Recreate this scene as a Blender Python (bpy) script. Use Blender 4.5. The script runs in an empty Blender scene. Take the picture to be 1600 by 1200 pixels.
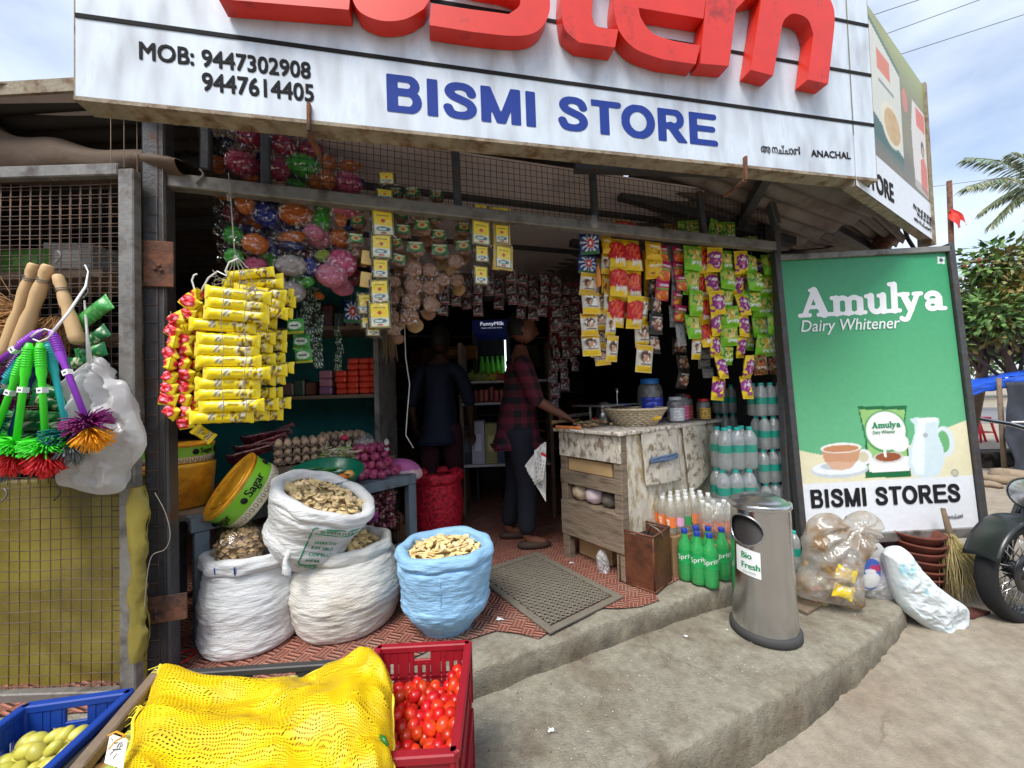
import bpy, math, random
import numpy as np
from mathutils import Vector, Matrix, noise as mnoise

SC = bpy.context.scene
COL = SC.collection
RND = random.Random(7)
EYE = 1.40
# ---------------------------------------------------------------- camera
cam_d = bpy.data.cameras.new("camera")
cam = bpy.data.objects.new("camera", cam_d)
COL.objects.link(cam)
SC.camera = cam
cam_d.sensor_width = 36.0
cam_d.lens = 13.5
cam_d.clip_start = 0.02
cam_d.clip_end = 2000
PITCH, ROLL = math.radians(1.53), math.radians(1.75)
CM = Matrix.Rotation(math.radians(90) + PITCH, 3, 'X') @ Matrix.Rotation(-ROLL, 3, 'Z')
cam.matrix_world = Matrix.Translation((0, 0, EYE)) @ CM.to_4x4()
# ---------------------------------------------------------------- world: sky with thin cloud
SUN_EL, SUN_ROT = math.radians(58), math.radians(205)
world = bpy.data.worlds.new("World")
SC.world = world
world.use_nodes = True
wn, wl = world.node_tree.nodes, world.node_tree.links
bg = wn['Background']
bg.inputs['Strength'].default_value = 0.12
sky = wn.new('ShaderNodeTexSky')
sky.sky_type = 'NISHITA'
sky.sun_disc = False
sky.sun_elevation = SUN_EL
sky.sun_rotation = SUN_ROT
sky.dust_density = 2.0
tc = wn.new('ShaderNodeTexCoord')
mp = wn.new('ShaderNodeMapping')
mp.inputs['Scale'].default_value = (1.2, 1.2, 2.4)
mp.inputs['Location'].default_value = (0.35, 0.1, 0.0)
nz = wn.new('ShaderNodeTexNoise')
nz.inputs['Scale'].default_value = 1.9
nz.inputs['Detail'].default_value = 7
nz.inputs['Roughness'].default_value = 0.5
rp = wn.new('ShaderNodeValToRGB')
rp.color_ramp.elements[0].position = 0.36
rp.color_ramp.elements[0].color = (.2, .2, .2, 1)
rp.color_ramp.elements[1].position = 0.70
rp.color_ramp.elements[1].color = (.97, .97, .97, 1)
mx = wn.new('ShaderNodeMixRGB')
mx.inputs['Color2'].default_value = (5.4, 5.8, 6.3, 1)
wl.new(tc.outputs['Generated'], mp.inputs['Vector'])
wl.new(mp.outputs['Vector'], nz.inputs['Vector'])
wl.new(nz.outputs['Fac'], rp.inputs['Fac'])
wl.new(rp.outputs['Color'], mx.inputs['Fac'])
wl.new(sky.outputs['Color'], mx.inputs['Color1'])
wl.new(mx.outputs['Color'], bg.inputs['Color'])
sun_d = bpy.data.lights.new("sun", 'SUN')
sun_d.energy = 1.9
sun_d.angle = math.radians(24)
sun_d.color = (1.0, 0.96, 0.9)
sun = bpy.data.objects.new("sun", sun_d)
COL.objects.link(sun)
_sd = Vector((math.sin(SUN_ROT) * math.cos(SUN_EL), math.cos(SUN_ROT) * math.cos(SUN_EL), math.sin(SUN_EL)))
sun.rotation_euler = _sd.to_track_quat('Z', 'Y').to_euler()
SC.view_settings.view_transform = 'Standard'
SC.view_settings.look = 'None'
SC.view_settings.exposure = 0.98
SC.view_settings.gamma = 1
SC.cycles.max_bounces = 8
SC.cycles.transparent_max_bounces = 16
SC.cycles.transmission_bounces = 6

# ---------------------------------------------------------------- measuring helpers
def ray(x, y):
	return CM @ Vector(((x - 800) / 600.0, (600 - y) / 600.0, -1))
def at(x, y, depth):
	return Vector((0, 0, EYE)) + ray(x, y) * depth
def onz(x, y, z):
	r = ray(x, y)
	return Vector((0, 0, EYE)) + r * ((z - EYE) / r.z)
def onp(x, y, P0, N):
	r = ray(x, y)
	return Vector((0, 0, EYE)) + r * ((Vector(P0) - Vector((0, 0, EYE))).dot(N) / r.dot(N))
ZF = 0.35            # shop floor
ZP = 0.235           # lower pavement
FL = Vector((-1.36, 1.5, 0))
FU = Vector((3.01, 0.89, 0)).normalized()
FN = Vector((-FU.y, FU.x, 0))
UP = Vector((0, 0, 1))
def F(s, d, z):      # shop frame: along the front, inward, world height
	p = FL + FU * s + FN * d
	return Vector((p.x, p.y, z))
def onf(x, y, d=0.0):
	return onp(x, y, FL + FN * d, FN)
def basis(o, X, Y, Z):
	m = Matrix.Identity(4)
	for i, a in enumerate((X, Y, Z)):
		for r in range(3):
			m[r][i] = a[r]
	for r in range(3):
		m[r][3] = o[r]
	return m
def lookz(o, zdir, hint=(0, 0, 1)):     # local z along zdir
	Z = Vector(zdir).normalized()
	h = Vector(hint)
	if abs(Z.dot(h)) > .98: h = Vector((1, 0, 0))
	X = h.cross(Z).normalized()
	return basis(o, X, Z.cross(X), Z)
def T(x, y=0, z=0):
	return Matrix.Translation((x, y, z)) if not isinstance(x, Vector) else Matrix.Translation(x)
def RX(a): return Matrix.Rotation(a, 4, 'X')
def RY(a): return Matrix.Rotation(a, 4, 'Y')
def RZ(a): return Matrix.Rotation(a, 4, 'Z')
def SCL(x, y, z): return Matrix.Diagonal((x, y, z, 1))

# ---------------------------------------------------------------- colours and materials
def S(r, g, b):
	def f(c):
		c /= 255.0
		return c / 12.92 if c <= .04045 else ((c + .055) / 1.055) ** 2.4
	return (f(r), f(g), f(b))
MATS = {}
def mat(name, c=(.5, .5, .5), rough=.6, metal=0, var=.12, vs=8, c2=None, c2s=6, c2a=.45, c2b=.65, bump=0, bs=60,
		col=False, trans=0, coat=0, stretch=(1, 1, 1), ior=1.45, alpha=1, emit=0, sss=0, bstretch=None, rnd=0, aniso=0, speck=0):
	m = bpy.data.materials.new(name)
	m.use_nodes = True
	N, K = m.node_tree.nodes, m.node_tree.links
	b = N['Principled BSDF']
	b.inputs['Roughness'].default_value = rough
	b.inputs['Metallic'].default_value = metal
	b.inputs['IOR'].default_value = ior
	if trans: b.inputs['Transmission Weight'].default_value = trans
	if coat:
		b.inputs['Coat Weight'].default_value = coat
		b.inputs['Coat Roughness'].default_value = .15
	if sss:
		b.inputs['Subsurface Weight'].default_value = sss
		b.inputs['Subsurface Radius'].default_value = (.02, .02, .02)
	t = N.new('ShaderNodeTexCoord')
	mpn = N.new('ShaderNodeMapping')
	mpn.inputs['Scale'].default_value = stretch
	K.new(t.outputs['Object'], mpn.inputs['Vector'])
	def noi(s, det=5, vec=None):
		n = N.new('ShaderNodeTexNoise')
		n.inputs['Scale'].default_value = s
		n.inputs['Detail'].default_value = det
		n.inputs['Roughness'].default_value = .62
		K.new((vec or mpn.outputs['Vector']), n.inputs['Vector'])
		return n
	if col:
		a = N.new('ShaderNodeAttribute')
		a.attribute_name = 'Col'
		mm = N.new('ShaderNodeMixRGB')
		mm.blend_type = 'MULTIPLY'
		mm.inputs['Fac'].default_value = 1
		K.new(a.outputs['Color'], mm.inputs['Color1'])
		mm.inputs['Color2'].default_value = (*c, 1)
		cur = mm.outputs['Color']
	else:
		r = N.new('ShaderNodeRGB')
		r.outputs[0].default_value = (*c, 1)
		cur = r.outputs[0]
	if c2:
		n2 = noi(c2s, 8)
		rr = N.new('ShaderNodeValToRGB')
		rr.color_ramp.elements[0].position = c2a
		rr.color_ramp.elements[1].position = c2b
		K.new(n2.outputs['Fac'], rr.inputs['Fac'])
		mm = N.new('ShaderNodeMixRGB')
		K.new(rr.outputs['Color'], mm.inputs['Fac'])
		K.new(cur, mm.inputs['Color1'])
		mm.inputs['Color2'].default_value = (*c2, 1)
		cur = mm.outputs['Color']
	if var:
		n1 = noi(vs)
		rg = N.new('ShaderNodeMapRange')
		rg.inputs['From Min'].default_value = .25
		rg.inputs['From Max'].default_value = .75
		rg.inputs['To Min'].default_value = 1 - var
		rg.inputs['To Max'].default_value = 1 + var
		K.new(n1.outputs['Fac'], rg.inputs['Value'])
		hs = N.new('ShaderNodeHueSaturation')
		K.new(rg.outputs['Result'], hs.inputs['Value'])
		K.new(cur, hs.inputs['Color'])
		cur = hs.outputs['Color']
	if speck:      # pits and pale aggregate
		n3 = noi(speck, 3)
		r3 = N.new('ShaderNodeValToRGB')
		e_ = r3.color_ramp.elements
		e_[0].position = .34; e_[0].color = (.30, .29, .28, 1)
		e_[1].position = .68; e_[1].color = (2.0, 1.97, 1.9, 1)
		for p_, q_ in ((.43, .93), (.58, 1.06)):
			k_ = e_.new(p_); k_.color = (q_, q_, q_, 1)
		m3 = N.new('ShaderNodeMixRGB'); m3.blend_type = 'MULTIPLY'; m3.inputs[0].default_value = 1
		K.new(cur, m3.inputs[1]); K.new(r3.outputs[0], m3.inputs[2])
		cur = m3.outputs[0]
		vo = N.new('ShaderNodeTexVoronoi'); vo.feature = 'DISTANCE_TO_EDGE'; vo.inputs['Scale'].default_value = 1.15
		wv = N.new('ShaderNodeMixRGB'); wv.inputs[0].default_value = .12; nw = noi(5, 6)
		K.new(t.outputs['Object'], wv.inputs[1]); K.new(nw.outputs['Color'], wv.inputs[2]); K.new(wv.outputs[0], vo.inputs['Vector'])
		rv = N.new('ShaderNodeValToRGB'); rv.color_ramp.elements[0].color = (.35, .33, .3, 1); rv.color_ramp.elements[0].position = .0015; rv.color_ramp.elements[1].position = .005
		K.new(vo.outputs['Distance'], rv.inputs[0])
		m4 = N.new('ShaderNodeMixRGB'); m4.blend_type = 'MULTIPLY'; K.new(cur, m4.inputs[1]); K.new(rv.outputs[0], m4.inputs[2])
		n5 = noi(1.3, 2); r5 = N.new('ShaderNodeValToRGB'); r5.color_ramp.elements[0].position = .48; r5.color_ramp.elements[1].position = .6
		K.new(n5.outputs['Fac'], r5.inputs[0]); K.new(r5.outputs[0], m4.inputs[0])
		cur = m4.outputs[0]
	if rnd:      # each piece a little different
		oi = N.new('ShaderNodeObjectInfo')
		hs = N.new('ShaderNodeHueSaturation')
		for sock, lo, hi, k_ in (('Hue', .5 - rnd * .03, .5 + rnd * .03, 1.0), ('Value', 1 - rnd, 1 + rnd, 7.31)):
			mu_ = N.new('ShaderNodeMath'); mu_.operation = 'MULTIPLY'; K.new(oi.outputs['Random'], mu_.inputs[0]); mu_.inputs[1].default_value = k_
			fr_ = N.new('ShaderNodeMath'); fr_.operation = 'FRACT'; K.new(mu_.outputs[0], fr_.inputs[0])
			mr_ = N.new('ShaderNodeMapRange'); K.new(fr_.outputs[0], mr_.inputs['Value']); mr_.inputs['To Min'].default_value = lo; mr_.inputs['To Max'].default_value = hi
			K.new(mr_.outputs[0], hs.inputs[sock])
		K.new(cur, hs.inputs['Color'])
		cur = hs.outputs['Color']
	if aniso:
		b.inputs['Anisotropic'].default_value = aniso
	K.new(cur, b.inputs['Base Color'])
	if emit:
		K.new(cur, b.inputs['Emission Color'])
		b.inputs['Emission Strength'].default_value = emit
	if bump:
		v = None
		if bstretch:
			m2 = N.new('ShaderNodeMapping')
			m2.inputs['Scale'].default_value = bstretch
			K.new(t.outputs['Object'], m2.inputs['Vector'])
			v = m2.outputs['Vector']
		nb = noi(bs, 5, v)
		bu = N.new('ShaderNodeBump')
		bu.inputs['Strength'].default_value = min(1, bump)
		bu.inputs['Distance'].default_value = .01
		K.new(nb.outputs['Fac'], bu.inputs['Height'])
		K.new(bu.outputs['Normal'], b.inputs['Normal'])
	if alpha < 1:
		b.inputs['Alpha'].default_value = alpha
	MATS[name] = m
	return m
def film(name, c=(1, 1, 1), gloss=.14, rough=.12, haze=.0, dirt=None, bs=45, crease=0):
	"""thin clear plastic: mostly see-through, a share of glossy reflection and of milky haze"""
	m = bpy.data.materials.new(name)
	m.use_nodes = True
	N, K = m.node_tree.nodes, m.node_tree.links
	N.remove(N['Principled BSDF'])
	tr = N.new('ShaderNodeBsdfTransparent'); tr.inputs[0].default_value = (*c, 1)
	gl = N.new('ShaderNodeBsdfGlossy'); gl.inputs['Roughness'].default_value = rough
	df = N.new('ShaderNodeBsdfTranslucent'); df.inputs[0].default_value = (.85, .85, .85, 1)
	d2 = N.new('ShaderNodeBsdfDiffuse'); d2.inputs[0].default_value = (.8, .8, .8, 1)
	t = N.new('ShaderNodeTexCoord')
	n = N.new('ShaderNodeTexNoise'); n.inputs['Scale'].default_value = bs; n.inputs['Detail'].default_value = 4
	K.new(t.outputs['Object'], n.inputs['Vector'])
	bu = N.new('ShaderNodeBump'); bu.inputs['Strength'].default_value = .9; bu.inputs['Distance'].default_value = .01
	K.new(n.outputs['Fac'], bu.inputs['Height'])
	K.new(bu.outputs['Normal'], gl.inputs['Normal'])
	m1 = N.new('ShaderNodeMixShader'); m1.inputs[0].default_value = gloss
	K.new(tr.outputs[0], m1.inputs[1]); K.new(gl.outputs[0], m1.inputs[2])
	if crease:       # crumple lines in the film catch the light
		nc = N.new('ShaderNodeTexNoise'); nc.inputs['Scale'].default_value = crease; nc.inputs['Detail'].default_value = 2
		K.new(t.outputs['Object'], nc.inputs['Vector'])
		rc = N.new('ShaderNodeValToRGB'); e_ = rc.color_ramp.elements
		e_[0].position = .47; e_[0].color = (gloss, gloss, gloss, 1); e_[1].position = .53; e_[1].color = (gloss, gloss, gloss, 1)
		k_ = e_.new(.5); k_.color = (.34, .34, .34, 1)
		K.new(nc.outputs['Fac'], rc.inputs[0]); K.new(rc.outputs[0], m1.inputs[0])
	m2 = N.new('ShaderNodeMixShader'); m2.inputs[0].default_value = .5
	K.new(df.outputs[0], m2.inputs[1]); K.new(d2.outputs[0], m2.inputs[2])
	m3 = N.new('ShaderNodeMixShader'); m3.inputs[0].default_value = haze
	if haze > .1: K.new(bu.outputs['Normal'], d2.inputs['Normal']); K.new(bu.outputs['Normal'], df.inputs['Normal'])
	if dirt:
		nd = N.new('ShaderNodeTexNoise'); nd.inputs['Scale'].default_value = 8; nd.inputs['Detail'].default_value = 8
		K.new(t.outputs['Object'], nd.inputs['Vector'])
		rd = N.new('ShaderNodeValToRGB'); rd.color_ramp.elements[0].position = .45; rd.color_ramp.elements[1].position = .62
		rd.color_ramp.elements[0].color = (.8, .79, .76, 1); rd.color_ramp.elements[1].color = (*dirt, 1)
		K.new(nd.outputs['Fac'], rd.inputs[0]); K.new(rd.outputs[0], d2.inputs[0]); K.new(rd.outputs[0], df.inputs[0])
		mh = N.new('ShaderNodeMapRange'); K.new(nd.outputs['Fac'], mh.inputs['Value']); mh.inputs['From Min'].default_value = .4; mh.inputs['From Max'].default_value = .62; mh.inputs['To Min'].default_value = haze; mh.inputs['To Max'].default_value = min(.9, haze + .35)
		K.new(mh.outputs[0], m3.inputs[0])
	K.new(m1.outputs[0], m3.inputs[1]); K.new(m2.outputs[0], m3.inputs[2])
	K.new(m3.outputs[0], N['Material Output'].inputs[0])
	MATS[name] = m
	return m

# ---------------------------------------------------------------- mesh builder
class MB:
	def __init__(self): self.v = []; self.f = []; self.c = []; self.sm = []; self.cc = (1, 1, 1)
	def add(self, vs, fs, M=None, smooth=True, cols=None):
		k = len(self.v)
		for i, p in enumerate(vs):
			p = Vector(p)
			self.v.append(M @ p if M is not None else p)
			self.c.append(cols[i] if cols else self.cc)
		for f in fs:
			self.f.append(tuple(k + i for i in f)); self.sm.append(smooth)
		return self
	def box(self, size, M=None, bev=0.0):
		x, y, z = (a / 2 for a in size)
		if bev <= 0:
			vs = [(a * x, b * y, c * z) for a in (-1, 1) for b in (-1, 1) for c in (-1, 1)]
			return self.add(vs, [(0, 1, 3, 2), (4, 6, 7, 5), (0, 4, 5, 1), (2, 3, 7, 6), (0, 2, 6, 4), (1, 5, 7, 3)], M, False)
		b = min(bev, x * .9, y * .9, z * .9)
		vs = []; idx = {}
		for sx in (-1, 1):
			for sy in (-1, 1):
				for sz in (-1, 1):
					for ax in range(3):
						p = [sx * (x - b), sy * (y - b), sz * (z - b)]
						p[ax] = (sx * x, sy * y, sz * z)[ax]
						idx[(sx, sy, sz, ax)] = len(vs); vs.append(p)
		fs = []
		I = lambda s, a: idx[(s[0], s[1], s[2], a)]
		for ax in range(3):
			o = [i for i in range(3) if i != ax]
			for s in (-1, 1):
				q = []
				for a, c in ((-1, -1), (1, -1), (1, 1), (-1, 1)):
					t = [0, 0, 0]; t[ax] = s; t[o[0]] = a; t[o[1]] = c
					q.append(I(t, ax))
				fs.append(q)
			for a in (-1, 1):
				for c in (-1, 1):
					t0 = [0, 0, 0]; t1 = [0, 0, 0]
					t0[ax] = -1; t1[ax] = 1
					for t in (t0, t1): t[o[0]] = a; t[o[1]] = c
					fs.append([I(t0, o[0]), I(t1, o[0]), I(t1, o[1]), I(t0, o[1])])
		for sx in (-1, 1):
			for sy in (-1, 1):
				for sz in (-1, 1):
					fs.append([I((sx, sy, sz), a) for a in range(3)])
		return self.add(vs, fs, M, False)
	def bar(self, a, b, w, h=None, bev=.0, hint=(0, 0, 1)):       # box beam between two points
		a, b = Vector(a), Vector(b)
		return self.box((w, h or w, (b - a).length), lookz((a + b) / 2, b - a, hint), bev)
	def tube(self, pts, r, n=8, cap=True, M=None, close=False):
		pts = [Vector(p) for p in pts]
		m = len(pts)
		vs, fs = [], []
		prev = None
		for i, p in enumerate(pts):
			t = (pts[(i + 1) % m] - pts[i - 1]) if close else (pts[min(i + 1, m - 1)] - pts[max(i - 1, 0)])
			if t.length < 1e-9: t = Vector((0, 0, 1))
			t.normalize()
			if prev is None:
				h = Vector((0, 0, 1)) if abs(t.z) < .9 else Vector((1, 0, 0))
				X = t.cross(h).normalized()
			else:
				X = (prev - t * prev.dot(t))
				X = X.normalized() if X.length > 1e-6 else t.orthogonal().normalized()
			prev = X
			Y = t.cross(X)
			rr = r[i] if isinstance(r, (list, tuple)) else r
			for k in range(n):
				a = 2 * math.pi * k / n
				vs.append(p + X * (rr * math.cos(a)) + Y * (rr * math.sin(a)))
		for i in range(m if close else m - 1):
			for k in range(n):
				j = (i + 1) % m
				fs.append((i * n + k, i * n + (k + 1) % n, j * n + (k + 1) % n, j * n + k))
		if cap and not close:
			fs.append(tuple(range(n - 1, -1, -1))); fs.append(tuple((m - 1) * n + k for k in range(n)))
		return self.add(vs, fs, M)
	def lathe(self, prof, n=24, M=None, wob=None, sx=1, sy=1, cap=False):
		vs, fs = [], []
		m = len(prof)
		for i, (r, z) in enumerate(prof):
			for k in range(n):
				a = 2 * math.pi * k / n
				rr = r * (wob(a, i / (m - 1)) if wob else 1)
				vs.append((rr * math.cos(a) * sx, rr * math.sin(a) * sy, z))
		for i in range(m - 1):
			for k in range(n):
				fs.append((i * n + k, i * n + (k + 1) % n, (i + 1) * n + (k + 1) % n, (i + 1) * n + k))
		if cap:
			fs.append(tuple(range(n - 1, -1, -1))); fs.append(tuple((m - 1) * n + k for k in range(n)))
		return self.add(vs, fs, M)
	def ball(self, rx, ry, rz, M=None, n=12, m=8, fn=None):
		vs = [(0, 0, -rz)]; fs = []
		for i in range(1, m):
			t = math.pi * i / m
			for k in range(n):
				a = 2 * math.pi * k / n
				p = Vector((math.sin(t) * math.cos(a), math.sin(t) * math.sin(a), -math.cos(t)))
				q = fn(p) if fn else 1
				vs.append((p.x * rx * q, p.y * ry * q, p.z * rz * q))
		vs.append((0, 0, rz))
		for k in range(n):
			fs.append((0, 1 + (k + 1) % n, 1 + k))
			fs.append((len(vs) - 1, 1 + (m - 2) * n + k, 1 + (m - 2) * n + (k + 1) % n))
		for i in range(m - 2):
			for k in range(n):
				a = 1 + i * n
				fs.append((a + k, a + (k + 1) % n, a + n + (k + 1) % n, a + n + k))
		return self.add(vs, fs, M)
	def grid(self, fn, nu, nv, M=None, colf=None, closeu=False, smooth=True):
		vs, fs, cs = [], [], []
		for j in range(nv + 1):
			for i in range(nu + (0 if closeu else 1)):
				vs.append(fn(i / nu, j / nv))
				if colf: cs.append(colf(i / nu, j / nv))
		w = nu + (0 if closeu else 1)
		for j in range(nv):
			for i in range(nu):
				i2 = (i + 1) % w
				fs.append((j * w + i, j * w + i2, (j + 1) * w + i2, (j + 1) * w + i))
		return self.add(vs, fs, M, smooth, cs or None)
	def prism(self, poly, h, M=None):       # 2d polygon in xy extruded to z=h
		n = len(poly)
		vs = [(p[0], p[1], 0) for p in poly] + [(p[0], p[1], h) for p in poly]
		fs = [tuple(range(n - 1, -1, -1)), tuple(range(n, 2 * n))]
		fs += [(i, (i + 1) % n, n + (i + 1) % n, n + i) for i in range(n)]
		return self.add(vs, fs, M, False)
	def mesh(self, name):
		me = bpy.data.meshes.new(name)
		me.from_pydata([tuple(v) for v in self.v], [], self.f)
		me.polygons.foreach_set('use_smooth', self.sm)
		if any(c != (1, 1, 1) for c in self.c):
			a = me.color_attributes.new('Col', 'FLOAT_COLOR', 'POINT')
			arr = np.ones((len(self.v), 4), dtype=np.float32)
			arr[:, :3] = np.array([c[:3] for c in self.c], dtype=np.float32)
			a.data.foreach_set('color', arr.ravel())
		me.validate()
		me.update()
		return me
	def build(self, name, m, parent=None, world=True, org=None, sol=0, auto=None):
		"""verts in world coords (world=True) are moved into the parent's space; org sets a top-level origin"""
		if parent is not None and world:
			W = wm(parent).inverted()
			self.v = [W @ p for p in self.v]
		elif org is not None:
			org = Vector(org)
			self.v = [p - org for p in self.v]
		me = self.mesh(name)
		me.materials.append(m if not isinstance(m, str) else MATS[m])
		o = bpy.data.objects.new(name, me)
		COL.objects.link(o)
		if parent is not None: o.parent = parent
		elif org is not None: o.location = org
		if sol:
			s = o.modifiers.new('s', 'SOLIDIFY'); s.thickness = sol; s.offset = 0
		return o
def wm(o):
	m = o.matrix_basis.copy()
	while o.parent is not None:
		o = o.parent
		m = o.matrix_basis @ m
	return m
def tag(o, label=None, cat=None, group=None, kind=None):
	if label: o['label'] = label
	if cat: o['category'] = cat
	if group: o['group'] = group
	if kind: o['kind'] = kind
	return o
def thing(name, label, cat, loc=(0, 0, 0), group=None, M=None):
	o = bpy.data.objects.new(name, None)
	o.empty_display_size = .05
	COL.objects.link(o)
	if M is not None: o.matrix_basis = M
	else: o.location = loc
	return tag(o, label, cat, group)
def dup(src, M, label=None, group=None, parent=None):
	c = src.copy()
	COL.objects.link(c)
	c.parent = parent
	if M is not None: c.matrix_basis = M
	if label: c['label'] = label
	if group: c['group'] = group
	for ch in src.children:
		dup(ch, None, None, None, c)
	return c
def base_of(mb):
	v = mb.v
	return Vector((sum(p.x for p in v) / len(v), sum(p.y for p in v) / len(v), min(p.z for p in v)))
def one(mb, name, m, label, cat, group=None, sol=0, kind=None):      # single-mesh thing, origin at its base
	o = mb.build(name, m, org=base_of(mb), sol=sol)
	return tag(o, label, cat, group, kind)

# ---------------------------------------------------------------- printed sheets (vertex colour), numpy paint
def panel_obj(name, nx, ny, P00, P10, P01, paint, m, parent, zf=None, thick=0.0):
	P00, P10, P01 = Vector(P00), Vector(P10), Vector(P01)
	W = wm(parent).inverted() if parent is not None else Matrix.Identity(4)
	u, v = np.meshgrid(np.linspace(0, 1, nx + 1), np.linspace(0, 1, ny + 1))
	a, b, o = (np.array(t) for t in (P10 - P00, P01 - P00, P00))
	pts = o + u[..., None] * a + v[..., None] * b
	if zf is not None:
		n = np.cross(a, b); n /= np.linalg.norm(n)
		pts = pts + zf(u, v)[..., None] * n
	pts = pts.reshape(-1, 3)
	Wn = np.array(W)
	pts = pts @ Wn[:3, :3].T + Wn[:3, 3]
	ii = np.arange((nx + 1) * (ny + 1)).reshape(ny + 1, nx + 1)
	q = np.stack([ii[:-1, :-1], ii[:-1, 1:], ii[1:, 1:], ii[1:, :-1]], -1).reshape(-1, 4)
	me = bpy.data.meshes.new(name)
	me.from_pydata(pts.tolist(), [], q.tolist())
	me.polygons.foreach_set('use_smooth', [True] * len(q))
	c = np.ones((pts.shape[0], 4), dtype=np.float32)
	c[:, :3] = paint(u, v).reshape(-1, 3)
	at_ = me.color_attributes.new('Col', 'FLOAT_COLOR', 'POINT')
	at_.data.foreach_set('color', c.ravel())
	me.materials.append(MATS[m] if isinstance(m, str) else m)
	ob = bpy.data.objects.new(name, me)
	COL.objects.link(ob)
	ob.parent = parent
	return ob
def fill(shape, c): return np.ones(shape + (3,)) * np.array(c)
def blend(img, mask, c):
	mask = np.clip(mask, 0, 1)[..., None]
	return img * (1 - mask) + np.array(c) * mask
def ell(u, v, cx, cy, rx, ry, soft=.12):
	d = np.sqrt(((u - cx) / rx) ** 2 + ((v - cy) / ry) ** 2)
	return np.clip((1 - d) / soft + .5, 0, 1)
def rect(u, v, x0, x1, y0, y1, soft=.004):
	return np.clip((u - x0) / soft + .5, 0, 1) * np.clip((x1 - u) / soft + .5, 0, 1) * np.clip((v - y0) / soft + .5, 0, 1) * np.clip((y1 - v) / soft + .5, 0, 1)
def capd(u, v, a, b):
	ax, ay = a; bx, by = b
	dx, dy = bx - ax, by - ay
	t = np.clip(((u - ax) * dx + (v - ay) * dy) / (dx * dx + dy * dy + 1e-12), 0, 1)
	return np.hypot(u - ax - t * dx, v - ay - t * dy)
def polymask(u, v, poly):
	ins = np.zeros(u.shape, bool)
	n = len(poly)
	for i in range(n):
		x0, y0 = poly[i]; x1, y1 = poly[(i + 1) % n]
		if y0 == y1: continue
		c = ((y0 > v) != (y1 > v)) & (u < (x1 - x0) * (v - y0) / (y1 - y0) + x0)
		ins ^= c
	return ins.astype(float)
VS = [0]
def vnoise(u, v, s, seed=0):
	"""cheap value noise"""
	r = np.random.RandomState(seed + VS[0])
	g = r.rand(64, 64)
	x, y = u * s, v * s
	xi, yi = np.floor(x).astype(int), np.floor(y).astype(int)
	fx, fy = x - xi, y - yi
	fx, fy = fx * fx * (3 - 2 * fx), fy * fy * (3 - 2 * fy)
	G = lambda a, b: g[a % 64, b % 64]
	return (G(xi, yi) * (1 - fx) + G(xi + 1, yi) * fx) * (1 - fy) + (G(xi, yi + 1) * (1 - fx) + G(xi + 1, yi + 1) * fx) * fy

# ---------------------------------------------------------------- stroke lettering and text
def strokes_mesh(mb, strokes, M, h, z0=0.0, res=.02, cut=None):
	"""union of capsule strokes [(points, radius)], extruded from z0 to z0+h, in a 2d unit space mapped by M"""
	xs = [p[0] for st in strokes for p in st[0]]; ys = [p[1] for st in strokes for p in st[0]]
	R = max(st[1] for st in strokes) + 2 * res
	x0, x1, y0, y1 = min(xs) - R, max(xs) + R, min(ys) - R, max(ys) + R
	nx, ny = int((x1 - x0) / res) + 1, int((y1 - y0) / res) + 1
	u, v = np.meshgrid(x0 + res * np.arange(nx + 1), y0 + res * np.arange(ny + 1))
	d = np.full(u.shape, 9.0)
	for pts, r, *butt in strokes:
		if butt:
			for (ax, ay), (bx, by) in zip(pts, pts[1:]):
				L = math.hypot(bx - ax, by - ay); tx, ty = (bx - ax) / L, (by - ay) / L
				d = np.minimum(d, np.maximum(np.abs((u - (ax + bx) / 2) * tx + (v - (ay + by) / 2) * ty) - L / 2, np.abs(-(u - ax) * ty + (v - ay) * tx) - r))
		elif len(pts) == 1: d = np.minimum(d, np.hypot(u - pts[0][0], v - pts[0][1]) - r)
		for a, b in zip(pts, pts[1:]): d = np.minimum(d, capd(u, v, a, b) - r)
	if cut is not None: d = np.maximum(d, cut(u, v))
	key = {}; vs = []; fs = []; cnt = {}
	def vid(k, x, y):
		if k not in key: key[k] = len(vs); vs.append((x, y))
		return key[k]
	ins = d < 0
	for j in range(ny):
		for i in range(nx):
			cs = ((i, j), (i + 1, j), (i + 1, j + 1), (i, j + 1))
			s = [ins[b, a] for a, b in cs]
			if not any(s): continue
			f = []
			for k in range(4):
				(a, b), (a2, b2) = cs[k], cs[(k + 1) % 4]
				if s[k]: f.append(vid((a, b), u[b, a], v[b, a]))
				if s[k] != s[(k + 1) % 4]:
					d0, d1 = d[b, a], d[b2, a2]
					t = d0 / (d0 - d1); t = min(.97, max(.03, t))
					f.append(vid(tuple(sorted(((a, b), (a2, b2)))), u[b, a] + t * (u[b2, a2] - u[b, a]), v[b, a] + t * (v[b2, a2] - v[b, a])))
			if len(f) >= 3:
				fs.append(f)
				for k in range(len(f)):
					e = (f[k], f[(k + 1) % len(f)])
					cnt[e] = cnt.get(e, 0) + 1
	top = [(x, y, z0 + h) for x, y in vs]
	mb.add(top, fs, M, False)
	if h > 0:
		walls = [e for e in cnt if (e[1], e[0]) not in cnt]
		n = len(vs)
		mb.add(top + [(x, y, z0) for x, y in vs], [(a, n + a, n + b, b) for a, b in walls], M, False)
	return mb
_txt = {}
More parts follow.
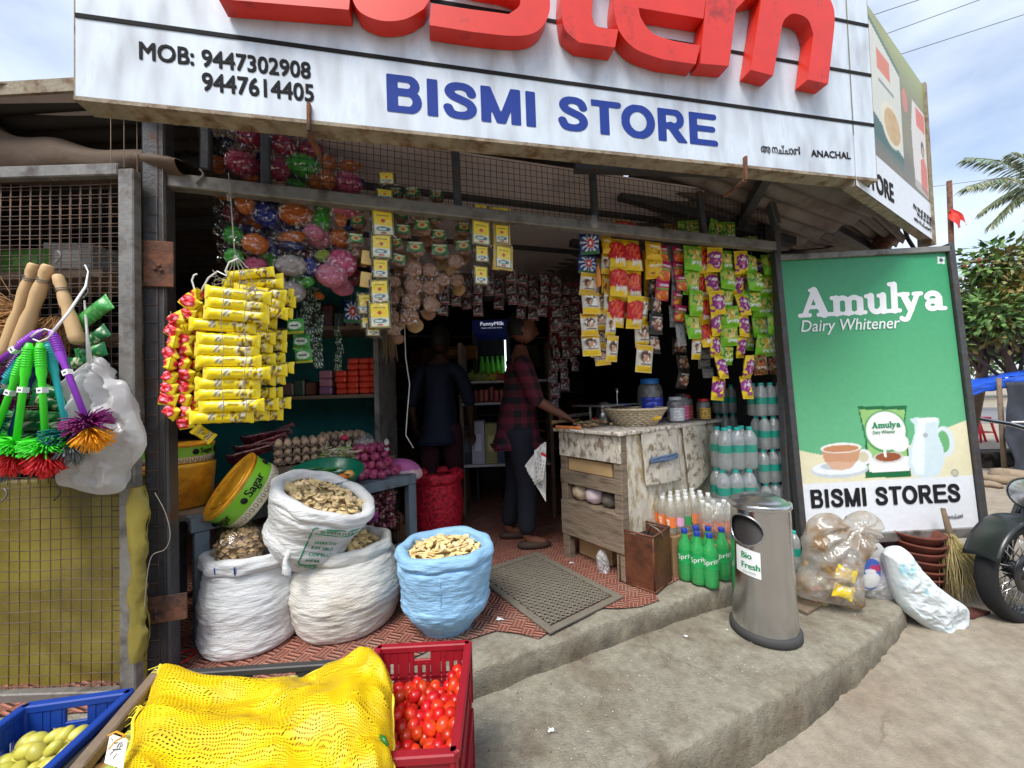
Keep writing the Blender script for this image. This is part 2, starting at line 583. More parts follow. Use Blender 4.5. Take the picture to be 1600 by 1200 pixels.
def text_geo(s, bold=0.0, sp=1.0):
	k = (s, bold, sp)
	if k in _txt: return _txt[k]
	cu = bpy.data.curves.new('text', 'FONT')
	cu.body = s
	cu.size = 1
	cu.offset = bold
	cu.space_character = sp
	cu.resolution_u = 3
	ob = bpy.data.objects.new('text', cu)
	COL.objects.link(ob)
	dg = bpy.context.evaluated_depsgraph_get()
	me = ob.evaluated_get(dg).to_mesh()
	vs = [v.co.copy() for v in me.vertices]
	fs = [tuple(p.vertices) for p in me.polygons]
	ob.evaluated_get(dg).to_mesh_clear()
	bpy.data.objects.remove(ob)
	bpy.data.curves.remove(cu)
	_txt[k] = (vs, fs)
	return _txt[k]
def put_text(mb, s, pl, pr, ptop, bold=.0, sp=1.0, lift=.0015, ital=0):
	"""text between left-bottom pl and right-bottom pr, cap top at ptop; flat, lifted off its board"""
	pl, pr, ptop = Vector(pl), Vector(pr), Vector(ptop)
	vs, fs = text_geo(s, 0.0, sp)
	x0, x1 = min(v.x for v in vs), max(v.x for v in vs)
	y0, y1 = 0.0, max(v.y for v in vs)
	X = (pr - pl); Y = (ptop - pl); Y = Y - X * (Y.dot(X) / X.dot(X))
	n = X.cross(Y).normalized()
	offs = [(0, 0)] if bold <= 0 else [(-bold, -bold), (bold, -bold), (bold, bold), (-bold, bold), (0, 0)]
	w = x1 - x0 + 2 * bold; h = y1 - y0 + 2 * bold
	for k, (ox, oy) in enumerate(offs):       # a heavier face: the outline laid five times, each a hair above the last
		mb.add([pl + X * ((v.x + ital * v.y - x0 + bold + ox) / w) + Y * ((v.y - y0 + bold + oy) / h) + n * (lift + .00025 * k) for v in vs], fs, None, False)
	return mb
def arc(cx, cy, rx, ry, a0, a1, n=14):
	return [(cx + rx * math.cos(math.radians(a0 + (a1 - a0) * i / n)), cy + ry * math.sin(math.radians(a0 + (a1 - a0) * i / n))) for i in range(n + 1)]
def spline(P, n=10):
	P = [Vector(p) for p in P]; out = []
	for i in range(len(P) - 1):
		a = P[max(i - 1, 0)]; b = P[i]; c = P[i + 1]; d = P[min(i + 2, len(P) - 1)]
		for k in range(n):
			t = k / n
			out.append(.5 * ((2 * b) + (c - a) * t + (2 * a - 5 * b + 4 * c - d) * t * t + (3 * b - a - 3 * c + d) * t ** 3))
	out.append(P[-1])
	return out
# heavy grotesque capitals drawn as strokes (cap height 1); a third entry means square ends
_sc = [(.63, .71), (.57, .84), (.40, .905), (.22, .86), (.15, .74), (.22, .62), (.40, .53), (.57, .44), (.635, .29), (.56, .15), (.38, .095), (.19, .14), (.115, .29)]
GROT = dict(
	I=([([(.12, 0), (.12, 1)], .105, 1)], .34),
	B=([([(.12, 0), (.12, 1)], .105, 1), ([(.06, .915), (.44, .915)] + arc(.44, .735, .155, .18, 90, -90, 10) + [(.06, .555)], .085), ([(.06, .085), (.46, .085)] + arc(.46, .315, .175, .23, -90, 90, 10) + [(.06, .545)], .085)], .83),
	S=([([(p.x, p.y) for p in spline([(a, b, 0) for a, b in _sc], 5)], .092)], .82),
	M=([([(.12, 0), (.12, 1)], .1, 1), ([(.80, 0), (.80, 1)], .1, 1), ([(.13, 1), (.46, .0)], .085, 1), ([(.79, 1), (.46, .0)], .085, 1)], 1.02),
	T=([([(.0, .915), (.68, .915)], .085, 1), ([(.34, 0), (.34, 1)], .105, 1)], .76),
	O=([(arc(.45, .5, .335, .405, 0, 360, 40), .097)], .96),
	R=([([(.12, 0), (.12, 1)], .105, 1), ([(.06, .915), (.47, .915)] + arc(.47, .70, .165, .215, 90, -90, 10) + [(.06, .485)], .085), ([(.36, .50), (.72, -.05)], .10, 1)], .86),
	E=([([(.12, 0), (.12, 1)], .105, 1), ([(.12, .915), (.70, .915)], .085, 1), ([(.12, .52), (.66, .52)], .08, 1), ([(.12, .085), (.72, .085)], .085, 1)], .82))
def grot(words, pl, pr, ptop, name, m, parent, lift=.0015, res=.028):
	"""bold capitals between pl and pr; one part per word"""
	pl, pr, ptop = Vector(pl), Vector(pr), Vector(ptop)
	X = pr - pl; Y = ptop - pl; Y = Y - X * (Y.dot(X) / X.dot(X)); n = X.cross(Y).normalized()
	tot = sum(sum(GROT[c][1] for c in w) for w in words) + .42 * (len(words) - 1) - .1
	x = 0
	for w in words:
		g = MB()
		for c in w:
			strokes_mesh(g, [(q[0], q[1] * 1.14) + tuple(q[2:]) for q in GROT[c][0]], basis(pl + X * (x / tot) + n * lift, X / tot, Y, n), 0, 0, res, lambda u, v: np.maximum(np.abs(v - .5) - .5, .012 - u))
			x += GROT[c][1]
		x += .42
		g.build(name, m, parent)
# ================================================================ materials

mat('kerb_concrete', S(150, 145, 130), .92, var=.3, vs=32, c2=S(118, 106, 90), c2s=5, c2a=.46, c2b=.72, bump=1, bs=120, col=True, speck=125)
mat('ground_dirt', S(158, 149, 133), .95, var=.26, vs=20, speck=115, c2=S(130, 114, 96), c2s=2.4, c2a=.38, c2b=.8, bump=.7, bs=150)
mat('asphalt', S(118, 118, 120), .9, var=.15, vs=3, bump=.4, bs=80)
mat('dark_steel', S(78, 78, 80), .5, .35, var=.25, vs=25, c2=S(96, 62, 44), c2s=14, c2a=.56, c2b=.72, bump=.25, bs=60)
mat('grey_steel', S(132, 130, 126), .5, .35, var=.2, vs=18, c2=S(84, 76, 70), c2s=12, c2a=.48, c2b=.7, bump=.2, bs=50)
mat('rust_wire', S(112, 92, 80), .7, .3, var=.3, vs=14, c2=S(70, 66, 66), c2s=9)
mat('black_wire', S(46, 44, 44), .6, .3, var=.2)
mat('rust', S(118, 78, 58), .85, .1, var=.35, vs=30, c2=S(70, 58, 54), c2s=18, bump=.5, bs=80)
mat('ceiling_board', S(206, 192, 192), .8, var=.08, vs=2, c2=S(112, 100, 98), c2s=2, c2a=.55, c2b=.8)
mat('roof_metal', S(120, 110, 104), .6, .3, var=.25, vs=6, c2=S(84, 62, 50), c2s=5, c2a=.48, c2b=.7)
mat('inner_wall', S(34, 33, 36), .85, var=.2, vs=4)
mat('teal_paint', S(20, 118, 116), .6, var=.12, vs=10, c2=S(14, 84, 86), c2s=5)
mat('grey_blue_wood', S(112, 126, 136), .7, var=.18, vs=12, c2=S(84, 86, 84), c2s=14, c2a=.52, c2b=.7, bump=.3, bs=40, stretch=(1, 1, .4))
mat('shelf_wood', S(120, 104, 88), .8, var=.25, vs=12, bump=.4, bs=40)
mat('olive_tarp', S(146, 132, 58), .5, var=.3, vs=6, c2=S(98, 88, 44), c2s=3, c2a=.42, c2b=.62, bump=.5, bs=12)
mat('brown_tarp', S(92, 76, 62), .8, var=.3, vs=7, bump=.4, bs=20)
mat('sign_white', S(208, 219, 230), .55, var=.1, vs=60, c2=S(150, 154, 160), c2s=15, c2a=.46, c2b=.82, stretch=(1, 1, .28))
mat('sign_frame', S(150, 140, 122), .8, .1, var=.3, vs=18, c2=S(108, 80, 54), c2s=16, c2a=.48, c2b=.66, bump=.4, bs=70)
mat('sign_red', S(214, 44, 24), .42, var=.12, vs=7, c2=S(150, 32, 22), c2s=9, c2a=.58, c2b=.72, coat=.2)
mat('ink_blue', S(22, 54, 140), .8, var=.05)
mat('ink_black', S(18, 18, 22), .9, var=.05)
mat('ink_white', S(240, 242, 244), .5, var=.03)
mat('print', (1, 1, 1), .42, var=.06, vs=30, col=True, coat=.1)
mat('foil', (1, 1, 1), .24, var=.05, vs=40, col=True, coat=.35, bump=.35, bs=70)
mat('matte', (1, 1, 1), .75, var=.12, vs=22, col=True, bump=.25, bs=70)
mat('plastic', (1, 1, 1), .35, var=.05, vs=12, col=True, coat=.15)
film('clear_film', gloss=.08, rough=.08, haze=.0, bs=30)
film('pouch_film', gloss=.012, rough=.15, haze=.0, bs=2.2, crease=2.1)
mat('twine', S(150, 144, 132), .8, var=.2, vs=60)
mat('roof_dark', S(58, 54, 52), .7, .2, var=.3, vs=6)
film('milky_film', c=(.95, .97, .97), gloss=.10, rough=.25, haze=.22)
mat('white_bag', S(226, 228, 230), .38, var=.06, vs=8, bump=.5, bs=24, coat=.1)
mat('white_plastic', S(236, 238, 240), .35, var=.04)

# floor tiles: basket-weave relief
m = mat('floor_tile', S(176, 116, 98), .75, var=.15, vs=12, c2=S(164, 146, 128), c2s=5, c2a=.5, c2b=.8)
N, K = m.node_tree.nodes, m.node_tree.links
_t = N.new('ShaderNodeTexCoord')
_m = N.new('ShaderNodeMapping'); _m.inputs['Rotation'].default_value = (0, 0, .3); _m.inputs['Scale'].default_value = (1, 1, 0)
K.new(_t.outputs['Object'], _m.inputs['Vector'])
_ck = N.new('ShaderNodeTexChecker'); _ck.inputs['Scale'].default_value = 18
K.new(_m.outputs[0], _ck.inputs['Vector'])
_w = []
for dr in ('X', 'Y'):
	w = N.new('ShaderNodeTexWave'); w.bands_direction = dr; w.inputs['Scale'].default_value = 17.0
	K.new(_m.outputs[0], w.inputs['Vector']); _w.append(w)
_mx = N.new('ShaderNodeMixRGB')
K.new(_ck.outputs['Fac'], _mx.inputs['Fac']); K.new(_w[0].outputs['Color'], _mx.inputs['Color1']); K.new(_w[1].outputs['Color'], _mx.inputs['Color2'])
_b = N.new('ShaderNodeBump'); _b.inputs['Strength'].default_value = 1; _b.inputs['Distance'].default_value = .012
K.new(_mx.outputs[0], _b.inputs['Height'])
K.new(_b.outputs[0], N['Principled BSDF'].inputs['Normal'])
_bc = N['Principled BSDF'].inputs['Base Color'].links[0].from_socket
_dk = N.new('ShaderNodeMixRGB'); _dk.blend_type = 'MULTIPLY'; _dk.inputs['Fac'].default_value = .75
_cr = N.new('ShaderNodeValToRGB'); _cr.color_ramp.elements[0].color = (.35, .3, .3, 1); _cr.color_ramp.elements[0].position = .15; _cr.color_ramp.elements[1].position = .5
K.new(_mx.outputs[0], _cr.inputs[0]); K.new(_bc, _dk.inputs[1]); K.new(_cr.outputs[0], _dk.inputs[2])
K.new(_dk.outputs[0], N['Principled BSDF'].inputs['Base Color'])

# ================================================================ ground, pavement, shop floor
def gz(x, y):
	return max(0.0, min(.15, .035 + (x - .8) * .06 + (y - 1.4) * .03))
def nse(x, y, z=0.0, s=1.0): return mnoise.noise(Vector((x * s, y * s, z)))
xs = [-160, -80, -40, -20, -10, -6] + [-4 + .2 * i for i in range(46)] + [5.5, 7, 9, 12, 16, 24, 40, 80, 160]
ys = [-20, -10, -4, -2] + [-1 + .2 * i for i in range(36)] + [6.5, 8, 10, 13, 18, 26, 40, 70, 120, 220]
g = MB()
vs = [(x, y, gz(x, y) + .006 * nse(x, y, 0, 2.5)) for y in ys for x in xs]
nx = len(xs)
g.add(vs, [(j * nx + i, j * nx + i + 1, (j + 1) * nx + i + 1, (j + 1) * nx + i) for j in range(len(ys) - 1) for i in range(nx - 1)])
tag(g.build('ground', 'ground_dirt'), kind='structure')
g = MB()
g.add([(3, 11.5, .156), (60, 9.0, .156), (60, 15.5, .156), (3, 18, .156)], [(0, 1, 2, 3)], smooth=False)
tag(g.build('road', 'asphalt'), kind='structure')

def slab(edge, back, ztop, zbot, amp, seed):
	"""step with a rough rounded front edge; back = matching far points (linear)"""
	g = MB()
	n = len(edge)
	prof = [(-.004, zbot), (0, zbot + .3 * (ztop - zbot)), (0, zbot + .65 * (ztop - zbot)), (.001, ztop - .014), (.006, ztop - .004), (.016, ztop), (.09, ztop)]
	rows = []
	nrm = []
	for i, p in enumerate(edge):
		t = (edge[min(i + 1, n - 1)] - edge[max(i - 1, 0)])
		nrm.append(Vector((-t.y, t.x, 0)).normalized())
	for off, z in prof:
		rows.append([(p.x + nrm[i].x * (off + amp * nse(p.x, p.y, z * 9 + seed, 7) + .007 * nse(p.x, p.y, z * 14 + seed, 34)), p.y + nrm[i].y * (off + amp * nse(p.x, p.y, z * 9 + seed, 7) + .007 * nse(p.x, p.y, z * 14 + seed, 34)), z + (amp * .5 * nse(p.x, p.y, seed, 11) if z > zbot else 0)) for i, p in enumerate(edge)])
	for k in range(1, 15):
		t = (k / 14) ** 1.6
		rows.append([(p.x + nrm[i].x * .09 * (1 - t) + (back[i].x - p.x) * t, p.y + nrm[i].y * .09 * (1 - t) + (back[i].y - p.y) * t, ztop + .004 * nse(p.x, p.y, k + seed, 3)) for i, p in enumerate(edge)])
	vs = [q for r in rows for q in r]
	g.add(vs, [(j * n + i, j * n + i + 1, (j + 1) * n + i + 1, (j + 1) * n + i) for j in range(len(rows) - 1) for i in range(n - 1)])
	for i, v in enumerate(g.v):      # riser tinted darker and browner below the top edge, uneven by noise
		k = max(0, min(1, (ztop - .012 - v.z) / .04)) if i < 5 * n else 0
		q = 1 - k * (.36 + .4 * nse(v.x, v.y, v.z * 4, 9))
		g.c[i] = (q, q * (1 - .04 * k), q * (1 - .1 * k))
	return g
E1 = spline([(-4, .1, 0), (-2, .45, 0), (-.6, .84, 0), (0, 1.05, 0), (.34, 1.205, 0), (.67, 1.35, 0), (1.26, 1.61, 0), (1.75, 1.87, 0), (2.08, 2.09, 0), (2.2, 2.25, 0), (2.24, 2.5, 0), (2.24, 3.2, 0)], 44)
B1 = [Vector((min(p.x, 2.0), 6 if p.x < 2.2 else 3.0, 0)) for p in E1]
B1 = [Vector((-4 + 6.0 * i / (len(E1) - 1), 5.0, 0)) for i in range(len(E1))]
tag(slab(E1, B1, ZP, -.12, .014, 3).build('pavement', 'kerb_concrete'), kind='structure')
E2 = spline([(-4, .75, 0), (-1.36, 1.14, 0), (-.7, 1.30, 0), (-.16, 1.51, 0), (.11, 1.64, 0), (.74, 1.93, 0), (1.16, 2.1, 0), (1.6, 2.3, 0), (1.9, 2.6, 0), (2.0, 3.2, 0)], 44)
B2 = [Vector((-5 + 7.5 * i / (len(E2) - 1), 6.0, 0)) for i in range(len(E2))]
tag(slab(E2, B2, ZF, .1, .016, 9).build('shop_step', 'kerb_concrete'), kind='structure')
g = MB()
fr = [onz(x, y, ZF + .008) for x, y in ((560, 1040), (640, 1030), (700, 1002), (735, 998), (775, 985), (815, 990), (842, 998), (858, 986), (866, 972), (905, 960), (940, 950), (968, 950), (1000, 948), (1030, 938), (1022, 925), (1060, 905), (1120, 885))]
fr = [Vector((-3.2, 1.3, ZF + .008)), Vector((-1.2, 1.35, ZF + .008))] + fr + [Vector((2.0, 2.9, ZF + .008)), Vector((2.0, 6, ZF + .008)), Vector((-3.2, 6, ZF + .008))]
g.add(fr, [tuple(range(len(fr)))], smooth=False)
tag(g.build('tiled_floor', 'floor_tile'), kind='structure')

# ================================================================ shop building
ROOM = 3.0
bld = thing('shop_building', 'open fronted grocery shop with mesh transom under a corrugated roof', 'shop', F(0, 0, ZF))
def wallq(name, pts, m):
	g = MB(); g.add(pts, [(0, 1, 2, 3)], smooth=False); return g.build(name, m, bld)
g = MB()
A = F(-.25, 0, 0)
def wbox(name, p, q, z0, z1, th, m):
	g = MB()
	p = Vector((p.x, p.y, 0)); q = Vector((q.x, q.y, 0))
	d = (q - p)
	g.box((d.length, th, z1 - z0), basis((p + q) / 2 + UP * ((z0 + z1) / 2), d.normalized(), Vector((-d.y, d.x, 0)).normalized(), UP))
	return g.build(name, m, bld)
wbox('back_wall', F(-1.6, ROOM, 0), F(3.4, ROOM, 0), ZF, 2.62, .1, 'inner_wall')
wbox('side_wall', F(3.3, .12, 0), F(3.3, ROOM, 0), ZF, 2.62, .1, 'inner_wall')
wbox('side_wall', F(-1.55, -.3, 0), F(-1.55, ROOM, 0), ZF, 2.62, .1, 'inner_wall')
# ceiling boards with battens
g = MB()
g.add([F(-1.5, .02, 2.6), F(3.25, .02, 2.6), F(3.25, ROOM, 2.6), F(-1.5, ROOM, 2.6)], [(0, 1, 2, 3)], smooth=False)
g.build('ceiling', 'ceiling_board', bld)
for d in (.42, 1.1, 1.9):
	g = MB(); g.bar(F(-1.5, d, 2.585), F(3.25, d, 2.585), .03, .03); g.build('ceiling_batten', 'dark_steel', bld)
# roof: corrugated sheet, front overhang and right slope
def corrug(p00, p10, p01, pitch=.075, amp=.012):
	g = MB()
	p00, p10, p01 = Vector(p00), Vector(p10), Vector(p01)
	L = (p10 - p00).length
	n = int(L / pitch) * 6
	nn = (p10 - p00).cross(p01 - p00).normalized()
	for j, off in ((0, 0), (1, .004)):
		pass
	g.grid(lambda u, v: p00 + (p10 - p00) * u + (p01 - p00) * v + nn * (amp * math.sin(u * L / pitch * 2 * math.pi)), n, 3)
	return g
rf = corrug(F(-.02, -.20, 2.80), F(-.02, ROOM + .2, 2.74), F(2.25, -.38, 2.74), .09)
o = rf.build('roof', 'roof_metal', bld, sol=.004)
rr = corrug(F(2.2, -.36, 2.68), F(2.2, 2.6, 2.60), F(3.7, -.36, 2.44), .11, .014)
rr.build('roof', 'roof_metal', bld, sol=.004)
qa, qb, qc, qd = Vector((1.42, 1.80, 2.66)), Vector((2.80, 2.66, 2.40)), Vector((3.6, 4.9, 2.42)), Vector((.9, 4.9, 2.62))
g = MB(); g.grid(lambda u, v: qa.lerp(qb, u).lerp(qd.lerp(qc, u), v) + UP * (.013 * math.sin(v * 190)), 6, 260)
g.build('roof', 'roof_metal', bld)
for v_ in (.12, .3, .52):
	g = MB(); g.bar(qa.lerp(qd, v_) - UP * .04, qb.lerp(qc, v_) - UP * .04, .05, .05); g.build('rafter', 'dark_steel', bld)
g = MB(); g.tube([at(1395, 342, 2.75), at(1388, 365, 2.75), at(1372, 388, 2.75)], [.055, .06, .05], 12); g.build('pipe', 'rust', bld)
g = MB(); g.tube([at(1412, 352, 2.7), at(1418, 372, 2.7), at(1428, 388, 2.7)], .012, 6); g.build('cable', 'black_wire', bld)
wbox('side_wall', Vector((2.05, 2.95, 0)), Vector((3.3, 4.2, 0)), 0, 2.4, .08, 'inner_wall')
for a, b in ((F(1.75, -.1, 2.54), F(2.75, -.36, 2.50)), (F(2.2, .2, 2.60), F(3.6, .2, 2.42)), (F(2.2, .9, 2.58), F(3.6, .9, 2.40)), (F(2.75, -.36, 2.55), F(3.6, .95, 2.42))):
	g = MB(); g.bar(a, b, .05, .06); g.build('rafter', 'dark_steel', bld)
g = MB(); g.tube([onf(905, 238, -.12), onf(985, 252, -.12), onf(1055, 270, -.12)], .014, 8); g.build('pipe', 'white_bag', bld)
g = MB(); g.tube([onf(1250, 385, .5), onf(1300, 392, .5), onf(1330, 372, .5), onf(1300, 360, .5), onf(1240, 372, .5)], .006, 6); g.build('cable', 'black_wire', bld)
g = MB(); g.tube([onf(1215, 395, .3), onf(1290, 388, .3), onf(1350, 370, .3)], .008, 6); g.build('cable', 'black_wire', bld)
# posts, transom, mullions
def post_px(name, x0, y0, x1, y1, d, w, m='dark_steel', bev=.006, zt=None, zb=None):
	g = MB()
	a, b = onf(x0, y0, d), onf(x1, y1, d)
	if zt is not None: a.z = zt
	if zb is not None: b.z = zb
	g.bar(a, b, w, w, bev, hint=FN)
	return g.build(name, m, bld)
post_px('post', 247, 190, 256, 900, 0, .075, zt=2.62, zb=ZF)
post_px('post', 1210, 350, 1233, 800, 0, .045, zb=ZF)
post_px('post', 1196, 292, 1213, 352, -.03, .045)
TA, TB = onf(262, 284, 0), onf(1208, 386, 0)
g = MB(); g.bar(TA, TB, .055, .05, .004, hint=FN); g.build('transom', 'grey_steel', bld)
for x0, y0, x1, y1 in ((416, 200, 416, 296), (710, 222, 716, 332), (925, 255, 930, 352), (1092, 300, 1100, 370), (323, 200, 322, 268)):
	post_px('mullion', x0, y0, x1, y1, .02, .036)
# transom wire mesh
g = MB()
sA = 0.0; sB = (TB - TA).length
zT = TA.z
st = .031
x = .0
wr = .0013
def mesh_top(s): return 2.60
n = int(sB / st)
for i in range(n + 1):
	s = i * st
	p = TA + FU * s
	j = .004 * nse(s, 0, 0, 9)
	g.tube([F((p - FL).dot(FU) + j, .03, zT), F((p - FL).dot(FU) - j, .035, 2.60)], wr, 4)
zz = zT + .03
s0 = (TA - FL).dot(FU); s1 = (TB - FL).dot(FU)
while zz < 2.6:
	g.tube([F(s0 + (s1 - s0) * k / 12, .033 + .003 * nse(k, zz, 0, 3), zz + .003 * nse(k, zz, 5, 3)) for k in range(13)], wr, 4)
	zz += st
g.build('wire_mesh', 'black_wire', bld)
# thin mesh strip beside the left post and hinge plates
g = MB()
for i in range(26):
	z = ZF + .1 + i * .07
	g.tube([F(-.16, -.01, z), F(.0, -.045, z + .004)], .0016, 4)
for s in (-.14, -.1, -.06, .0, .02):
	g.tube([F(s, -.042, ZF), F(s, -.042, 2.5)], .0016, 4)
g.build('wire_mesh', 'rust_wire', bld)
def plate(x0, y0, x1, y1, d, m='rust'):
	a, b, c = onf(x0, y1, d), onf(x1, y1, d), onf(x0, y0, d)
	g = MB(); ctr = (b + c) / 2
	g.box(((b - a).length, .006, (c - a).length), basis(ctr, FU, FN, UP), .002)
	for k in range(3):
		g.ball(.008, .006, .008, T(ctr + FU * RND.uniform(-.03, .03) + UP * RND.uniform(-.03, .03) - FN * .005), 6, 4)
	g.build('hinge_plate', m, bld)
plate(224, 376, 272, 448, -.052); plate(222, 930, 292, 972, -.05)
g = MB()
hk = onf(312, 272, -.03)
g.tube([hk + FU * (.01 * math.sin(a * .9)) * 1.2 + UP * (-.011 * a + .02) for a in [i * .45 for i in range(13)]], .004, 6)
g.build('hook', 'grey_steel', bld)

# ================================================================ main signboard
BA = at(118, 150, 1.2); BB = at(1370, 280, 1.83)
ZB = .972 + EYE
BA.z = BB.z = 0
BU = (BB - BA).normalized(); BN = Vector((BU.y, -BU.x, 0)); BL = (BB - BA).length
def onb(x, y, lift=0): return onp(x, y, BA + BN * lift, BN)
ZBT = ZB + 1.25
sb = thing('shop_signboard', 'big white board over the shop front with red block letters and blue BISMI STORE', 'sign', BA + UP * ZB)
def bbox(mb, u0, u1, z0, z1, l0, l1, bev=0):
	c = BA + BU * ((u0 + u1) / 2) + BN * ((l0 + l1) / 2) + UP * ((z0 + z1) / 2)
	mb.box((u1 - u0, abs(l1 - l0), z1 - z0), basis(c, BU, -BN, UP), bev)
g = MB(); bbox(g, 0, BL, ZB + .002, ZBT, -.02, 0)
g.build('panel', 'sign_white', sb)
g = MB(); bbox(g, -.004, BL + .004, ZB - .012, ZB + .001, -.075, .002); bbox(g, -.006, 0, ZB, ZBT, -.06, -.002); bbox(g, BL, BL + .006, ZB, ZBT, -.06, -.002)
g.build('frame', 'sign_frame', sb)
for z in (1.232, 1.476, 1.72, 1.96):
	g = MB(); bbox(g, 0, BL, EYE + z - .007, EYE + z + .007, .0, .003); g.build('groove_strip', 'ink_black', sb)
g = MB(); put_text(g, 'MOB: 9447302908', onb(218, 93), onb(486, 124), onb(218, 65), .022); put_text(g, '9447614405', onb(316, 142), onb(491, 160), onb(316, 113), .022)
g.build('phone_lettering', 'ink_black', sb)
grot(('BISMI', 'STORE'), onb(604, 174), onb(1117, 229), onb(604, 115), 'name_lettering', 'ink_blue', sb)
g = MB(); put_text(g, 'ആനച്ചാൽ', onb(1189, 238), onb(1251, 243), onb(1189, 224), .012); g.build('place_lettering', 'ink_black', sb)
g = MB(); put_text(g, 'ANACHAL', onb(1267, 245), onb(1329, 249), onb(1267, 234), .022); g.build('place_lettering', 'ink_black', sb)
for x, y0, y1 in ((483, 162, 206), (1164, 245, 282)):
	g = MB(); a, b = onb(x, y0, .006), onb(x, y1, .006); g.bar(a, b, .012, .02, .002, BN); g.bar(b, b - BN * .12 - UP * .01, .02, .012, .002); g.build('bracket', 'rust', sb)
LIFT = .065
def letter(pts):
	g = MB()
	q = []
	for x, y in pts:
		p = onb(x, y, LIFT)
		q.append(((p - BA).dot(BU), p.z - ZB))
	if sum((q[i][0] * q[(i + 1) % len(q)][1] - q[(i + 1) % len(q)][0] * q[i][1]) for i in range(len(q))) < 0: q.reverse()
	M = basis(BA + UP * ZB + BN * .004, BU, UP, BN)
	g.prism(q, LIFT - .004, M)
	g.build('block_letter', 'sign_red', sb)
def cur(*p): return [(v.x, v.y) for v in spline([(a, b, 0) for a, b in p], 7)]
letter([(341, -2), (545, 15), (549, -28), (400, -42), (404, -78), (545, -64), (549, -104), (408, -118), (412, -150), (549, -138), (553, -180), (358, -200)])
letter([(671, 0), (676, -90)] + cur((674, -100), (655, -128), (620, -140), (575, -130)) + [(562, -118), (574, -86)] + cur((600, -100), (624, -102), (631, -84)) + cur((590, -76), (556, -52), (548, -10)) + [(590, -22)] + cur((596, -40), (612, -48), (629, -50), (628, -20), (612, -8), (594, -14), (590, -21)) + cur((548, -8), (562, 18), (595, 32), (632, 30), (662, 14)))
letter([(671, 39), (740, 50)] + cur((740, 50), (805, 56), (840, 48), (858, 20), (856, -15), (835, -45), (790, -58)) + cur((760, -64), (742, -80), (760, -98))+ [(846, -88), (852, -128), (745, -138)] + cur((718, -130), (693, -95), (700, -50), (740, -25)) + cur((780, -18), (808, -8), (812, 8), (795, 22)) + [(717, 12), (674, 5)])
letter([(876, 0)] + cur((878, 24), (884, 48), (905, 66)) + [(961, 74), (966, 46)] + cur((945, 44), (930, 39), (925, 22)) + [(931, -70), (972, -66), (976, -100), (934, -104), (938, -150), (892, -154), (886, -108), (872, -109), (868, -74), (882, -73)])
letter(cur((966, -40), (960, 0), (961, 25), (971, 54), (996, 78), (1037, 93)) + [(1087, 100), (1094, 71)] + cur((1053, 64), (1020, 52), (1002, 29), (998, 12)) + [(1099, 29)] + cur((1104, -10), (1096, -60), (1060, -90), (1015, -88), (982, -68)))
letter([(1106, -30), (1094, 99), (1139, 103), (1150, 14), (1166, -2), (1195, -8), (1200, -48), (1165, -46), (1152, -30), (1152, -58), (1108, -62)])
letter([(1188, 8), (1173, 109), (1208, 118)] + cur((1222, 40), (1227, 29), (1241, 21), (1262, 30), (1271, 54)) + [(1262, 124), (1294, 131)] + cur((1304, 40), (1303, 14), (1292, -8), (1268, -22), (1244, -22)) + [(1232, -14), (1232, -38), (1192, -44)])

# ================================================================ side signboard
SA = at(1338, 290, 1.80); SBp = at(1457, 375, 2.52)
ZS = .93 + EYE
SA.z = SBp.z = 0
SU = (SBp - SA).normalized(); SN = Vector((SU.y, -SU.x, 0)); SLn = (SBp - SA).length
def ons(x, y, lift=0): return onp(x, y, SA + SN * lift, SN)
ZST = ons(1455, 152).z
ss = thing('side_signboard', 'angled board beside the main sign printed with soup packets above STORE', 'sign', SA + UP * ZS)
def paint_side(u, v):
	W = SLn / (ZST - ZS)
	img = fill(u.shape, S(126, 116, 78))
	n = vnoise(u, v, 6, 3)
	img = img * (.75 + .5 * n[..., None])
	img = blend(img, np.clip((v - .72) * 4, 0, 1) * (.6 + .4 * n), S(158, 168, 92))
	img = blend(img, np.clip((.45 - v) * 3, 0, .8), S(88, 82, 60))
	a0 = .34
	# left packet
	img = blend(img, polymask(u, v, [(.22, .30), (.60, .27), (.60, .86), (.22, .96)]), S(212, 212, 198))
	img = blend(img, polymask(u, v, [(.22, .30), (.60, .27), (.60, .36), (.22, .46)]), S(40, 84, 62))
	img = blend(img, polymask(u, v, [(.22, .93), (.60, .83), (.60, .86), (.22, .96)]), S(70, 104, 72))
	img = blend(img, rect(u, v, .30, .46, .72, .83), S(214, 112, 70))
	img = blend(img, ell(u, v, .45, .48, .13, .12), S(226, 218, 190))
	img = blend(img, ell(u, v, .46, .48, .105, .095) * (.7 + .3 * vnoise(u, v, 40, 5)), S(196, 152, 74))
	img = blend(img, rect(u, v, .31, .5, .655, .675) * .8, S(90, 100, 90))
	# right packet with figure
	img = blend(img, polymask(u, v, [(.76, .26), (.985, .25), (.985, .80), (.78, .80), (.74, .6)]), S(222, 214, 204))
	img = blend(img, rect(u, v, .83, .97, .66, .78), S(220, 108, 78))
	img = blend(img, polymask(u, v, [(.86, .28), (.965, .26), (.97, .44), (.93, .50), (.87, .46)]), S(214, 104, 72))
	img = blend(img, ell(u, v, .915, .545, .028, .05), S(60, 44, 40))
	img = blend(img, ell(u, v, .918, .535, .016, .03), S(206, 158, 128))
	img = blend(img, ell(u, v, .66, .73, .04, .07), S(204, 120, 92))
	img = blend(img, polymask(u, v, [(.1, .235), (.99, .235), (.99, .3), (.1, .34)]) * .5, S(120, 108, 80))
	img = blend(img, (v < .235).astype(float), S(226, 230, 234))
	return img
g = MB()
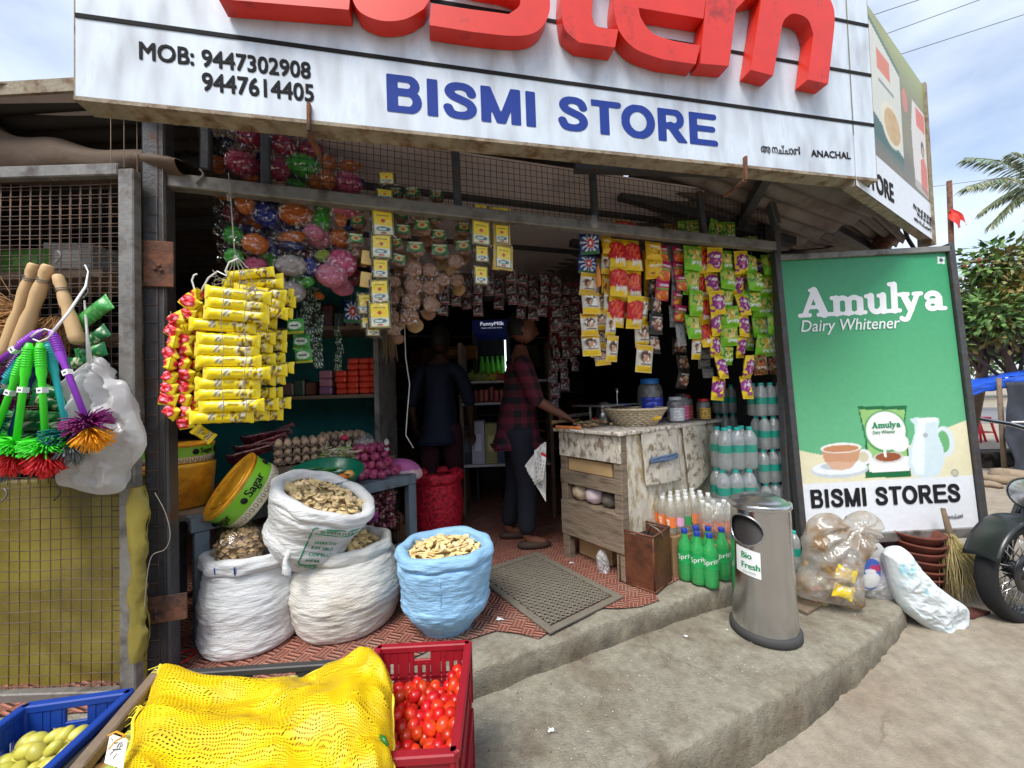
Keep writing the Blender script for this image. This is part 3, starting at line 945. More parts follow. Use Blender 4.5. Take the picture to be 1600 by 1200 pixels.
def sbox(mb, u0, u1, z0, z1, l0, l1):
	mb.box((u1 - u0, abs(l1 - l0), z1 - z0), basis(SA + SU * ((u0 + u1) / 2) + SN * ((l0 + l1) / 2) + UP * ((z0 + z1) / 2), SU, -SN, UP))
sbox(g, 0, SLn, ZS, ZST, -.05, -.004)
sbox(g, SLn, SLn + .04, ZS - .03, ZST + .02, -.07, .01)
g.build('frame', 'sign_frame', ss)
P = lambda u, z, l=0: SA + SU * u + SN * l + UP * z
panel_obj('printed_panel', 150, 170, P(0, ZS), P(SLn, ZS), P(0, ZST), paint_side, 'print', ss)
g = MB(); put_text(g, 'STORE', ons(1352, 290), ons(1397, 318), ons(1352, 258), .03); g.build('name_lettering', 'ink_black', ss)
g = MB()
put_text(g, 'PH: 94 47 30 29 08', ons(1427, 326), ons(1455, 348), ons(1427, 318), .02); put_text(g, '94 47 61 44 05', ons(1433, 338), ons(1455, 355), ons(1433, 331), .02); put_text(g, 'ആനച്ചാൽ', ons(1428, 344), ons(1455, 364), ons(1428, 337), .01)
g.build('phone_lettering', 'ink_black', ss)
# ================================================================ left lean-to, gate and what hangs on it
GY = 1.41
def ong(x, y, off=0.0): return onp(x, y, (0, GY + off, 0), Vector((0, -1, 0)))
lt = thing('lean_to_roof', 'corrugated sheet roof sloping over the mesh gate left of the white board', 'roof', (-1.9, 1.5, 2.55))
corrug((-2.9, 1.40, 2.585), (-2.9, 3.4, 2.30), (-1.30, 1.40, 2.625), .08, .012).build('roof_sheet', 'roof_dark', lt, sol=.003)
g = MB(); g.bar((-2.9, 1.39, 2.555), (-1.31, 1.39, 2.60), .012, .05); g.build('edge_strip', 'sign_frame', lt)
for yy in (1.75, 2.2):
	g = MB(); g.bar((-2.9, yy, 2.50 - .1 * (yy - 1.4)), (-1.3, yy, 2.54 - .1 * (yy - 1.4)), .05, .05); g.build('rafter', 'dark_steel', lt)
g = MB()
def tarpf(u, v):
	x = -2.5 + 1.23 * u
	top = ong(0, 262).z + .03 + (.30 - .27 * u) * (1 + .5 * nse(u, 0, 4, 5))
	a = v * math.pi * 2
	return Vector((x, 1.52 + .07 * math.cos(a) + .012 * nse(u, v, 0, 6), (ong(0, 262).z + top) / 2 + (top - ong(0, 262).z) / 2 * math.sin(a) + .012 * nse(u, v, 2, 7)))
g.grid(tarpf, 60, 24)
one(g, 'rolled_tarpaulin', 'brown_tarp', 'brown tarpaulin roll lying on top of the mesh gate', 'tarpaulin')

gate = thing('mesh_gate', 'grey steel framed gate of rusty wire mesh standing left of the shop front', 'gate', (-1.7, GY, ZF))
gt, gb = ong(100, 270).z, ong(205, 1092).z
gx = ong(204, 600).x
for a, b, w in (((gx, GY, gb), (gx, GY, gt), .058), ((-2.35, GY, gb), (-2.35, GY, gt), .058)):
	g = MB(); g.bar(a, b, w, .035, .004, (0, 1, 0)); g.build('frame_upright', 'grey_steel', gate)
for z, h in ((gt, .045), (gb + .02, .04)):
	g = MB(); g.bar((-2.32, GY, z), (gx - .03, GY, z), .033, h, .004, (0, 0, 1)); g.build('frame_rail', 'grey_steel', gate)
g = MB()
x = -2.31
while x < gx - .03:
	w = lambda z: .004 * nse(x, z, 0, 4)
	g.tube([(x + w(z), GY + .012, z) for z in np.linspace(gb + .03, gt - .02, 10)], .0016, 4)
	x += .0375
z = gb + .05
while z < gt - .02:
	g.tube([(xx, GY + .009, z + .006 * nse(xx, z, 3, 4)) for xx in np.linspace(-2.32, gx - .03, 12)], .0016, 4)
	z += .0375
x = -2.29
while x < gx - .03:
	g.tube([(x, GY + .02, 1.12 + .02 * nse(x, 0)), (x + .004, GY + .02, gt - .02)], .0015, 4)
	x += .0375
z = 1.14
while z < gt - .02:
	g.tube([(xx, GY + .022, z + .005 * nse(xx, z, 7, 4)) for xx in np.linspace(-2.32, gx - .03, 12)], .0015, 4)
	z += .0375
g.build('wire_mesh', 'rust_wire', gate)
for px_ in ((90, 400), (266 / 2, 455), (6, 772), (88, 770)):
	c = ong(px_[0], px_[1], -.02)
	g = MB(); g.tube([c + Vector((.012 * math.sin(a), 0, .02 - .012 * a)) for a in [i * .5 for i in range(9)]], .0028, 6); g.build('hook', 'grey_steel', gate)
# olive tarpaulins
g = MB()
zt_, zb_ = ong(100, 752).z, ong(100, 1100).z
g.grid(lambda u, v: Vector((-2.35 + (gx + .05 + 2.35) * u, GY + .07 + .02 * nse(u * 5, v * 4, 0) + .03 * (.3 - abs(nse(u * 4 + v * 2, v * 2.5, 5))), zb_ + (zt_ - zb_) * v)), 60, 40)
one(g, 'olive_tarpaulin', 'olive_tarp', 'olive yellow tarpaulin hung behind the lower half of the mesh gate', 'tarpaulin', sol=.003)
g = MB()
def foldf(u, v):
	p = ong(236, 755 + 262 * v, .03)
	w = .029 * (1 + .3 * math.sin(v * 9) + .5 * nse(v * 6, 0) + .5 * (.3 - abs(nse(u * 4, v * 12)))) * (.6 + .4 * min(1, v * 6)) * (1 - .55 * max(0, v - .75) * 4 * .7)
	a = u * 2 * math.pi
	return p + Vector((w * math.cos(a) + .012 * nse(v * 3, 9), .02 * math.sin(a) - .05 + .006 * nse(u * 5, v * 7), 0))
g.grid(foldf, 40, 90)
o = one(g, 'folded_tarpaulin', 'olive_tarp', 'folded olive tarpaulin stuffed between the mesh gate and the left post', 'tarpaulin')
g = MB(); g.tube(spline([ong(x, y, -.05) for x, y in ((242, 770), (258, 800), (266, 835), (258, 858), (238, 868), (230, 900), (226, 950))], 6), .0012, 6)
one(g, 'packing_string', 'twine', 'white cord tied round the folded olive tarpaulin', 'string')
# shelving seen through the gate
sh = thing('stall_shelf', 'dim plank shelving behind the upper mesh gate', 'shelf', (-1.8, 1.8, ZF))
for z in (1.33, 1.72, 2.0):
	g = MB(); g.box((.85, .3, .03), T(-2.24, 1.85, z)); g.build('shelf_board', 'shelf_wood', sh)
for x in (-2.6, -1.86):
	g = MB(); g.box((.05, .05, 1.9), T(x, 1.98, ZF + .95)); g.build('upright', 'shelf_wood', sh)
def carton(name, label, x, y, z, w, d, h, c, rz=0, m='matte'):
	g = MB(); g.cc = c
	g.box((w, d, h), T(x, y, z + h / 2) @ RZ(rz), .003)
	g.cc = tuple(min(1, k * 1.5 + .05) for k in c)
	g.box((w * .5, d + .002, h * .4), T(x, y, z + h / 2) @ RZ(rz))
	return one(g, name, m, label, 'box')
carton('carton', 'grey carton on the highest plank behind the mesh gate', -1.98, 1.8, 2.02, .2, .2, .12, S(150, 150, 148), .1)
carton('carton', 'green carton at the far left on the plank behind the mesh gate', -2.15, 1.8, 2.015, .25, .2, .1, S(70, 120, 40), -.1)

# ---- toilet brushes tied in a bunch
mat('nylon', (1, 1, 1), .35, var=.08, vs=30, col=True)
BC = dict(green=S(70, 232, 50), red=S(226, 40, 48), purple=S(150, 62, 200), teal=S(40, 190, 190), orange=S(255, 172, 20), grey=S(116, 126, 132), deepteal=S(20, 116, 112), blue=S(24, 50, 130), plum=S(132, 30, 112), violet=S(86, 50, 120))
def brush(x0, y0, x1, y1, off, ch, cu_, cl, label, stick=True, rs=1.0):
	off -= .05
	a, b = ong(x0, y0, off), ong(x1, y1, off - .01)
	L = (b - a).length
	M = lookz(a, b - a, (0, -1, 0))
	r = thing('toilet_brush', label, 'brush', group='plastic toilet brushes hung on the gate', M=M)
	g = MB(); g.cc = BC[ch]
	g.tube([(0, 0, 0), (0, 0, .02), (0, 0, L * .3), (0, 0, L * .35), (0, 0, L)], [.007, .0125, .0125, .009, .0085], 10)
	for k in range(8): g.tube([(0, 0, .018 + k * .008), (0, 0, .021 + k * .008)], .0145, 10)
	g.build('handle', 'plastic', r, world=False)
	if stick:
		g = MB(); g.cc = S(235, 238, 240)
		g.box((.0185, .0185, .018), T(0, 0, L * .45)); g.cc = S(70, 70, 80); g.box((.01, .0192, .005), T(0, 0, L * .452))
		g.build('price_sticker', 'matte', r, world=False)
	rn = random.Random(int(x0 * 7 + y1))
	for nm, c, lo, hi, zc in (('upper_bristles', cu_, 62, 108, .0), ('lower_bristles', cl, -8, 66, .028)):
		g = MB()
		for k in range(190):
			th = math.radians(rn.uniform(lo, hi)); ph = rn.uniform(0, 2 * math.pi)
			d = Vector((math.sin(th) * math.cos(ph), math.sin(th) * math.sin(ph), math.cos(th)))
			ln = (.066 if nm[0] == 'u' else .062) * rs * rn.uniform(.88, 1.06)
			s = rn.uniform(.8, 1.15)
			g.cc = tuple(q * s for q in BC[c])
			p0 = Vector((0, 0, L + zc - .01 + rn.uniform(-.012, .012)))
			g.tube([p0 + d * .008, p0 + d * ln * .7, p0 + d * ln + Vector((0, 0, .004))], [.0016, .0022, .0018], 4)
		g.build(nm, 'nylon', r, world=False)
	return r
brush(80, 516, 138, 664, -.10, 'purple', 'plum', 'orange', 'purple toilet brush with a plum and orange head, rightmost of the bunch')
brush(62, 536, 72, 702, -.10, 'green', 'green', 'red', 'bright green brush with red tip hanging nearly upright in the bunch')
brush(46, 536, 24, 700, -.11, 'green', 'green', 'red', 'bright green brush with red tip slanting left, second green from the left')
brush(40, 552, -14, 690, -.085, 'green', 'green', 'red', 'green brush slanting far left with its head out of the picture')
brush(74, 534, 108, 684, -.07, 'teal', 'deepteal', 'grey', 'teal brush with a dark teal and grey head behind the purple one', False)
brush(66, 516, -30, 585, -.09, 'purple', 'plum', 'orange', 'pale purple brush lying out to the upper left of the bunch')
brush(34, 560, -34, 655, -.07, 'teal', 'deepteal', 'grey', 'teal brush slanting left under the purple one')
brush(56, 560, 6, 712, -.055, 'blue', 'blue', 'grey', 'dark blue brush half hidden behind the two green ones', False)
brush(40, 545, -20, 625, -.055, 'violet', 'plum', 'orange', 'dull violet brush slanting left at the back of the bunch', False)
g = MB(); g.tube([ong(78, 524, -.16), ong(106, 490, -.13), ong(134, 448, -.03), ong(138, 425, .01), ong(133, 414, .01)], [.004, .004, .004, .0025, .0025], 8)
g.tube([ong(x, y, -.18) for x, y in ((52, 530), (62, 534), (75, 528), (84, 518), (70, 514), (56, 520), (48, 526))], .0025, 6)
one(g, 'wire_hanger', 'white_plastic', 'white wire hanger holding the bunch of toilet brushes', 'hanger')
# ---- wooden rolling pins
mat('pin_wood', S(206, 172, 126), .6, var=.12, vs=14, c2=S(182, 134, 88), c2s=7, c2a=.5, c2b=.8, stretch=(1, 1, .12), bump=.1)
for x0, y0, x1, y1, off, rr, lb in ((54, 412, 6, 560, -.035, 1.0, 'brown rolling pin hanging leftmost, shaded wood'), (76, 414, 26, 552, -.06, 1.06, 'pale rolling pin hanging in the middle of three'), (90, 430, 122, 536, -.05, 1.0, 'pale rolling pin hanging rightmost, its thick end low')):
	a, b = ong(x0, y0, off), ong(x1, y1, off); L = (b - a).length
	r = thing('rolling_pin', lb, 'rolling pin', group='wooden rolling pins on the gate', M=lookz(a, b - a))
	prof = [(0, 0), (.016, 0), (.021, .006), (.023, .03), (.018, .055), (.0235, .08), (.0255, .11), (.021, L * .5), (.027, L * .62), (.029, L * .9), (.027, L - .004), (.02, L), (0, L)]
	g = MB(); g.lathe([(p * rr * .74, z) for p, z in prof], 18); g.build('body', 'pin_wood', r, world=False)
	g = MB(); g.tube([(.0168 * rr * math.cos(t), .0168 * rr * math.sin(t), .05 + .0006 * k) for k, t in enumerate([i * .5 for i in range(26)])], .0016, 5); g.build('binding', 'grey_steel', r, world=False)
# ---- coir brooms
mat('coir', (1, 1, 1), .9, var=.2, vs=40, col=True)
for cx_, cy_, ang, nn, lb in ((20, 500, 0, 420, 'bundle of brown coir fibre behind the left rolling pins'), (82, 520, -.9, 360, 'brown coir broom head fanning down between the rolling pins')):
	g = MB(); rn = random.Random(cx_)
	c = ong(cx_, cy_, -.01)
	for k in range(nn):
		a = ang + rn.gauss(0, .35)
		d = Vector((-math.cos(a), rn.uniform(-.2, .1), math.sin(a)))
		p = c + Vector((rn.uniform(-.01, .05), rn.uniform(-.03, .02), rn.uniform(-.06, .06)))
		w = rn.uniform(.6, 1.3)
		g.cc = tuple(q * w for q in S(178, 132, 84))
		l = rn.uniform(.07, .15)
		g.tube([p, p + d * l * .5, p + d * l + Vector((0, 0, rn.uniform(-.03, .01)))], [.0016, .0014, .0008], 3)
	one(g, 'coir_broom', 'coir', lb, 'broom')
# ---- green wafer packets
def roll_packet(a, b, r, c1, c2, label, group, seed=0, name='packet_roll', cat='packet', mt='foil', end=None, flat=.75, parent=None):
	"""soft cylindrical packet with crimped fins"""
	a, b = Vector(a), Vector(b); L = (b - a).length
	M = lookz(a, b - a)
	g = MB(); rn = random.Random(seed)
	n, m = 14, 22
	vs, fs, cs = [], [], []
	for j in range(m + 1):
		t = j / m
		e = min(t, 1 - t) * L
		k = min(1, max(0, (e - .012) / .018)) ** .6
		for i in range(n):
			q = 2 * math.pi * i / n
			w = r * (1.25 - .25 * k)
			h = r * (.04 + (flat - .04) * k)
			ww = 1 + .06 * nse(q, t * 6, seed, 2)
			vs.append((h * math.sin(q) * ww, w * math.cos(q) * ww, t * L + .003 * nse(q * 2, seed, 0)))
			pat = c1
			if end and (t > 1 - end[0] or t < end[1]): pat = end[2]
			elif c2 and nse(q * 1.1, t * 9, seed * 3.1, 1.6) > .22 and .15 < t < .9: pat = c2
			cs.append(pat)
	for j in range(m):
		for i in range(n): fs.append((j * n + i, j * n + (i + 1) % n, (j + 1) * n + (i + 1) % n, (j + 1) * n + i))
	fs += [tuple(range(n - 1, -1, -1)), tuple(m * n + i for i in range(n))]
	g.add(vs, fs, M, True, cs)
	if parent is not None: return g.build(name, mt, parent)
	return one(g, name, mt, label, cat, group)
DG, LG, CR = S(22, 112, 58), S(60, 160, 70), S(214, 214, 180)
gp = [((122, 508), (172, 470), LG, 'bright green roll packet pointing up right above the white bag'), ((132, 540), (168, 514), DG, 'dark green packet second from the top beside the rolling pin'),
	  ((118, 556), (166, 544), DG, 'dark green packet third from the top above the white bag'), ((106, 570), (160, 556), DG, 'dark green packet lowest of four at the right of the pins'),
	  ((50, 600), (108, 625), DG, 'green roll packet top of the pile behind the brushes'), ((48, 622), (108, 636), DG, 'green roll packet second from top behind the brushes'), ((0, 648), (110, 652), DG, 'green roll packet third from top behind the brush handles'),
	  ((0, 664), (112, 668), DG, 'green roll packet in the middle of the pile behind the brushes'), ((0, 684), (112, 686), DG, 'green roll packet below the middle of the pile'), ((0, 700), (108, 702), CR, 'cream roll packet at the bottom of the green pile')]
for k, (p, q, c, lb) in enumerate(gp):
	roll_packet(ong(p[0], p[1], -.012 - .006 * (k % 3)), ong(q[0], q[1], -.02), .021 if k != 0 else .026, c, CR if k % 2 else S(120, 180, 110), lb, 'green roll packets on the gate', k)

# ---- generic soft bag traced from its silhouette, given real thickness
def softbag(outline, ctr, depth, thick, seed=0, wr=.008, fs=9, rings=46, seg=150, sharp=.5, pull=None, tilt=0.0):
	P = [at(x, y, depth) for x, y in outline]
	C = at(ctr[0], ctr[1], depth)
	Q = spline([(p.x, p.z, 0) for p in P + [P[0]]], 10)[:-1]
	# resample by arc length
	Ls = [0]
	for i in range(len(Q)): Ls.append(Ls[-1] + (Q[(i + 1) % len(Q)] - Q[i]).length)
	out = []
	for k in range(seg):
		s = Ls[-1] * k / seg
		i = max(j for j in range(len(Q)) if Ls[j] <= s)
		t = (s - Ls[i]) / max(1e-9, Ls[i + 1] - Ls[i])
		out.append(Q[i].lerp(Q[(i + 1) % len(Q)], t))
	g = MB()
	for side in (-1, 1):
		vs = []
		for j in range(rings + 1):
			rho = (j / rings) ** .8
			for k in range(seg):
				e = out[k]
				x = C.x + (e.x - C.x) * rho; z = C.z + (e.y - C.z) * rho
				th = thick * (1 - rho ** 2.2) ** sharp
				fold = wr * (.8 * nse(x * fs, z * fs, seed) + 1.3 * (.35 - abs(nse(x * fs * 1.1 + .5 * nse(z * fs, x, 2), z * fs * .8, seed + 5))) + .9 * (.3 - abs(nse(x * fs * 2.1, z * fs * 1.6, seed + 9))) + .5 * (.3 - abs(nse(x * fs * 4, z * fs * 4.4, seed + 11))))
				if pull:
					pp = at(pull[0], pull[1], depth)
					an = math.atan2(z - pp.z, x - pp.x)
					fold += wr * 1.9 * math.sin(an * 17 + 3 * nse(x * 4, z * 4, seed)) * min(1, math.hypot(x - pp.x, z - pp.z) * 12) * math.exp(-math.hypot(x - pp.x, z - pp.z) * 5)
				vs.append((x, depth + side * (th + fold * min(1, (1 - rho) * 6)) + (z - C.z) * tilt, z))
		fs_ = []
		for j in range(rings):
			for k in range(seg):
				q = (j * seg + k, j * seg + (k + 1) % seg, (j + 1) * seg + (k + 1) % seg, (j + 1) * seg + k)
				fs_.append(q if side < 0 else q[::-1])
		g.add(vs, fs_)
	return g
film('bag_film_white', c=(.95, .96, .97), gloss=.12, rough=.18, haze=.72, bs=17)
g = softbag([(118, 582), (140, 562), (160, 560), (172, 590), (196, 598), (208, 640), (228, 684), (222, 712), (200, 738), (196, 765), (160, 772), (120, 762), (94, 752), (98, 700), (112, 640)], (160, 680), GY - .055, .042, 4, .021, 11, pull=(150, 560))
g.tube([ong(140, 566, -.08), ong(136, 520, -.06), ong(132, 470, -.01)], [.008, .004, .003], 6)
one(g, 'plastic_bag', 'bag_film_white', 'crumpled white carrier bag hanging on the gate right of the brushes', 'bag')

# ================================================================ sacks of dried slices
def sackmat(n, c, c2, a=.52):
	mat(n, c, .62, var=.06, vs=10, c2=c2, c2s=5, c2a=a, c2b=.82, bump=.8, bs=9, bstretch=(2.2, 2.2, 11))
sackmat('woven_white', S(226, 228, 228), S(190, 186, 176)); sackmat('woven_dirty', S(218, 216, 208), S(168, 148, 118), .5); sackmat('woven_blue', S(150, 196, 232), S(126, 172, 214), .5)
class Sack:
	def __init__(s, M, H, rb, rm, rt, rim, seed, lean=0, sq=.0):
		s.M, s.H, s.rb, s.rm, s.rt, s.rim, s.seed, s.sq = M, H, rb, rm, rt, rim, seed, sq
		s.prof = spline([(rb * .2, .0, 0), (rb * .82, .0, 0), (rb, H * .07, 0), (rm * .98, H * .3, 0), (rm, H * .5, 0), (rt, H * .8, 0), (rim * 1.0, H * .86, 0)], 9)
		s.prof += spline([(rim + .014, H * .845, 0), (rim + .026, H * .9, 0), (rim + .018, H * .985, 0), (rim - .004, H, 0), (rim - .022, H * .97, 0), (rim - .03, H * .9, 0)], 5)
	def pos(s, a, t, lift=0):
		x = t * (len(s.prof) - 1); i = min(int(x), len(s.prof) - 2); f = x - i
		p = s.prof[i].lerp(s.prof[i + 1], f)
		z0 = p.y / s.H
		w = 1 + .035 * nse(math.cos(a), math.sin(a), s.seed + z0, 1.6)
		cr = .0065 * nse(a * 1.6 * 2.2, p.y * 62, s.seed, 1) + .0035 * nse(a * 6, p.y * 130, s.seed + 3, 1)
		if z0 > .84: cr = .008 * nse(a * 3, p.y * 40, s.seed + 7, 1) + .004 * math.sin(a * 9 + s.seed)
		if z0 < .06: cr *= .3
		q = 1 - s.sq * abs(math.sin(2 * a)) * .5
		r = max(.001, p.x * w * q + cr + lift)
		dz = .012 * nse(math.cos(a), math.sin(a), s.seed + 20, 1.3) * min(1, z0 * 1.5)
		return s.M @ Vector((r * math.cos(a), r * math.sin(a), p.y + dz))
	def mesh(s):
		g = MB(); n, m = 110, 100
		g.grid(lambda u, v: s.pos(u * 2 * math.pi, v), n, m, closeu=True)
		return g
	def text(s, mb, txt, a0, z0, h, ital=0):
		vs, fs = text_geo(txt)
		x0 = min(v.x for v in vs)
		ys = [p.y for p in s.prof]
		for dx in (0, .06):
			pts = []
			for v in vs:
				zz = z0 + v.y * h
				k = next((i for i in range(len(ys) - 1) if ys[i] <= zz < ys[i + 1]), 20)
				t = (k + (zz - ys[k]) / max(1e-6, ys[k + 1] - ys[k])) / (len(s.prof) - 1)
				pts.append(s.pos(a0 + (v.x - x0 + dx) * h / s.rm, t, .003 + dx * .005))
			mb.add(pts, fs, None, False)
	def line(s, mb, pts, w):
		ys = [p.y for p in s.prof]
		out = []
		for a, zz in pts:
			k = next((i for i in range(len(ys) - 1) if ys[i] <= zz < ys[i + 1]), 20)
			out.append(s.pos(a, (k + (zz - ys[k]) / max(1e-6, ys[k + 1] - ys[k])) / (len(s.prof) - 1), .0005))
		mb.tube(out, w, 5)
mat('dried_slice', (1, 1, 1), .8, var=.18, vs=50, col=True, bump=.2)
def chips(M, r, n, size, seed, label, dome=.03, name='dried_slices', c=S(238, 214, 160)):
	rn = random.Random(seed); g = MB()
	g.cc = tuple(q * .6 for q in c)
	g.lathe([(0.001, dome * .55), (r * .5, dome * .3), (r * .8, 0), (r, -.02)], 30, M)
	for k in range(n):
		rr = r * math.sqrt(rn.random()) * .97; a = rn.uniform(0, 6.283)
		z = dome * (1 - (rr / r) ** 2) - .004 + rn.uniform(-.004, .010)
		m = M @ T(rr * math.cos(a), rr * math.sin(a), z) @ RZ(rn.uniform(0, 6.28)) @ RX(rn.gauss(0, .45)) @ RY(rn.gauss(0, .4))
		sz = size * rn.uniform(.7, 1.25); e = rn.uniform(.45, .75); b = rn.uniform(.2, .6)
		w = rn.uniform(.72, 1.18); g.cc = (c[0] * w, c[1] * w * rn.uniform(.94, 1.03), c[2] * w * rn.uniform(.85, 1.05))
		vs = []; K_ = 9
		for h in (.0, size * .13):
			for q in range(K_):
				t = 6.283 * q / K_
				x, y = math.cos(t) * sz, math.sin(t) * sz * e * (1 + .12 * math.sin(3 * t))
				vs.append((x, y, h + b * x * x / sz * .6))
		g.add(vs, [tuple(range(K_ - 1, -1, -1)), tuple(range(K_, 2 * K_))] + [(i, (i + 1) % K_, K_ + (i + 1) % K_, K_ + i) for i in range(K_)], m, False)
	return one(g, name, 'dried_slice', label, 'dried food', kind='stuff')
def make_sack(sk, m, label):
	g = sk.mesh()
	return g
s1 = Sack(T(-.335, 1.80, ZF + .004), .37, .13, .20, .215, .195, 3)
r = thing('blue_sack', 'light blue woven sack full of dried slices on the red tiles', 'sack', (-.335, 1.80, ZF)); s1.mesh().build('bag', 'woven_blue', r)
g = MB(); s1.line(g, [(-1.5, z) for z in np.linspace(.02, .3, 12)], .0016); g.build('seam', 'woven_blue', r)
chips(s1.M @ T(0, 0, .325), .175, 190, .021, 1, 'pale dried slices filling the light blue sack', .045)
s2 = Sack(T(-.82, 1.87, ZF + .004), .375, .225, .25, .215, .18, 8)
r = thing('white_sack', 'bulging dirt stained white sack in front, beside the light blue sack', 'sack', (-.82, 1.87, ZF)); s2.mesh().build('bag', 'woven_dirty', r)
chips(s2.M @ T(0, 0, .33), .165, 200, .019, 2, 'tan dried slices in the stained middle sack', .05, c=S(234, 204, 146))
s3 = Sack(T(-1.19, 1.76, ZF + .004), .40, .20, .20, .18, .17, 13)
r = thing('white_sack', 'tall white ribbed sack beside the table leg, leftmost of the sacks', 'sack', (-1.19, 1.76, ZF)); s3.mesh().build('bag', 'woven_white', r)
g = MB(); s3.line(g, [(-1.75 + .0 * z, z) for z in (.345, .362, .38)], .003); s3.line(g, [(-1.32, z) for z in (.345, .362, .38)], .003); g.build('ink_mark', 'ink_blue', r)
ax = (at(512, 742, 1.72) - at(462, 868, 1.70)).normalized() + Vector((0.06, -.05, 0))
M4 = lookz(at(466, 872, 1.76), ax, (0, 1, 0))
s4 = Sack(M4, .335, .12, .185, .22, .205, 21)
r = thing('white_sack', 'open white sack with green print tilted on top of the two lower sacks', 'sack', M=T(M4.translation)); s4.mesh().build('bag', 'woven_white', r)
chips(s4.M @ T(0, 0, .292), .178, 190, .018, 3, 'dried slices in the topmost tilted sack', .04, c=S(238, 214, 164))
g = MB()
kp = at(452, 862, 1.58)
g.tube([kp + Vector((.03, .05, .03)), kp, kp + Vector((-.01, -.012, -.03)), kp + Vector((0, -.02, -.07)), kp + Vector((.012, -.02, -.1))], [.05, .014, .009, .018, .004], 10)
g.build('tied_corner', 'woven_white', r)
mat('ink_green', S(30, 140, 92), .6)
def facing(sk, x, y, dep):        # angle on the sack that looks at a pixel
	q = sk.M.inverted() @ at(x, y, dep)
	return math.atan2(q.y, q.x)
a0 = facing(s4, 500, 815, 1.5)
if True:
	g = MB()
	sg = 1
	p1 = s4.pos(a0, .4); p2 = s4.pos(a0 + .1, .4)
	sg = 1 if p2.x > p1.x else -1
	s4.line(g, [(a0 + sg * t, .27) for t in np.linspace(1.0, 0, 14)] + [(a0 - sg * .03, z) for z in np.linspace(.26, .09, 10)] + [(a0 + sg * t, .075) for t in np.linspace(.02, 1.0, 14)], .0035)
	s4.line(g, [(a0 + sg * t, .24) for t in np.linspace(.03, 1.0, 14)], .002)
	for k, (tx, zz) in enumerate((('SUMIYA FOODS', .25), ('SHAKTHI', .19), ('KVS 50KG', .16), ('COIMBATORE', .13), ('INDIA', .1), ('BEST BEFORE', .048))):
		if sg > 0: s4.text(g, tx, a0 + (.10 if k < 5 else -.1), zz, .021)
	g.build('green_print', 'ink_green', r)
# flake-filled clear bag on the left sack
g = softbag([(336, 885), (334, 846), (350, 824), (378, 812), (408, 818), (420, 846), (420, 890), (380, 892)], (378, 854), 1.70, .12, 31, .012, 14)
g2 = MB(); rn = random.Random(5)
c0 = at(376, 856, 1.70)
for k in range(420):
	v = Vector((rn.gauss(0, 1), rn.gauss(0, 1), rn.gauss(0, 1))).normalized()
	p = c0 + Vector((v.x * .103, v.y * .085, v.z * .092)) * rn.uniform(.85, 1)
	w = rn.uniform(.6, 1.2); g2.cc = tuple(q * w for q in S(222, 188, 138))
	m = lookz(p, v + Vector((rn.gauss(0, .4), rn.gauss(0, .4), rn.gauss(0, .4))))
	s = rn.uniform(.008, .017)
	g2.add([(s, 0, 0), (0, s * .7, .003), (-s, 0, 0), (0, -s * .7, .003)], [(0, 1, 2, 3)], m, False)
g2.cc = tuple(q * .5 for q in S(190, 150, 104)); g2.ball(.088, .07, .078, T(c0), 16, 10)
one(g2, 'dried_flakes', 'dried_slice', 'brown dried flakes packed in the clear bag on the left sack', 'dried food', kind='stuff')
one(g, 'clear_bag', 'clear_film', 'clear plastic bag of brown flakes resting on the leftmost white sack', 'bag')
# ================================================================ table and the goods behind the sacks
TZ = EYE - .495
TA_, TB_ = Vector((-1.36, 1.68, 0)), Vector((-.65, 2.47, 0))
TU = (TB_ - TA_).normalized(); TN = Vector((-TU.y, TU.x, 0)); TL = (TB_ - TA_).length; TD = .62
def TP(u, d, z): p = TA_ + TU * u + TN * d; return Vector((p.x, p.y, z))
tb = thing('display_table', 'grey blue painted wooden table behind the white sacks', 'table', TP(TL / 2, TD / 2, ZF))
for d in (.035,):
	g = MB(); g.bar(TP(-.04, d, TZ - .03), TP(TL + .03, d, TZ - .03), .06, .06, .004); g.build('edge_rail', 'grey_blue_wood', tb)
g = MB(); g.bar(TP(TL, .065, TZ - .032), TP(TL, TD, TZ - .032), .06, .055, .004); g.build('edge_rail', 'grey_blue_wood', tb)
for k in range(5):
	g = MB(); g.bar(TP(-.04, .12 + k * .115, TZ - .016), TP(TL - .03, .12 + k * .115, TZ - .016), .105, .03, .003); g.build('top_board', 'grey_blue_wood', tb)
for u, d in ((.0, .035), (TL, .035), (0, TD), (TL, TD)):
	g = MB(); g.bar(TP(u, d, ZF), TP(u, d, TZ - .062), .055, .055, .004, TU); g.build('leg', 'grey_blue_wood', tb)
g = MB(); g.bar(TP(.03, .035, ZF + .12), TP(TL - .03, .035, ZF + .12), .04, .03, .003); g.build('stretcher', 'grey_blue_wood', tb)
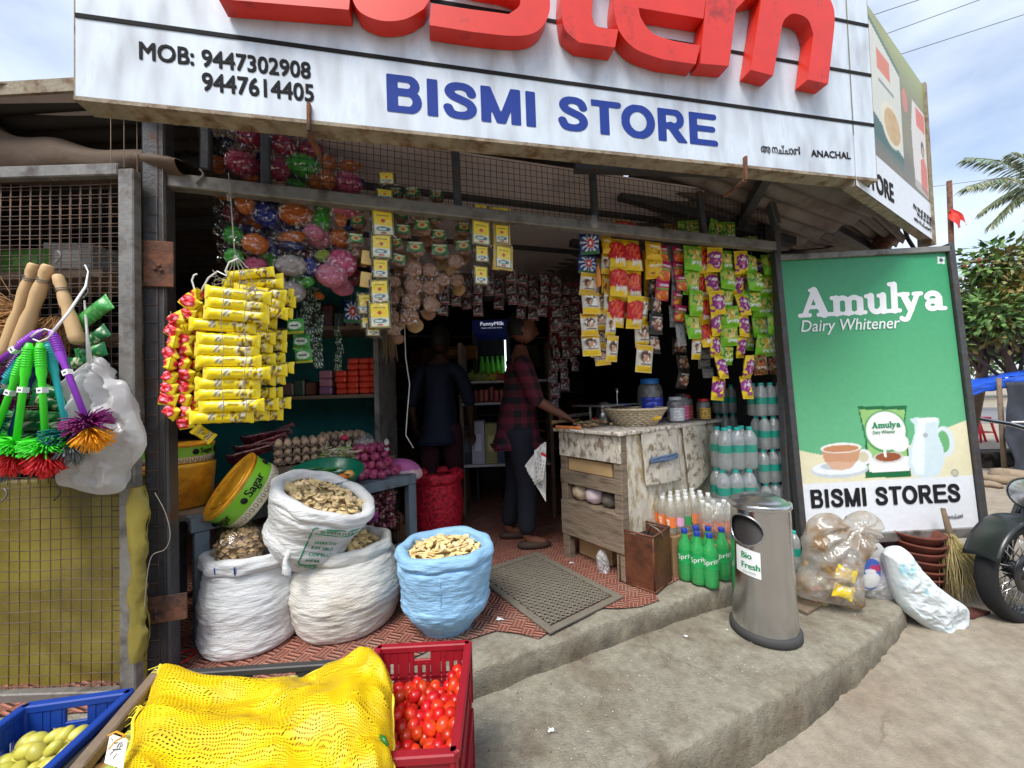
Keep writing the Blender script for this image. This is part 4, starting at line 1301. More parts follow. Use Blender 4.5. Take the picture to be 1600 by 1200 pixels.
# low shelf at the far left with yellow tubs
ls = thing('side_shelf', 'dark wooden side shelf just right of the left post', 'shelf', (-1.6, 1.8, ZF))
lz = at(300, 797, 1.76).z
g = MB(); g.box((.55, .34, .035), T(-1.62, 1.86, lz - .02) @ RZ(.3), .003); g.build('shelf_board', 'shelf_wood', ls)
for dx, dy in ((-.22, -.1), (.2, .02), (-.22, .14), (.18, .2)):
	g = MB(); g.box((.045, .045, lz - .038 - ZF), T(-1.62 + dx, 1.86 + dy, (lz - .038 + ZF) / 2)); g.build('leg', 'shelf_wood', ls)
mat('tub_yellow', S(230, 168, 40), .4, var=.2, vs=14, c2=S(176, 108, 24), c2s=8, coat=.3, bump=.3, bs=30)
mat('tub_green', S(128, 196, 48), .4, var=.08, coat=.2)
mat('tub_cream', S(224, 218, 196), .5, var=.08)
def sagar_tub(M, R, H, label, text=True):
	r = thing('yellow_tub', label, 'tub', group='round yellow tubs with green bands', M=M)
	g = MB(); g.lathe([(0.001, H * .94), (R * .8, H * .95), (R * .93, H), (R, H * .99), (R * .985, H * .94), (R * .97, H * .88)], 44); g.build('film_lid', 'tub_yellow', r, world=False)
	g = MB(); g.lathe([(R * .972, H * .88), (R * .955, H * .34)], 44); g.build('green_band', 'tub_green', r, world=False)
	g = MB(); g.lathe([(R * .958, H * .338), (R * .94, H * .1), (R * .9, 0), (0.001, 0)], 44); g.build('base', 'tub_cream', r, world=False)
	g = MB(); rn = random.Random(3)
	for k in range(7):
		a = rn.uniform(0, 6.28); g.tube([(R * .7 * math.cos(a + t) * (1 - t * .2), R * .7 * math.sin(a + t), H * .965) for t in (0, .3, .6, .9)], .004, 5)
	g.build('contents_strands', 'tub_yellow', r, world=False)
	if text:
		for base in (0, 1.35, 2.7, 4.05, 5.4):
			g = MB(); vs, fs = text_geo('Sagar'); h = H * .4
			for o in (0, .05): g.add([((R * .975 + .001 + o * .01) * math.cos(base + (v.x + o) * h / R), (R * .975 + .001 + o * .01) * math.sin(base + (v.x + o) * h / R), H * .5 + v.y * h) for v in vs], fs, None, False)
			a = base - .13
			g.ball(.014, .014, .014, T(R * .962 * math.cos(a), R * .962 * math.sin(a), H * .6), 8, 6)
			g.build('lettering', 'ink_black', r, world=False)
		g = MB()
		for k in range(40):
			a = k * 6.283 / 40
			g.tube([(R * .945 * math.cos(a + .05 * math.cos(t)), R * .945 * math.sin(a + .05 * math.cos(t)), H * .2 + .011 * math.sin(t)) for t in [i * .9 for i in range(8)]], .0018, 4)
		g.build('base_print', 'shelf_wood', r, world=False)
	return r
axd = Vector((-.58, -.60, .60)).normalized()
c0 = at(381, 768, 1.78)
sagar_tub(T(c0) @ lookz(Vector((0, 0, 0)), axd, (0, 0, 1)) @ T(0, 0, -.06) @ RZ(2.2), .165, .13, 'tilted round yellow tub with green Sagar band leaning on the topmost sack')
sagar_tub(T(at(392, 792, 1.98) + Vector((0, 0, -.02))), .13, .1, 'yellow tub lying flat beneath the tilted Sagar tub')
def pail(M, label, green=False):
	r = thing('yellow_pail', label, 'tub', group='yellow pails on the side shelf', M=M)
	g = MB(); g.lathe([(0.001, 0), (.115, 0), (.122, .01), (.135, .19), (.137, .2), (.13, .205), (0.001, .207)], 36)
	g.build('body', 'tub_yellow', r, world=False)
	return r
pail(T(at(286, 760, 1.86).x, 1.86, lz), 'yellow pail standing on the side shelf just right of the left post')
sagar_tub(T(at(283, 715, 1.88).x, 1.88, lz + .209) @ RZ(.6), .14, .085, 'round yellow tub with green band stacked on the yellow pail')
# egg trays
mat('tray_brown', S(140, 124, 108), .95, var=.15, vs=40, bump=.5, bs=120)
mat('tray_red', S(140, 26, 40), .5, var=.1)
mat('egg_brown', S(206, 176, 146), .5, var=.08, vs=60, rnd=.14)
mat('egg_white', S(238, 232, 224), .5, var=.03)
def egg_mesh(name):
	g = MB()
	g.ball(.021, .021, .027, None, 14, 10, lambda p: 1 - .12 * max(0, p.z) * (p.x * p.x + p.y * p.y) ** .5)
	return g
egg_src = None
def egg_at(p, m, label, group):
	global egg_src
	k = m
	if k not in EGG:
		o = egg_mesh('egg').build('egg', m, org=(0, 0, 0)); EGG[k] = o
	else:
		o = EGG[k].copy(); COL.objects.link(o)
	o.location = p; o.rotation_euler = (RND.uniform(-.2, .2), RND.uniform(-.2, .2), RND.uniform(0, 3))
	tag(o, label, 'egg', group)
EGG = {}
def tray(M, nx, ny, m, label, group):
	p = .047
	g = MB()
	W, D = nx * p, ny * p
	def f(u, v):
		x, y = u * W - W / 2, v * D - D / 2
		return Vector((x, y, .022 - .02 * abs(math.cos(math.pi * x / p + (math.pi / 2 if nx % 2 == 0 else 0) + math.pi / 2)) ** .6 * abs(math.cos(math.pi * y / p + (math.pi / 2 if ny % 2 == 0 else 0) + math.pi / 2)) ** .6))
	g.grid(f, nx * 6, ny * 6)
	for a, b in (((-W / 2, -D / 2), (W / 2, -D / 2)), ((W / 2, -D / 2), (W / 2, D / 2)), ((W / 2, D / 2), (-W / 2, D / 2)), ((-W / 2, D / 2), (-W / 2, -D / 2))):
		n = 20
		pts = [(a[0] + (b[0] - a[0]) * i / n, a[1] + (b[1] - a[1]) * i / n, .016 + .012 * math.cos(i * math.pi * 2 * 5 / n)) for i in range(n + 1)]
		g.tube(pts, .005, 4)
	o = g.build('egg_tray', m, org=(0, 0, 0)); o.matrix_basis = M
	tag(o, label, 'egg tray', group)
	return o
OR = ('lowest', 'middle', 'topmost', 'fourth')
for si, (px_, dep, nt, rz, m, em, side) in enumerate(((470, 2.42, 3, .55, 'tray_brown', 'egg_brown', 'left brown stack'), (536, 2.75, 3, .6, 'tray_brown', 'egg_brown', 'right brown stack'), (583, 2.80, 2, .35, 'tray_red', 'egg_white', 'red stack'))):
	nx, ny = (6, 5) if si < 2 else (5, 4)
	p = .047
	c = at(px_, 735, dep)
	hz = .047
	z00 = TZ + .112 if si < 2 else TZ + .09
	if si < 2:
		g = MB(); g.box((.27, .22, .106), T(c.x, c.y, TZ + .056) @ RZ(rz), .004); one(g, 'wooden_block', 'shelf_wood', ('wooden box under the left brown egg trays', 'wooden box under the right brown egg trays')[si], 'box')
	for k in range(nt):
		M = T(c.x, c.y, z00 + .002 + k * hz) @ RZ(rz)
		tray(M, nx, ny, m, f'{OR[k] if nt == 3 else ("lower", "upper")[k]} egg tray of the {side}', 'egg trays')
		for i in range(nx):
			for j in range(ny):
				if k < nt - 1 and not (j == 0 or i == nx - 1 or i == 0): continue
				if k == nt - 1 and RND.random() < .06: continue
				q = M @ Vector(((i - (nx - 1) / 2) * p, (j - (ny - 1) / 2) * p, .033))
				egg_at(q, em, ('brown egg sitting in a brown tray' if em == 'egg_brown' else 'white egg sitting in a red tray'), 'brown eggs in trays' if em == 'egg_brown' else 'white eggs in red trays')
g = MB(); g.box((.3, .26, .085), T(at(583, 735, 2.8).x, 2.82, TZ + .043) @ RZ(.35), .004); one(g, 'wooden_block', 'shelf_wood', 'wooden box under the red egg trays', 'box')
# green bowl with vegetables
bc = at(512, 735, 2.08); bc.z = TZ
bM = T(bc.x, bc.y, TZ + .02) @ RY(.10) @ RX(.22)
mat('bowl_green', S(20, 120, 92), .3, var=.06, coat=.3)
r = thing('green_bowl', 'dark green plastic bowl of chillies leaning behind the topmost sack', 'bowl', M=bM)
g = MB(); g.lathe([(.001, 0), (.1, 0), (.15, .05), (.178, .1), (.186, .103), (.176, .098), (.145, .05), (.098, .008), (.001, .008)], 40); g.build('body', 'bowl_green', r, world=False)
rn = random.Random(8)
for k in range(16):
	a = rn.uniform(-.5, .5) + .5
	c = Vector((rn.uniform(-.09, .08), rn.uniform(-.1, .07), .075 + .02 * rn.random()))
	d = Vector((math.cos(a), math.sin(a), rn.uniform(-.1, .2))) * rn.uniform(.05, .09)
	g = MB(); g.cc = S(44, 104 + rn.randint(-30, 30), 44)
	g.tube([bM @ (c - d), bM @ c + Vector((0, 0, .008)), bM @ (c + d)], [.003, .0075, .002], 6)
	one(g, 'green_chilli', 'plastic', 'green chilli pod lying in the dark green bowl', 'chilli', 'green chillies in the bowl')
for k, (x, y, c, lb) in enumerate(((.06, -.10, S(220, 60, 40), 'red tomato at the front of the green bowl'), (.10, -.05, S(226, 120, 60), 'orange carrot end at the right of the green bowl'), (.115, .0, S(230, 170, 90), 'pale orange root piece at the right rim of the green bowl'))):
	g = MB(); g.cc = c; g.ball(.03, .026, .024, bM @ T(x, y, .085), 12, 8); one(g, 'vegetable', 'plastic', lb, 'vegetable')
# onions on the table
mat('onion', S(168, 62, 104), .35, var=.25, vs=40, c2=S(206, 132, 150), c2s=22, c2a=.5, c2b=.7, coat=.25, stretch=(1, 1, .25), rnd=.25)
def onion_proto(nm, s=1.0):
	g = MB(); g.ball(.031 * s, .031 * s, .028 * s, None, 16, 12, lambda p: 1)
	g.tube([(0, 0, .024 * s), (0, 0, .034 * s), (.002, 0, .046 * s)], [.010 * s, .004 * s, .002 * s], 7)
	return g
ON = onion_proto('onion').build('onion', 'onion', org=(0, 0, 0))
first = True
rn = random.Random(12)
cen = TP(TL - .17, .24, TZ)
pos = []
for layer in range(4):
	R_ = .235 - layer * .045
	n = [36, 30, 20, 10][layer]
	for k in range(n):
		for _ in range(30):
			a = rn.uniform(0, 6.28); q = R_ * math.sqrt(rn.random())
			p = Vector((q * math.cos(a) * .72, q * math.sin(a), .03 + layer * .05))
			if all((p - o).length > .052 for o in pos): pos.append(p); break
for k, p in enumerate(pos):
	o = ON if k == 0 else ON.copy()
	if k: COL.objects.link(o)
	o.location = cen + TU * p.x + TN * p.y * .9 + UP * p.z
	o.rotation_euler = (rn.uniform(-1.6, 1.6), rn.uniform(-1.6, 1.6), rn.uniform(0, 6))
	s = rn.uniform(.8, 1.15); o.scale = (s, s, s)
	tag(o, 'purple red onion in the loose heap on the grey blue table', 'onion', 'onions heaped on the table')
# net bag of garlic behind the onions
g = softbag([(600, 742), (606, 724), (622, 716), (640, 718), (656, 728), (660, 744), (640, 750)], (630, 735), 2.62, .08, 9, .01, 18, rings=12, seg=60)
g.cc = S(190, 90, 150); g.c = [S(204, 110, 170) if v.z > at(630, 732, 2.62).z else S(226, 196, 196) for v in g.v]
one(g, 'net_bag', 'matte', 'pink net bag lying on the table end behind the onions', 'bag')
g = MB(); rn = random.Random(2)
for k in range(40):
	p = at(528 + rn.uniform(-26, 26), 708 + rn.uniform(-9, 8), 2.38)
	g.cc = tuple(q * rn.uniform(.7, 1.1) for q in rn.choice((S(206, 196, 150), S(150, 170, 90), S(222, 210, 190))))
	d = Vector((rn.gauss(0, 1), rn.gauss(0, .3), rn.gauss(0, .35))).normalized() * .05
	g.tube([p - d, p, p + d], [.004, .007, .003], 5)
one(g, 'vegetable_trimmings', 'matte', 'pale stalks and leaves heaped in front of the egg trays', 'vegetables', kind='stuff')
g = softbag([(548, 700), (556, 686), (572, 676), (584, 684), (586, 704), (566, 712)], (568, 696), 2.5, .05, 19, .01, 20, rings=10, seg=48)
one(g, 'clear_bag', 'milky_film', 'knotted clear bag lying beside the red egg trays', 'bag')
g = MB(); g.cc = S(220, 50, 90); g.ball(.022, .02, .018, T(at(538, 684, 2.42)), 10, 8); one(g, 'pink_bag', 'plastic', 'small bright pink bundle on the egg trays', 'bundle')
# dark packets left of the egg trays
for k in range(9):
	a = at(352 + k * 4, 716 - k * 5 + (k % 3) * 9, 2.2 + .02 * k); b = at(436 + k * 3, 694 - k * 4 + (k % 2) * 8, 2.3 + .02 * k)
	roll_packet(a, b, .014, S(96, 20, 36) if k % 3 else S(60, 24, 30), S(150, 60, 70), f'dark maroon pack, number {k + 1} from the front of the pile by the egg trays' if False else 'slim dark maroon pack in the loose pile left of the egg trays', 'maroon packs by the eggs', k + 40)
# wire basket of shallots beneath the table, coconuts
wb = thing('wire_basket', 'wire basket under the right end of the grey blue table', 'basket', TP(TL - .3, .33, ZF + .15))
bz0, bz1 = ZF + .2, TZ - .09
g = MB()
for k in range(9):
	z = bz0 + (bz1 - bz0) * k / 8
	g.tube([TP(TL - .5, .09, z), TP(TL - .05, .09, z), TP(TL - .05, .5, z), TP(TL - .5, .5, z)], .0022, 4, close=True)
for k in range(20):
	u = TL - .5 + .45 * k / 19
	g.tube([TP(u, .09, bz0), TP(u, .09, bz1)], .0018, 4)
for k in range(16):
	g.tube([TP(TL - .05, .09 + .41 * k / 15, bz0), TP(TL - .05, .09 + .41 * k / 15, bz1)], .0018, 4)
g.build('wires', 'black_wire', wb)
for u, d in ((TL - .49, .1), (TL - .06, .1), (TL - .49, .49), (TL - .06, .49)):
	g = MB(); g.tube([TP(u, d, ZF), TP(u, d, bz0)], .006, 6); g.build('leg', 'black_wire', wb)
g = MB(); rn = random.Random(31)
for k in range(520):
	face = k % 2
	u, d = (TL - .48 + .42 * rn.random(), .115 + .03 * rn.random()) if face else (TL - .075 - .03 * rn.random(), .11 + .37 * rn.random())
	z = bz0 + .012 + (bz1 - bz0 - .02) * rn.random()
	w = rn.uniform(.6, 1.3)
	g.cc = tuple(q * w for q in rn.choice((S(190, 96, 112), S(150, 64, 90), S(214, 170, 160))))
	g.ball(.012, .012, .016, T(TP(u, d, z)) @ RX(rn.uniform(0, 3)) @ RY(rn.uniform(0, 3)), 7, 5)
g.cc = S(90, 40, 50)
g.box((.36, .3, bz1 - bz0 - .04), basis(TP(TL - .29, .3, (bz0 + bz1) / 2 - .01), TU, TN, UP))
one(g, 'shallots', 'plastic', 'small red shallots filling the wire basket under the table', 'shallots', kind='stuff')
mat('coconut', S(140, 100, 66), .9, var=.3, vs=30, c2=S(92, 64, 44), c2s=20, c2a=.45, c2b=.65, bump=.9, bs=70, stretch=(1, 1, .25))
nutpos = [(556, 832, 2.42, .062), (580, 818, 2.5, .06), (604, 830, 2.4, .066), (628, 834, 2.3, .066), (648, 822, 2.46, .062), (590, 842, 2.3, .06), (572, 812, 2.62, .06), (618, 812, 2.62, .06)]
for k, (x, y, d, rr) in enumerate(nutpos):
	g = MB(); p = at(x, y, d)
	zc = ZF + rr + .008
	p = onz(x, y, zc + (0.0 if k not in (1, 6, 7) else .1));
	if k in (1, 6, 7): p = at(x, y, 2.78);
	g.ball(rr, rr, rr * 1.12, T(p) @ RX(RND.uniform(-1.2, 1.2)) @ RY(RND.uniform(-1.2, 1.2)), 18, 14, lambda q: 1 + .03 * mnoise.noise(q * 3 + Vector((k, 0, 0))))
	one(g, 'coconut', 'coconut', 'brown husked coconut in the heap on the floor behind the white sacks', 'coconut', 'coconuts on the floor')
g = softbag([(560, 800), (572, 780), (584, 790), (592, 806), (580, 816), (566, 814)], (577, 800), 2.36, .02, 7, .01, 20, rings=8, seg=40)
g.c = [S(180, 60, 170)] * len(g.v)
one(g, 'purple_net', 'matte', 'crumpled purple net hanging under the table edge', 'net')
# red mesh sack
mat('red_net', S(224, 40, 62), .55, var=.25, vs=70, c2=S(150, 16, 40), c2s=45, c2a=.45, c2b=.6, bump=1, bs=48)
rs = Sack(T(-.60, 2.98, ZF + .01), .47, .17, .195, .185, .18, 41)
r = thing('red_net_sack', 'bright red net sack standing on the floor beyond the table leg', 'sack', (-.60, 2.98, ZF)); rs.mesh().build('bag', 'red_net', r)
g = MB(); g.lathe([(.001, .44), (.1, .43), (.165, .40)], 20, rs.M); g.build('gathered_top', 'red_net', r)

# ================================================================ teal display shelves
tx0, tx1 = at(430, 560, 2.95).x, at(603, 560, 2.95).x
ts = thing('teal_shelves', 'teal painted shelf unit behind the egg trays', 'shelf', ((tx0 + tx1) / 2, 3.0, ZF))
z2 = at(500, 618, 2.75).z
g = MB(); g.box((tx1 - tx0 + .7, .02, 1.75), T((tx0 + tx1) / 2 - .35, 3.12, ZF + .3 + .875)); g.build('back_panel', 'teal_paint', ts)
for z, d0 in ((z2 - .012, 2.72), (z2 + .48, 2.74), (z2 - .68, 2.80)):
	g = MB(); g.box((tx1 - tx0 + .55, 3.1 - d0, .025), T((tx0 + tx1) / 2 - .29, (3.1 + d0) / 2, z)); g.build('shelf_board', 'shelf_wood', ts)
g = MB(); g.box((.035, .4, 1.7), T(tx1 + .005, 2.91, ZF + .85)); g.build('upright', 'grey_steel', ts)
g = MB(); g.box((.03, .03, .7), T(tx1 - .12, 3.09, z2 - .37)); g.build('upright', 'teal_paint', ts)
# orange soap packs stacked on the shelf
mat('pack_orange', S(222, 62, 34), .35, var=.12, vs=30, c2=S(244, 130, 90), c2s=30, c2a=.58, c2b=.7, coat=.3)
for c, (x, n) in enumerate(((540, 4), (558, 6), (576, 6), (591, 6))):
	for k in range(n):
		g = MB(); p = at(x, 612, 2.84);
		g.box((.076, .12, .042), T(p.x + RND.uniform(-.003, .003), 2.82 + RND.uniform(-.01, .01), z2 + .024 + k * .0435), .008)
		one(g, 'soap_pack', 'pack_orange', 'orange red wrapped pack in the block on the teal shelf', 'pack', 'orange packs on the shelf')
for k in range(3):
	g = MB(); g.cc = S(168, 112, 128) if k else S(140, 90, 130)
	g.box((.09, .12, .058), T(at(516, 612, 2.84).x, 2.82, z2 + .032 + k * .06), .008)
	one(g, 'soap_pack', 'foil', f'{("lowest", "middle", "topmost")[k]} mauve pack stacked left of the orange packs', 'pack')
for k, (x, w, h, c) in enumerate(((488, .08, .1, S(110, 66, 44)), (470, .08, .12, S(60, 80, 60)), (452, .09, .1, S(120, 90, 80)))):
	g = MB(); g.cc = c; p = at(x, 612, 2.84); g.box((w, .1, h), T(p.x, 2.86, z2 + h / 2 + .002), .01)
	one(g, 'pack', 'foil', ('brown pack left of the mauve packs on the teal shelf', 'dark green pack second from the left on the teal shelf', 'tan pack at the left end of the teal shelf')[k], 'pack')
for k in range(7):
	x = 478 + k * 18; p = at(x, 540, 2.86)
	c = (S(150, 30, 40), S(70, 50, 44), S(90, 40, 44), S(40, 70, 44), S(160, 120, 90), S(96, 60, 50), S(120, 80, 60))[k]
	g = MB(); g.cc = c; g.box((.08, .12, .12 + .03 * (k % 3)), T(p.x, 2.88, z2 + .495 + .06 + .015 * (k % 3)), .012)
	one(g, 'pack', 'foil', f'{("dark red", "dark brown", "maroon", "dark green", "tan", "brown", "light brown")[k]} pack on the upper teal shelf behind the hanging pouches', 'pack')
# ================================================================ noodle packets and red sachets hung from the transom hook
NZ = 0.0
YL, RD = S(250, 224, 20), S(226, 24, 44)
def yellow_packet(a, b, r, seed, parent):
	a, b = Vector(a), Vector(b); L = (b - a).length
	g = MB(); rn = random.Random(seed); n, m = 14, 30
	M = lookz(a, b - a); vs, fs, cs = [], [], []
	for j in range(m + 1):
		t = j / m; e = min(t, 1 - t) * L
		k = min(1, max(0, (e - .010) / .014)) ** .5
		for i in range(n):
			q = 2 * math.pi * i / n
			vs.append((r * (.05 + .95 * k) * math.sin(q) * (1 + .16 * nse(q, t * 7, seed, 2)), r * (1.16 - .16 * k) * math.cos(q) * (1 + .13 * nse(q * 1.3, t * 9, seed + 4, 2)), t * L + .006 * nse(q * 2, seed, 0)))
			c = YL
			if .30 < t < .42 and 2 < i % 7 < 6: c = S(216, 214, 196) if (j + i) % 2 else S(120, 110, 70)
			elif .64 < t < .9:
				w = nse(q * 1.3, t * 14, seed * 2.7, 1.5)
				c = S(96, 66, 30) if w > .16 else (S(232, 226, 190) if w < -.22 else (S(176, 150, 26) if w < -.06 else YL))
			elif .45 < t < .62 and i % 7 == 4: c = S(150, 130, 20)
			elif t < .06: c = S(238, 214, 60)
			cs.append(c)
	for j in range(m):
		for i in range(n): fs.append((j * n + i, j * n + (i + 1) % n, (j + 1) * n + (i + 1) % n, (j + 1) * n + i))
	fs += [tuple(range(n - 1, -1, -1)), tuple(m * n + i for i in range(n))]
	g.add(vs, fs, M, True, cs)
	return g.build('packet', 'foil', parent)
def cy(x, y): return 230 + x * .2668, 380 + y * .2668
rows = (290, 350, 415, 480, 565, 628, 697, 768, 832, 892, 965, 1032)
lx = (330, 335, 325, 240, 290, 270, 285, 330, 272, 275, 300, 250)
ND = 1.40
for si, (dx, dd, lb) in enumerate(((0, 0, 'front string of long yellow packets under the transom hook'), (150, .10, 'second string of yellow packets, behind the front string and to its right'), (232, .18, 'rearmost string of yellow packets at the right of the bunch'))):
	P = at(*cy(500 + dx, 250), ND + dd)
	r = thing('yellow_packet_string', lb, 'packet string', P, 'strings of yellow packets')
	for k, y in enumerate(rows):
		sl = .14 * (1 - k / 6.5) + .02
		x0 = lx[k] + dx + (30 if si else 0) + RND.uniform(-8, 8); x1 = x0 + (390 if si == 0 else 300 if si == 1 else 270) + RND.uniform(-14, 14)
		if si == 2: x1 = min(x1, 885 + 3 * k / 3)
		ym = y - (18 if si == 1 else 28 if si == 2 else 0) * (1 if k < 9 else .3) + (6 * math.sin(k * 2.1 + si) if si else 0)
		a = at(*cy(x0, ym - 8), ND + dd - .02); b = at(*cy(x1, ym - 8 + sl * 330 * (.8 if k < 6 else .5)), ND + dd + .05)
		yellow_packet(a, b, .0222, si * 20 + k, r)
	g = MB()
	for xx in (440, 575) if si == 0 else (620 + dx - 150,):
		g.tube([at(*cy(xx + 8 * math.sin(k * 1.3), y), ND + dd - .034) for k, y in enumerate((255,) + rows)], .0012, 5)
	g.build('cord', 'twine', r)
r = thing('yellow_packet_string', 'short top bundle of yellow packets knotted under the hanging cord', 'packet string', at(*cy(600, 200), 1.5), 'strings of yellow packets')
for k, (x0, y0, x1, y1) in enumerate(((465, 195, 745, 165), (440, 240, 800, 235), (520, 215, 800, 205))):
	yellow_packet(at(*cy(x0, y0), 1.50 + .02 * k), at(*cy(x1, y1), 1.53 + .02 * k), .019, 90 + k, r)
r = thing('yellow_packet_string', 'lone yellow packet with red print dangling below the bunch', 'packet string', at(*cy(330, 1100), 1.46), 'strings of yellow packets')
yellow_packet(at(*cy(275, 1080), 1.46), at(*cy(385, 1150), 1.48), .02, 77, r)
g = MB()
g.tube([onf(357, 270, -.035), onf(360, 300, -.03), at(363, 345, 1.44), at(366, 385, 1.44), at(368, 404, 1.44)], .0022, 7)
for x, y in ((352, 470), (372, 475), (388, 470), (398, 458), (344, 452)):
	g.tube([at(367, 398, 1.44), at((367 + x) / 2 + 6, (398 + y) / 2 - 8, 1.42), at(x, y, 1.41)], .0014, 5)
rn = random.Random(4)
for k in range(26):
	c = at(388 + rn.gauss(0, 9), 452 + rn.gauss(0, 4), 1.385); c2 = at(340 + rn.gauss(0, 6), 442 + rn.gauss(0, 5), 1.40)
	for q in (c, c2): g.tube([q, q + Vector((rn.gauss(0, .018), rn.gauss(0, .006), rn.gauss(0, .014)))], .0011, 4)
one(g, 'rope', 'twine', 'knotted grey cord hanging the yellow packet bunch from the transom', 'rope')
g = MB(); g.tube([at(x, y, 1.42) for x, y in ((372, 404), (358, 410), (352, 424), (356, 432), (340, 424), (326, 434), (318, 448), (312, 460))], .003, 6)
g.tube([at(x, y, 1.42) for x, y in ((312, 460), (304, 452), (300, 438), (303, 430), (308, 428))], .003, 6)
one(g, 'wire_hanger', 'white_plastic', 'white wire hanger loop beside the red sachets', 'hanger')

# ================================================================ pouches of coloured scrubbers
def pad_mesh(seed):
	g = MB()
	g.ball(1, .42, .8, None, 32, 20, lambda p: (.95 - .34 * math.exp(-((p.x * p.x + p.z * p.z) * 3.2)) + .09 * math.sin(math.atan2(p.z, p.x) * 14 + seed) * abs(p.y) * min(1, 3 * (p.x * p.x + p.z * p.z)) + .06 * mnoise.noise(p * 3 + Vector((seed, 0, 0)))))
	return g
def pouch_mesh(seed, w=1.0, h=1.0, t=.42):
	g = MB()
	def f(u, v, s):
		e = max(0, min(1, 6 * min(u, 1 - u))) ** .5 * max(0, min(1, 5 * min(v, 1 - v))) ** .5
		return Vector(((u - .5) * 2 * w, s * (t * e * (1 + .3 * nse(u * 5, v * 5, seed)) + .16 * (.3 - abs(nse(u * 7, v * 5, seed + 3))) + .08 * nse(u * 16, v * 12, seed + 6)), (v - .5) * 2 * h + .05 * nse(u * 6, seed, 0)))
	g.grid(lambda u, v: f(u, v, -1), 20, 20)
	return g
PAD = [pad_mesh(k).mesh('scrubber') for k in range(3)]
POU = [pouch_mesh(k).mesh('pouch') for k in range(4)]
for me in POU: me.materials.append(MATS['pouch_film'])
PADM = {}
mat('pad_base', S(200, 150, 120), .4)
SCOL = dict(pink=S(238, 86, 140), rose=S(214, 44, 92), orange=S(240, 124, 26), green=S(76, 214, 50), blue=S(28, 48, 160), navy=S(22, 36, 110), maroon=S(120, 16, 40), grey=S(206, 192, 186), lime=S(180, 206, 40), pale=S(236, 128, 160), brown=S(176, 124, 88), tan=S(214, 170, 112))
def colmat(k):
	if k not in PADM:
		PADM[k] = mat('scrubber_' + k, SCOL[k], .3, var=.35, vs=38, coat=.6, bump=1, bs=60)
	return PADM[k]
PADC = {}
def pad_me(c, s):
	k = (c, s)
	if k not in PADC:
		me = PAD[s].copy(); me.materials.append(colmat(c)); PADC[k] = me
	return PADC[k]
def child(name, me, parent, M):
	o = bpy.data.objects.new(name, me); COL.objects.link(o); o.parent = parent
	o.matrix_basis = wm(parent).inverted() @ M
	return o
def c3(x, y): return 230 + x * .25, 180 + y * .25
FR = basis(Vector((0, 0, 0)), FU, FN, UP)
def scrub_strip(label, items, d0):
	d0 += .055
	x0, y0 = c3(items[0][0], items[0][1] - items[0][3] / 2 - 20)
	P = onf(x0, y0, d0)
	r = thing('scrubber_strip', label, 'scrubber strip', P, 'hanging pouches of coloured scrubbers')
	prev = P
	g = MB()
	for k, (x, y, w, h, c) in enumerate(items):
		d = d0 + RND.uniform(-.025, .025)
		p = onf(*c3(x, y), d)
		sc = (onf(c3(x + 10, y)[0], c3(x, y)[1], d) - p).length / 10
		M = T(p) @ FR @ RY(RND.uniform(-.2, .2)) @ RZ(RND.uniform(-.25, .25))
		child('scrubber', pad_me(c, k % 3), r, M @ SCL(w * sc / 2 * 1.22, .05 / .42 * min(w, h) / 140, h * sc / 2 / .8 * 1.24))
		if k % 4 != 3: child('scrubber', pad_me(RND.choice(('orange', 'rose', 'navy', 'green', 'pale', 'blue', 'maroon')), k % 3), r, T(FN * .075 + FU * RND.uniform(.02, .045) - UP * RND.uniform(.02, .05)) @ M @ RY(RND.uniform(-.5, .5)) @ SCL(w * sc / 2 * .95, .07, h * sc / 2 * 1.15))
		child('pouch_film', POU[k % 4], r, M @ T(0, -.004, 0) @ SCL(w * sc / 2 + .024, .062 / .42, h * sc / 2 + .03))
		g.tube([prev + FN * .06, p + FN * .06], .001, 4)
		prev = p
	g.build('string', 'twine', r)
scrub_strip('leftmost strip of scrubber pouches, orange ones over maroon and green', [(440, 310, 90, 110, 'orange'), (480, 490, 140, 80, 'orange'), (540, 620, 120, 110, 'maroon'), (540, 755, 115, 115, 'green'), (545, 890, 110, 110, 'green')], .07)
scrub_strip('strip with two rose red scrubbers above a tall orange one and a blue one', [(640, 140, 140, 130, 'rose'), (590, 300, 190, 150, 'rose'), (640, 385, 110, 60, 'orange'), (608, 545, 105, 145, 'orange'), (745, 625, 145, 145, 'blue'), (675, 805, 150, 125, 'orange'), (680, 935, 140, 90, 'pink')], .03)
scrub_strip('strip with dark blue scrubbers half hidden behind rose red ones', [(500, 110, 100, 200, 'navy'), (665, 600, 110, 110, 'pale'), (668, 680, 110, 60, 'orange'), (770, 510, 120, 90, 'blue'), (790, 840, 70, 120, 'blue'), (770, 930, 60, 70, 'brown')], .13)
scrub_strip('strip with rose scrubbers behind the mesh over wide orange ones and two grey ones', [(850, 190, 140, 110, 'rose'), (830, 340, 110, 140, 'rose'), (930, 515, 150, 50, 'green'), (930, 620, 190, 130, 'orange'), (905, 765, 170, 75, 'orange'), (900, 818, 165, 55, 'navy'), (900, 940, 175, 125, 'grey'), (910, 1105, 145, 125, 'grey')], .04)
scrub_strip('strip with bright green scrubbers behind the mesh and an upright green one below', [(1020, 220, 150, 95, 'rose'), (978, 315, 195, 130, 'green'), (930, 430, 105, 60, 'green'), (1100, 575, 100, 90, 'green'), (1090, 665, 95, 160, 'green'), (1080, 770, 160, 120, 'pale'), (1100, 880, 95, 70, 'lime'), (1020, 950, 85, 115, 'blue'), (1005, 1040, 80, 60, 'green')], .06)
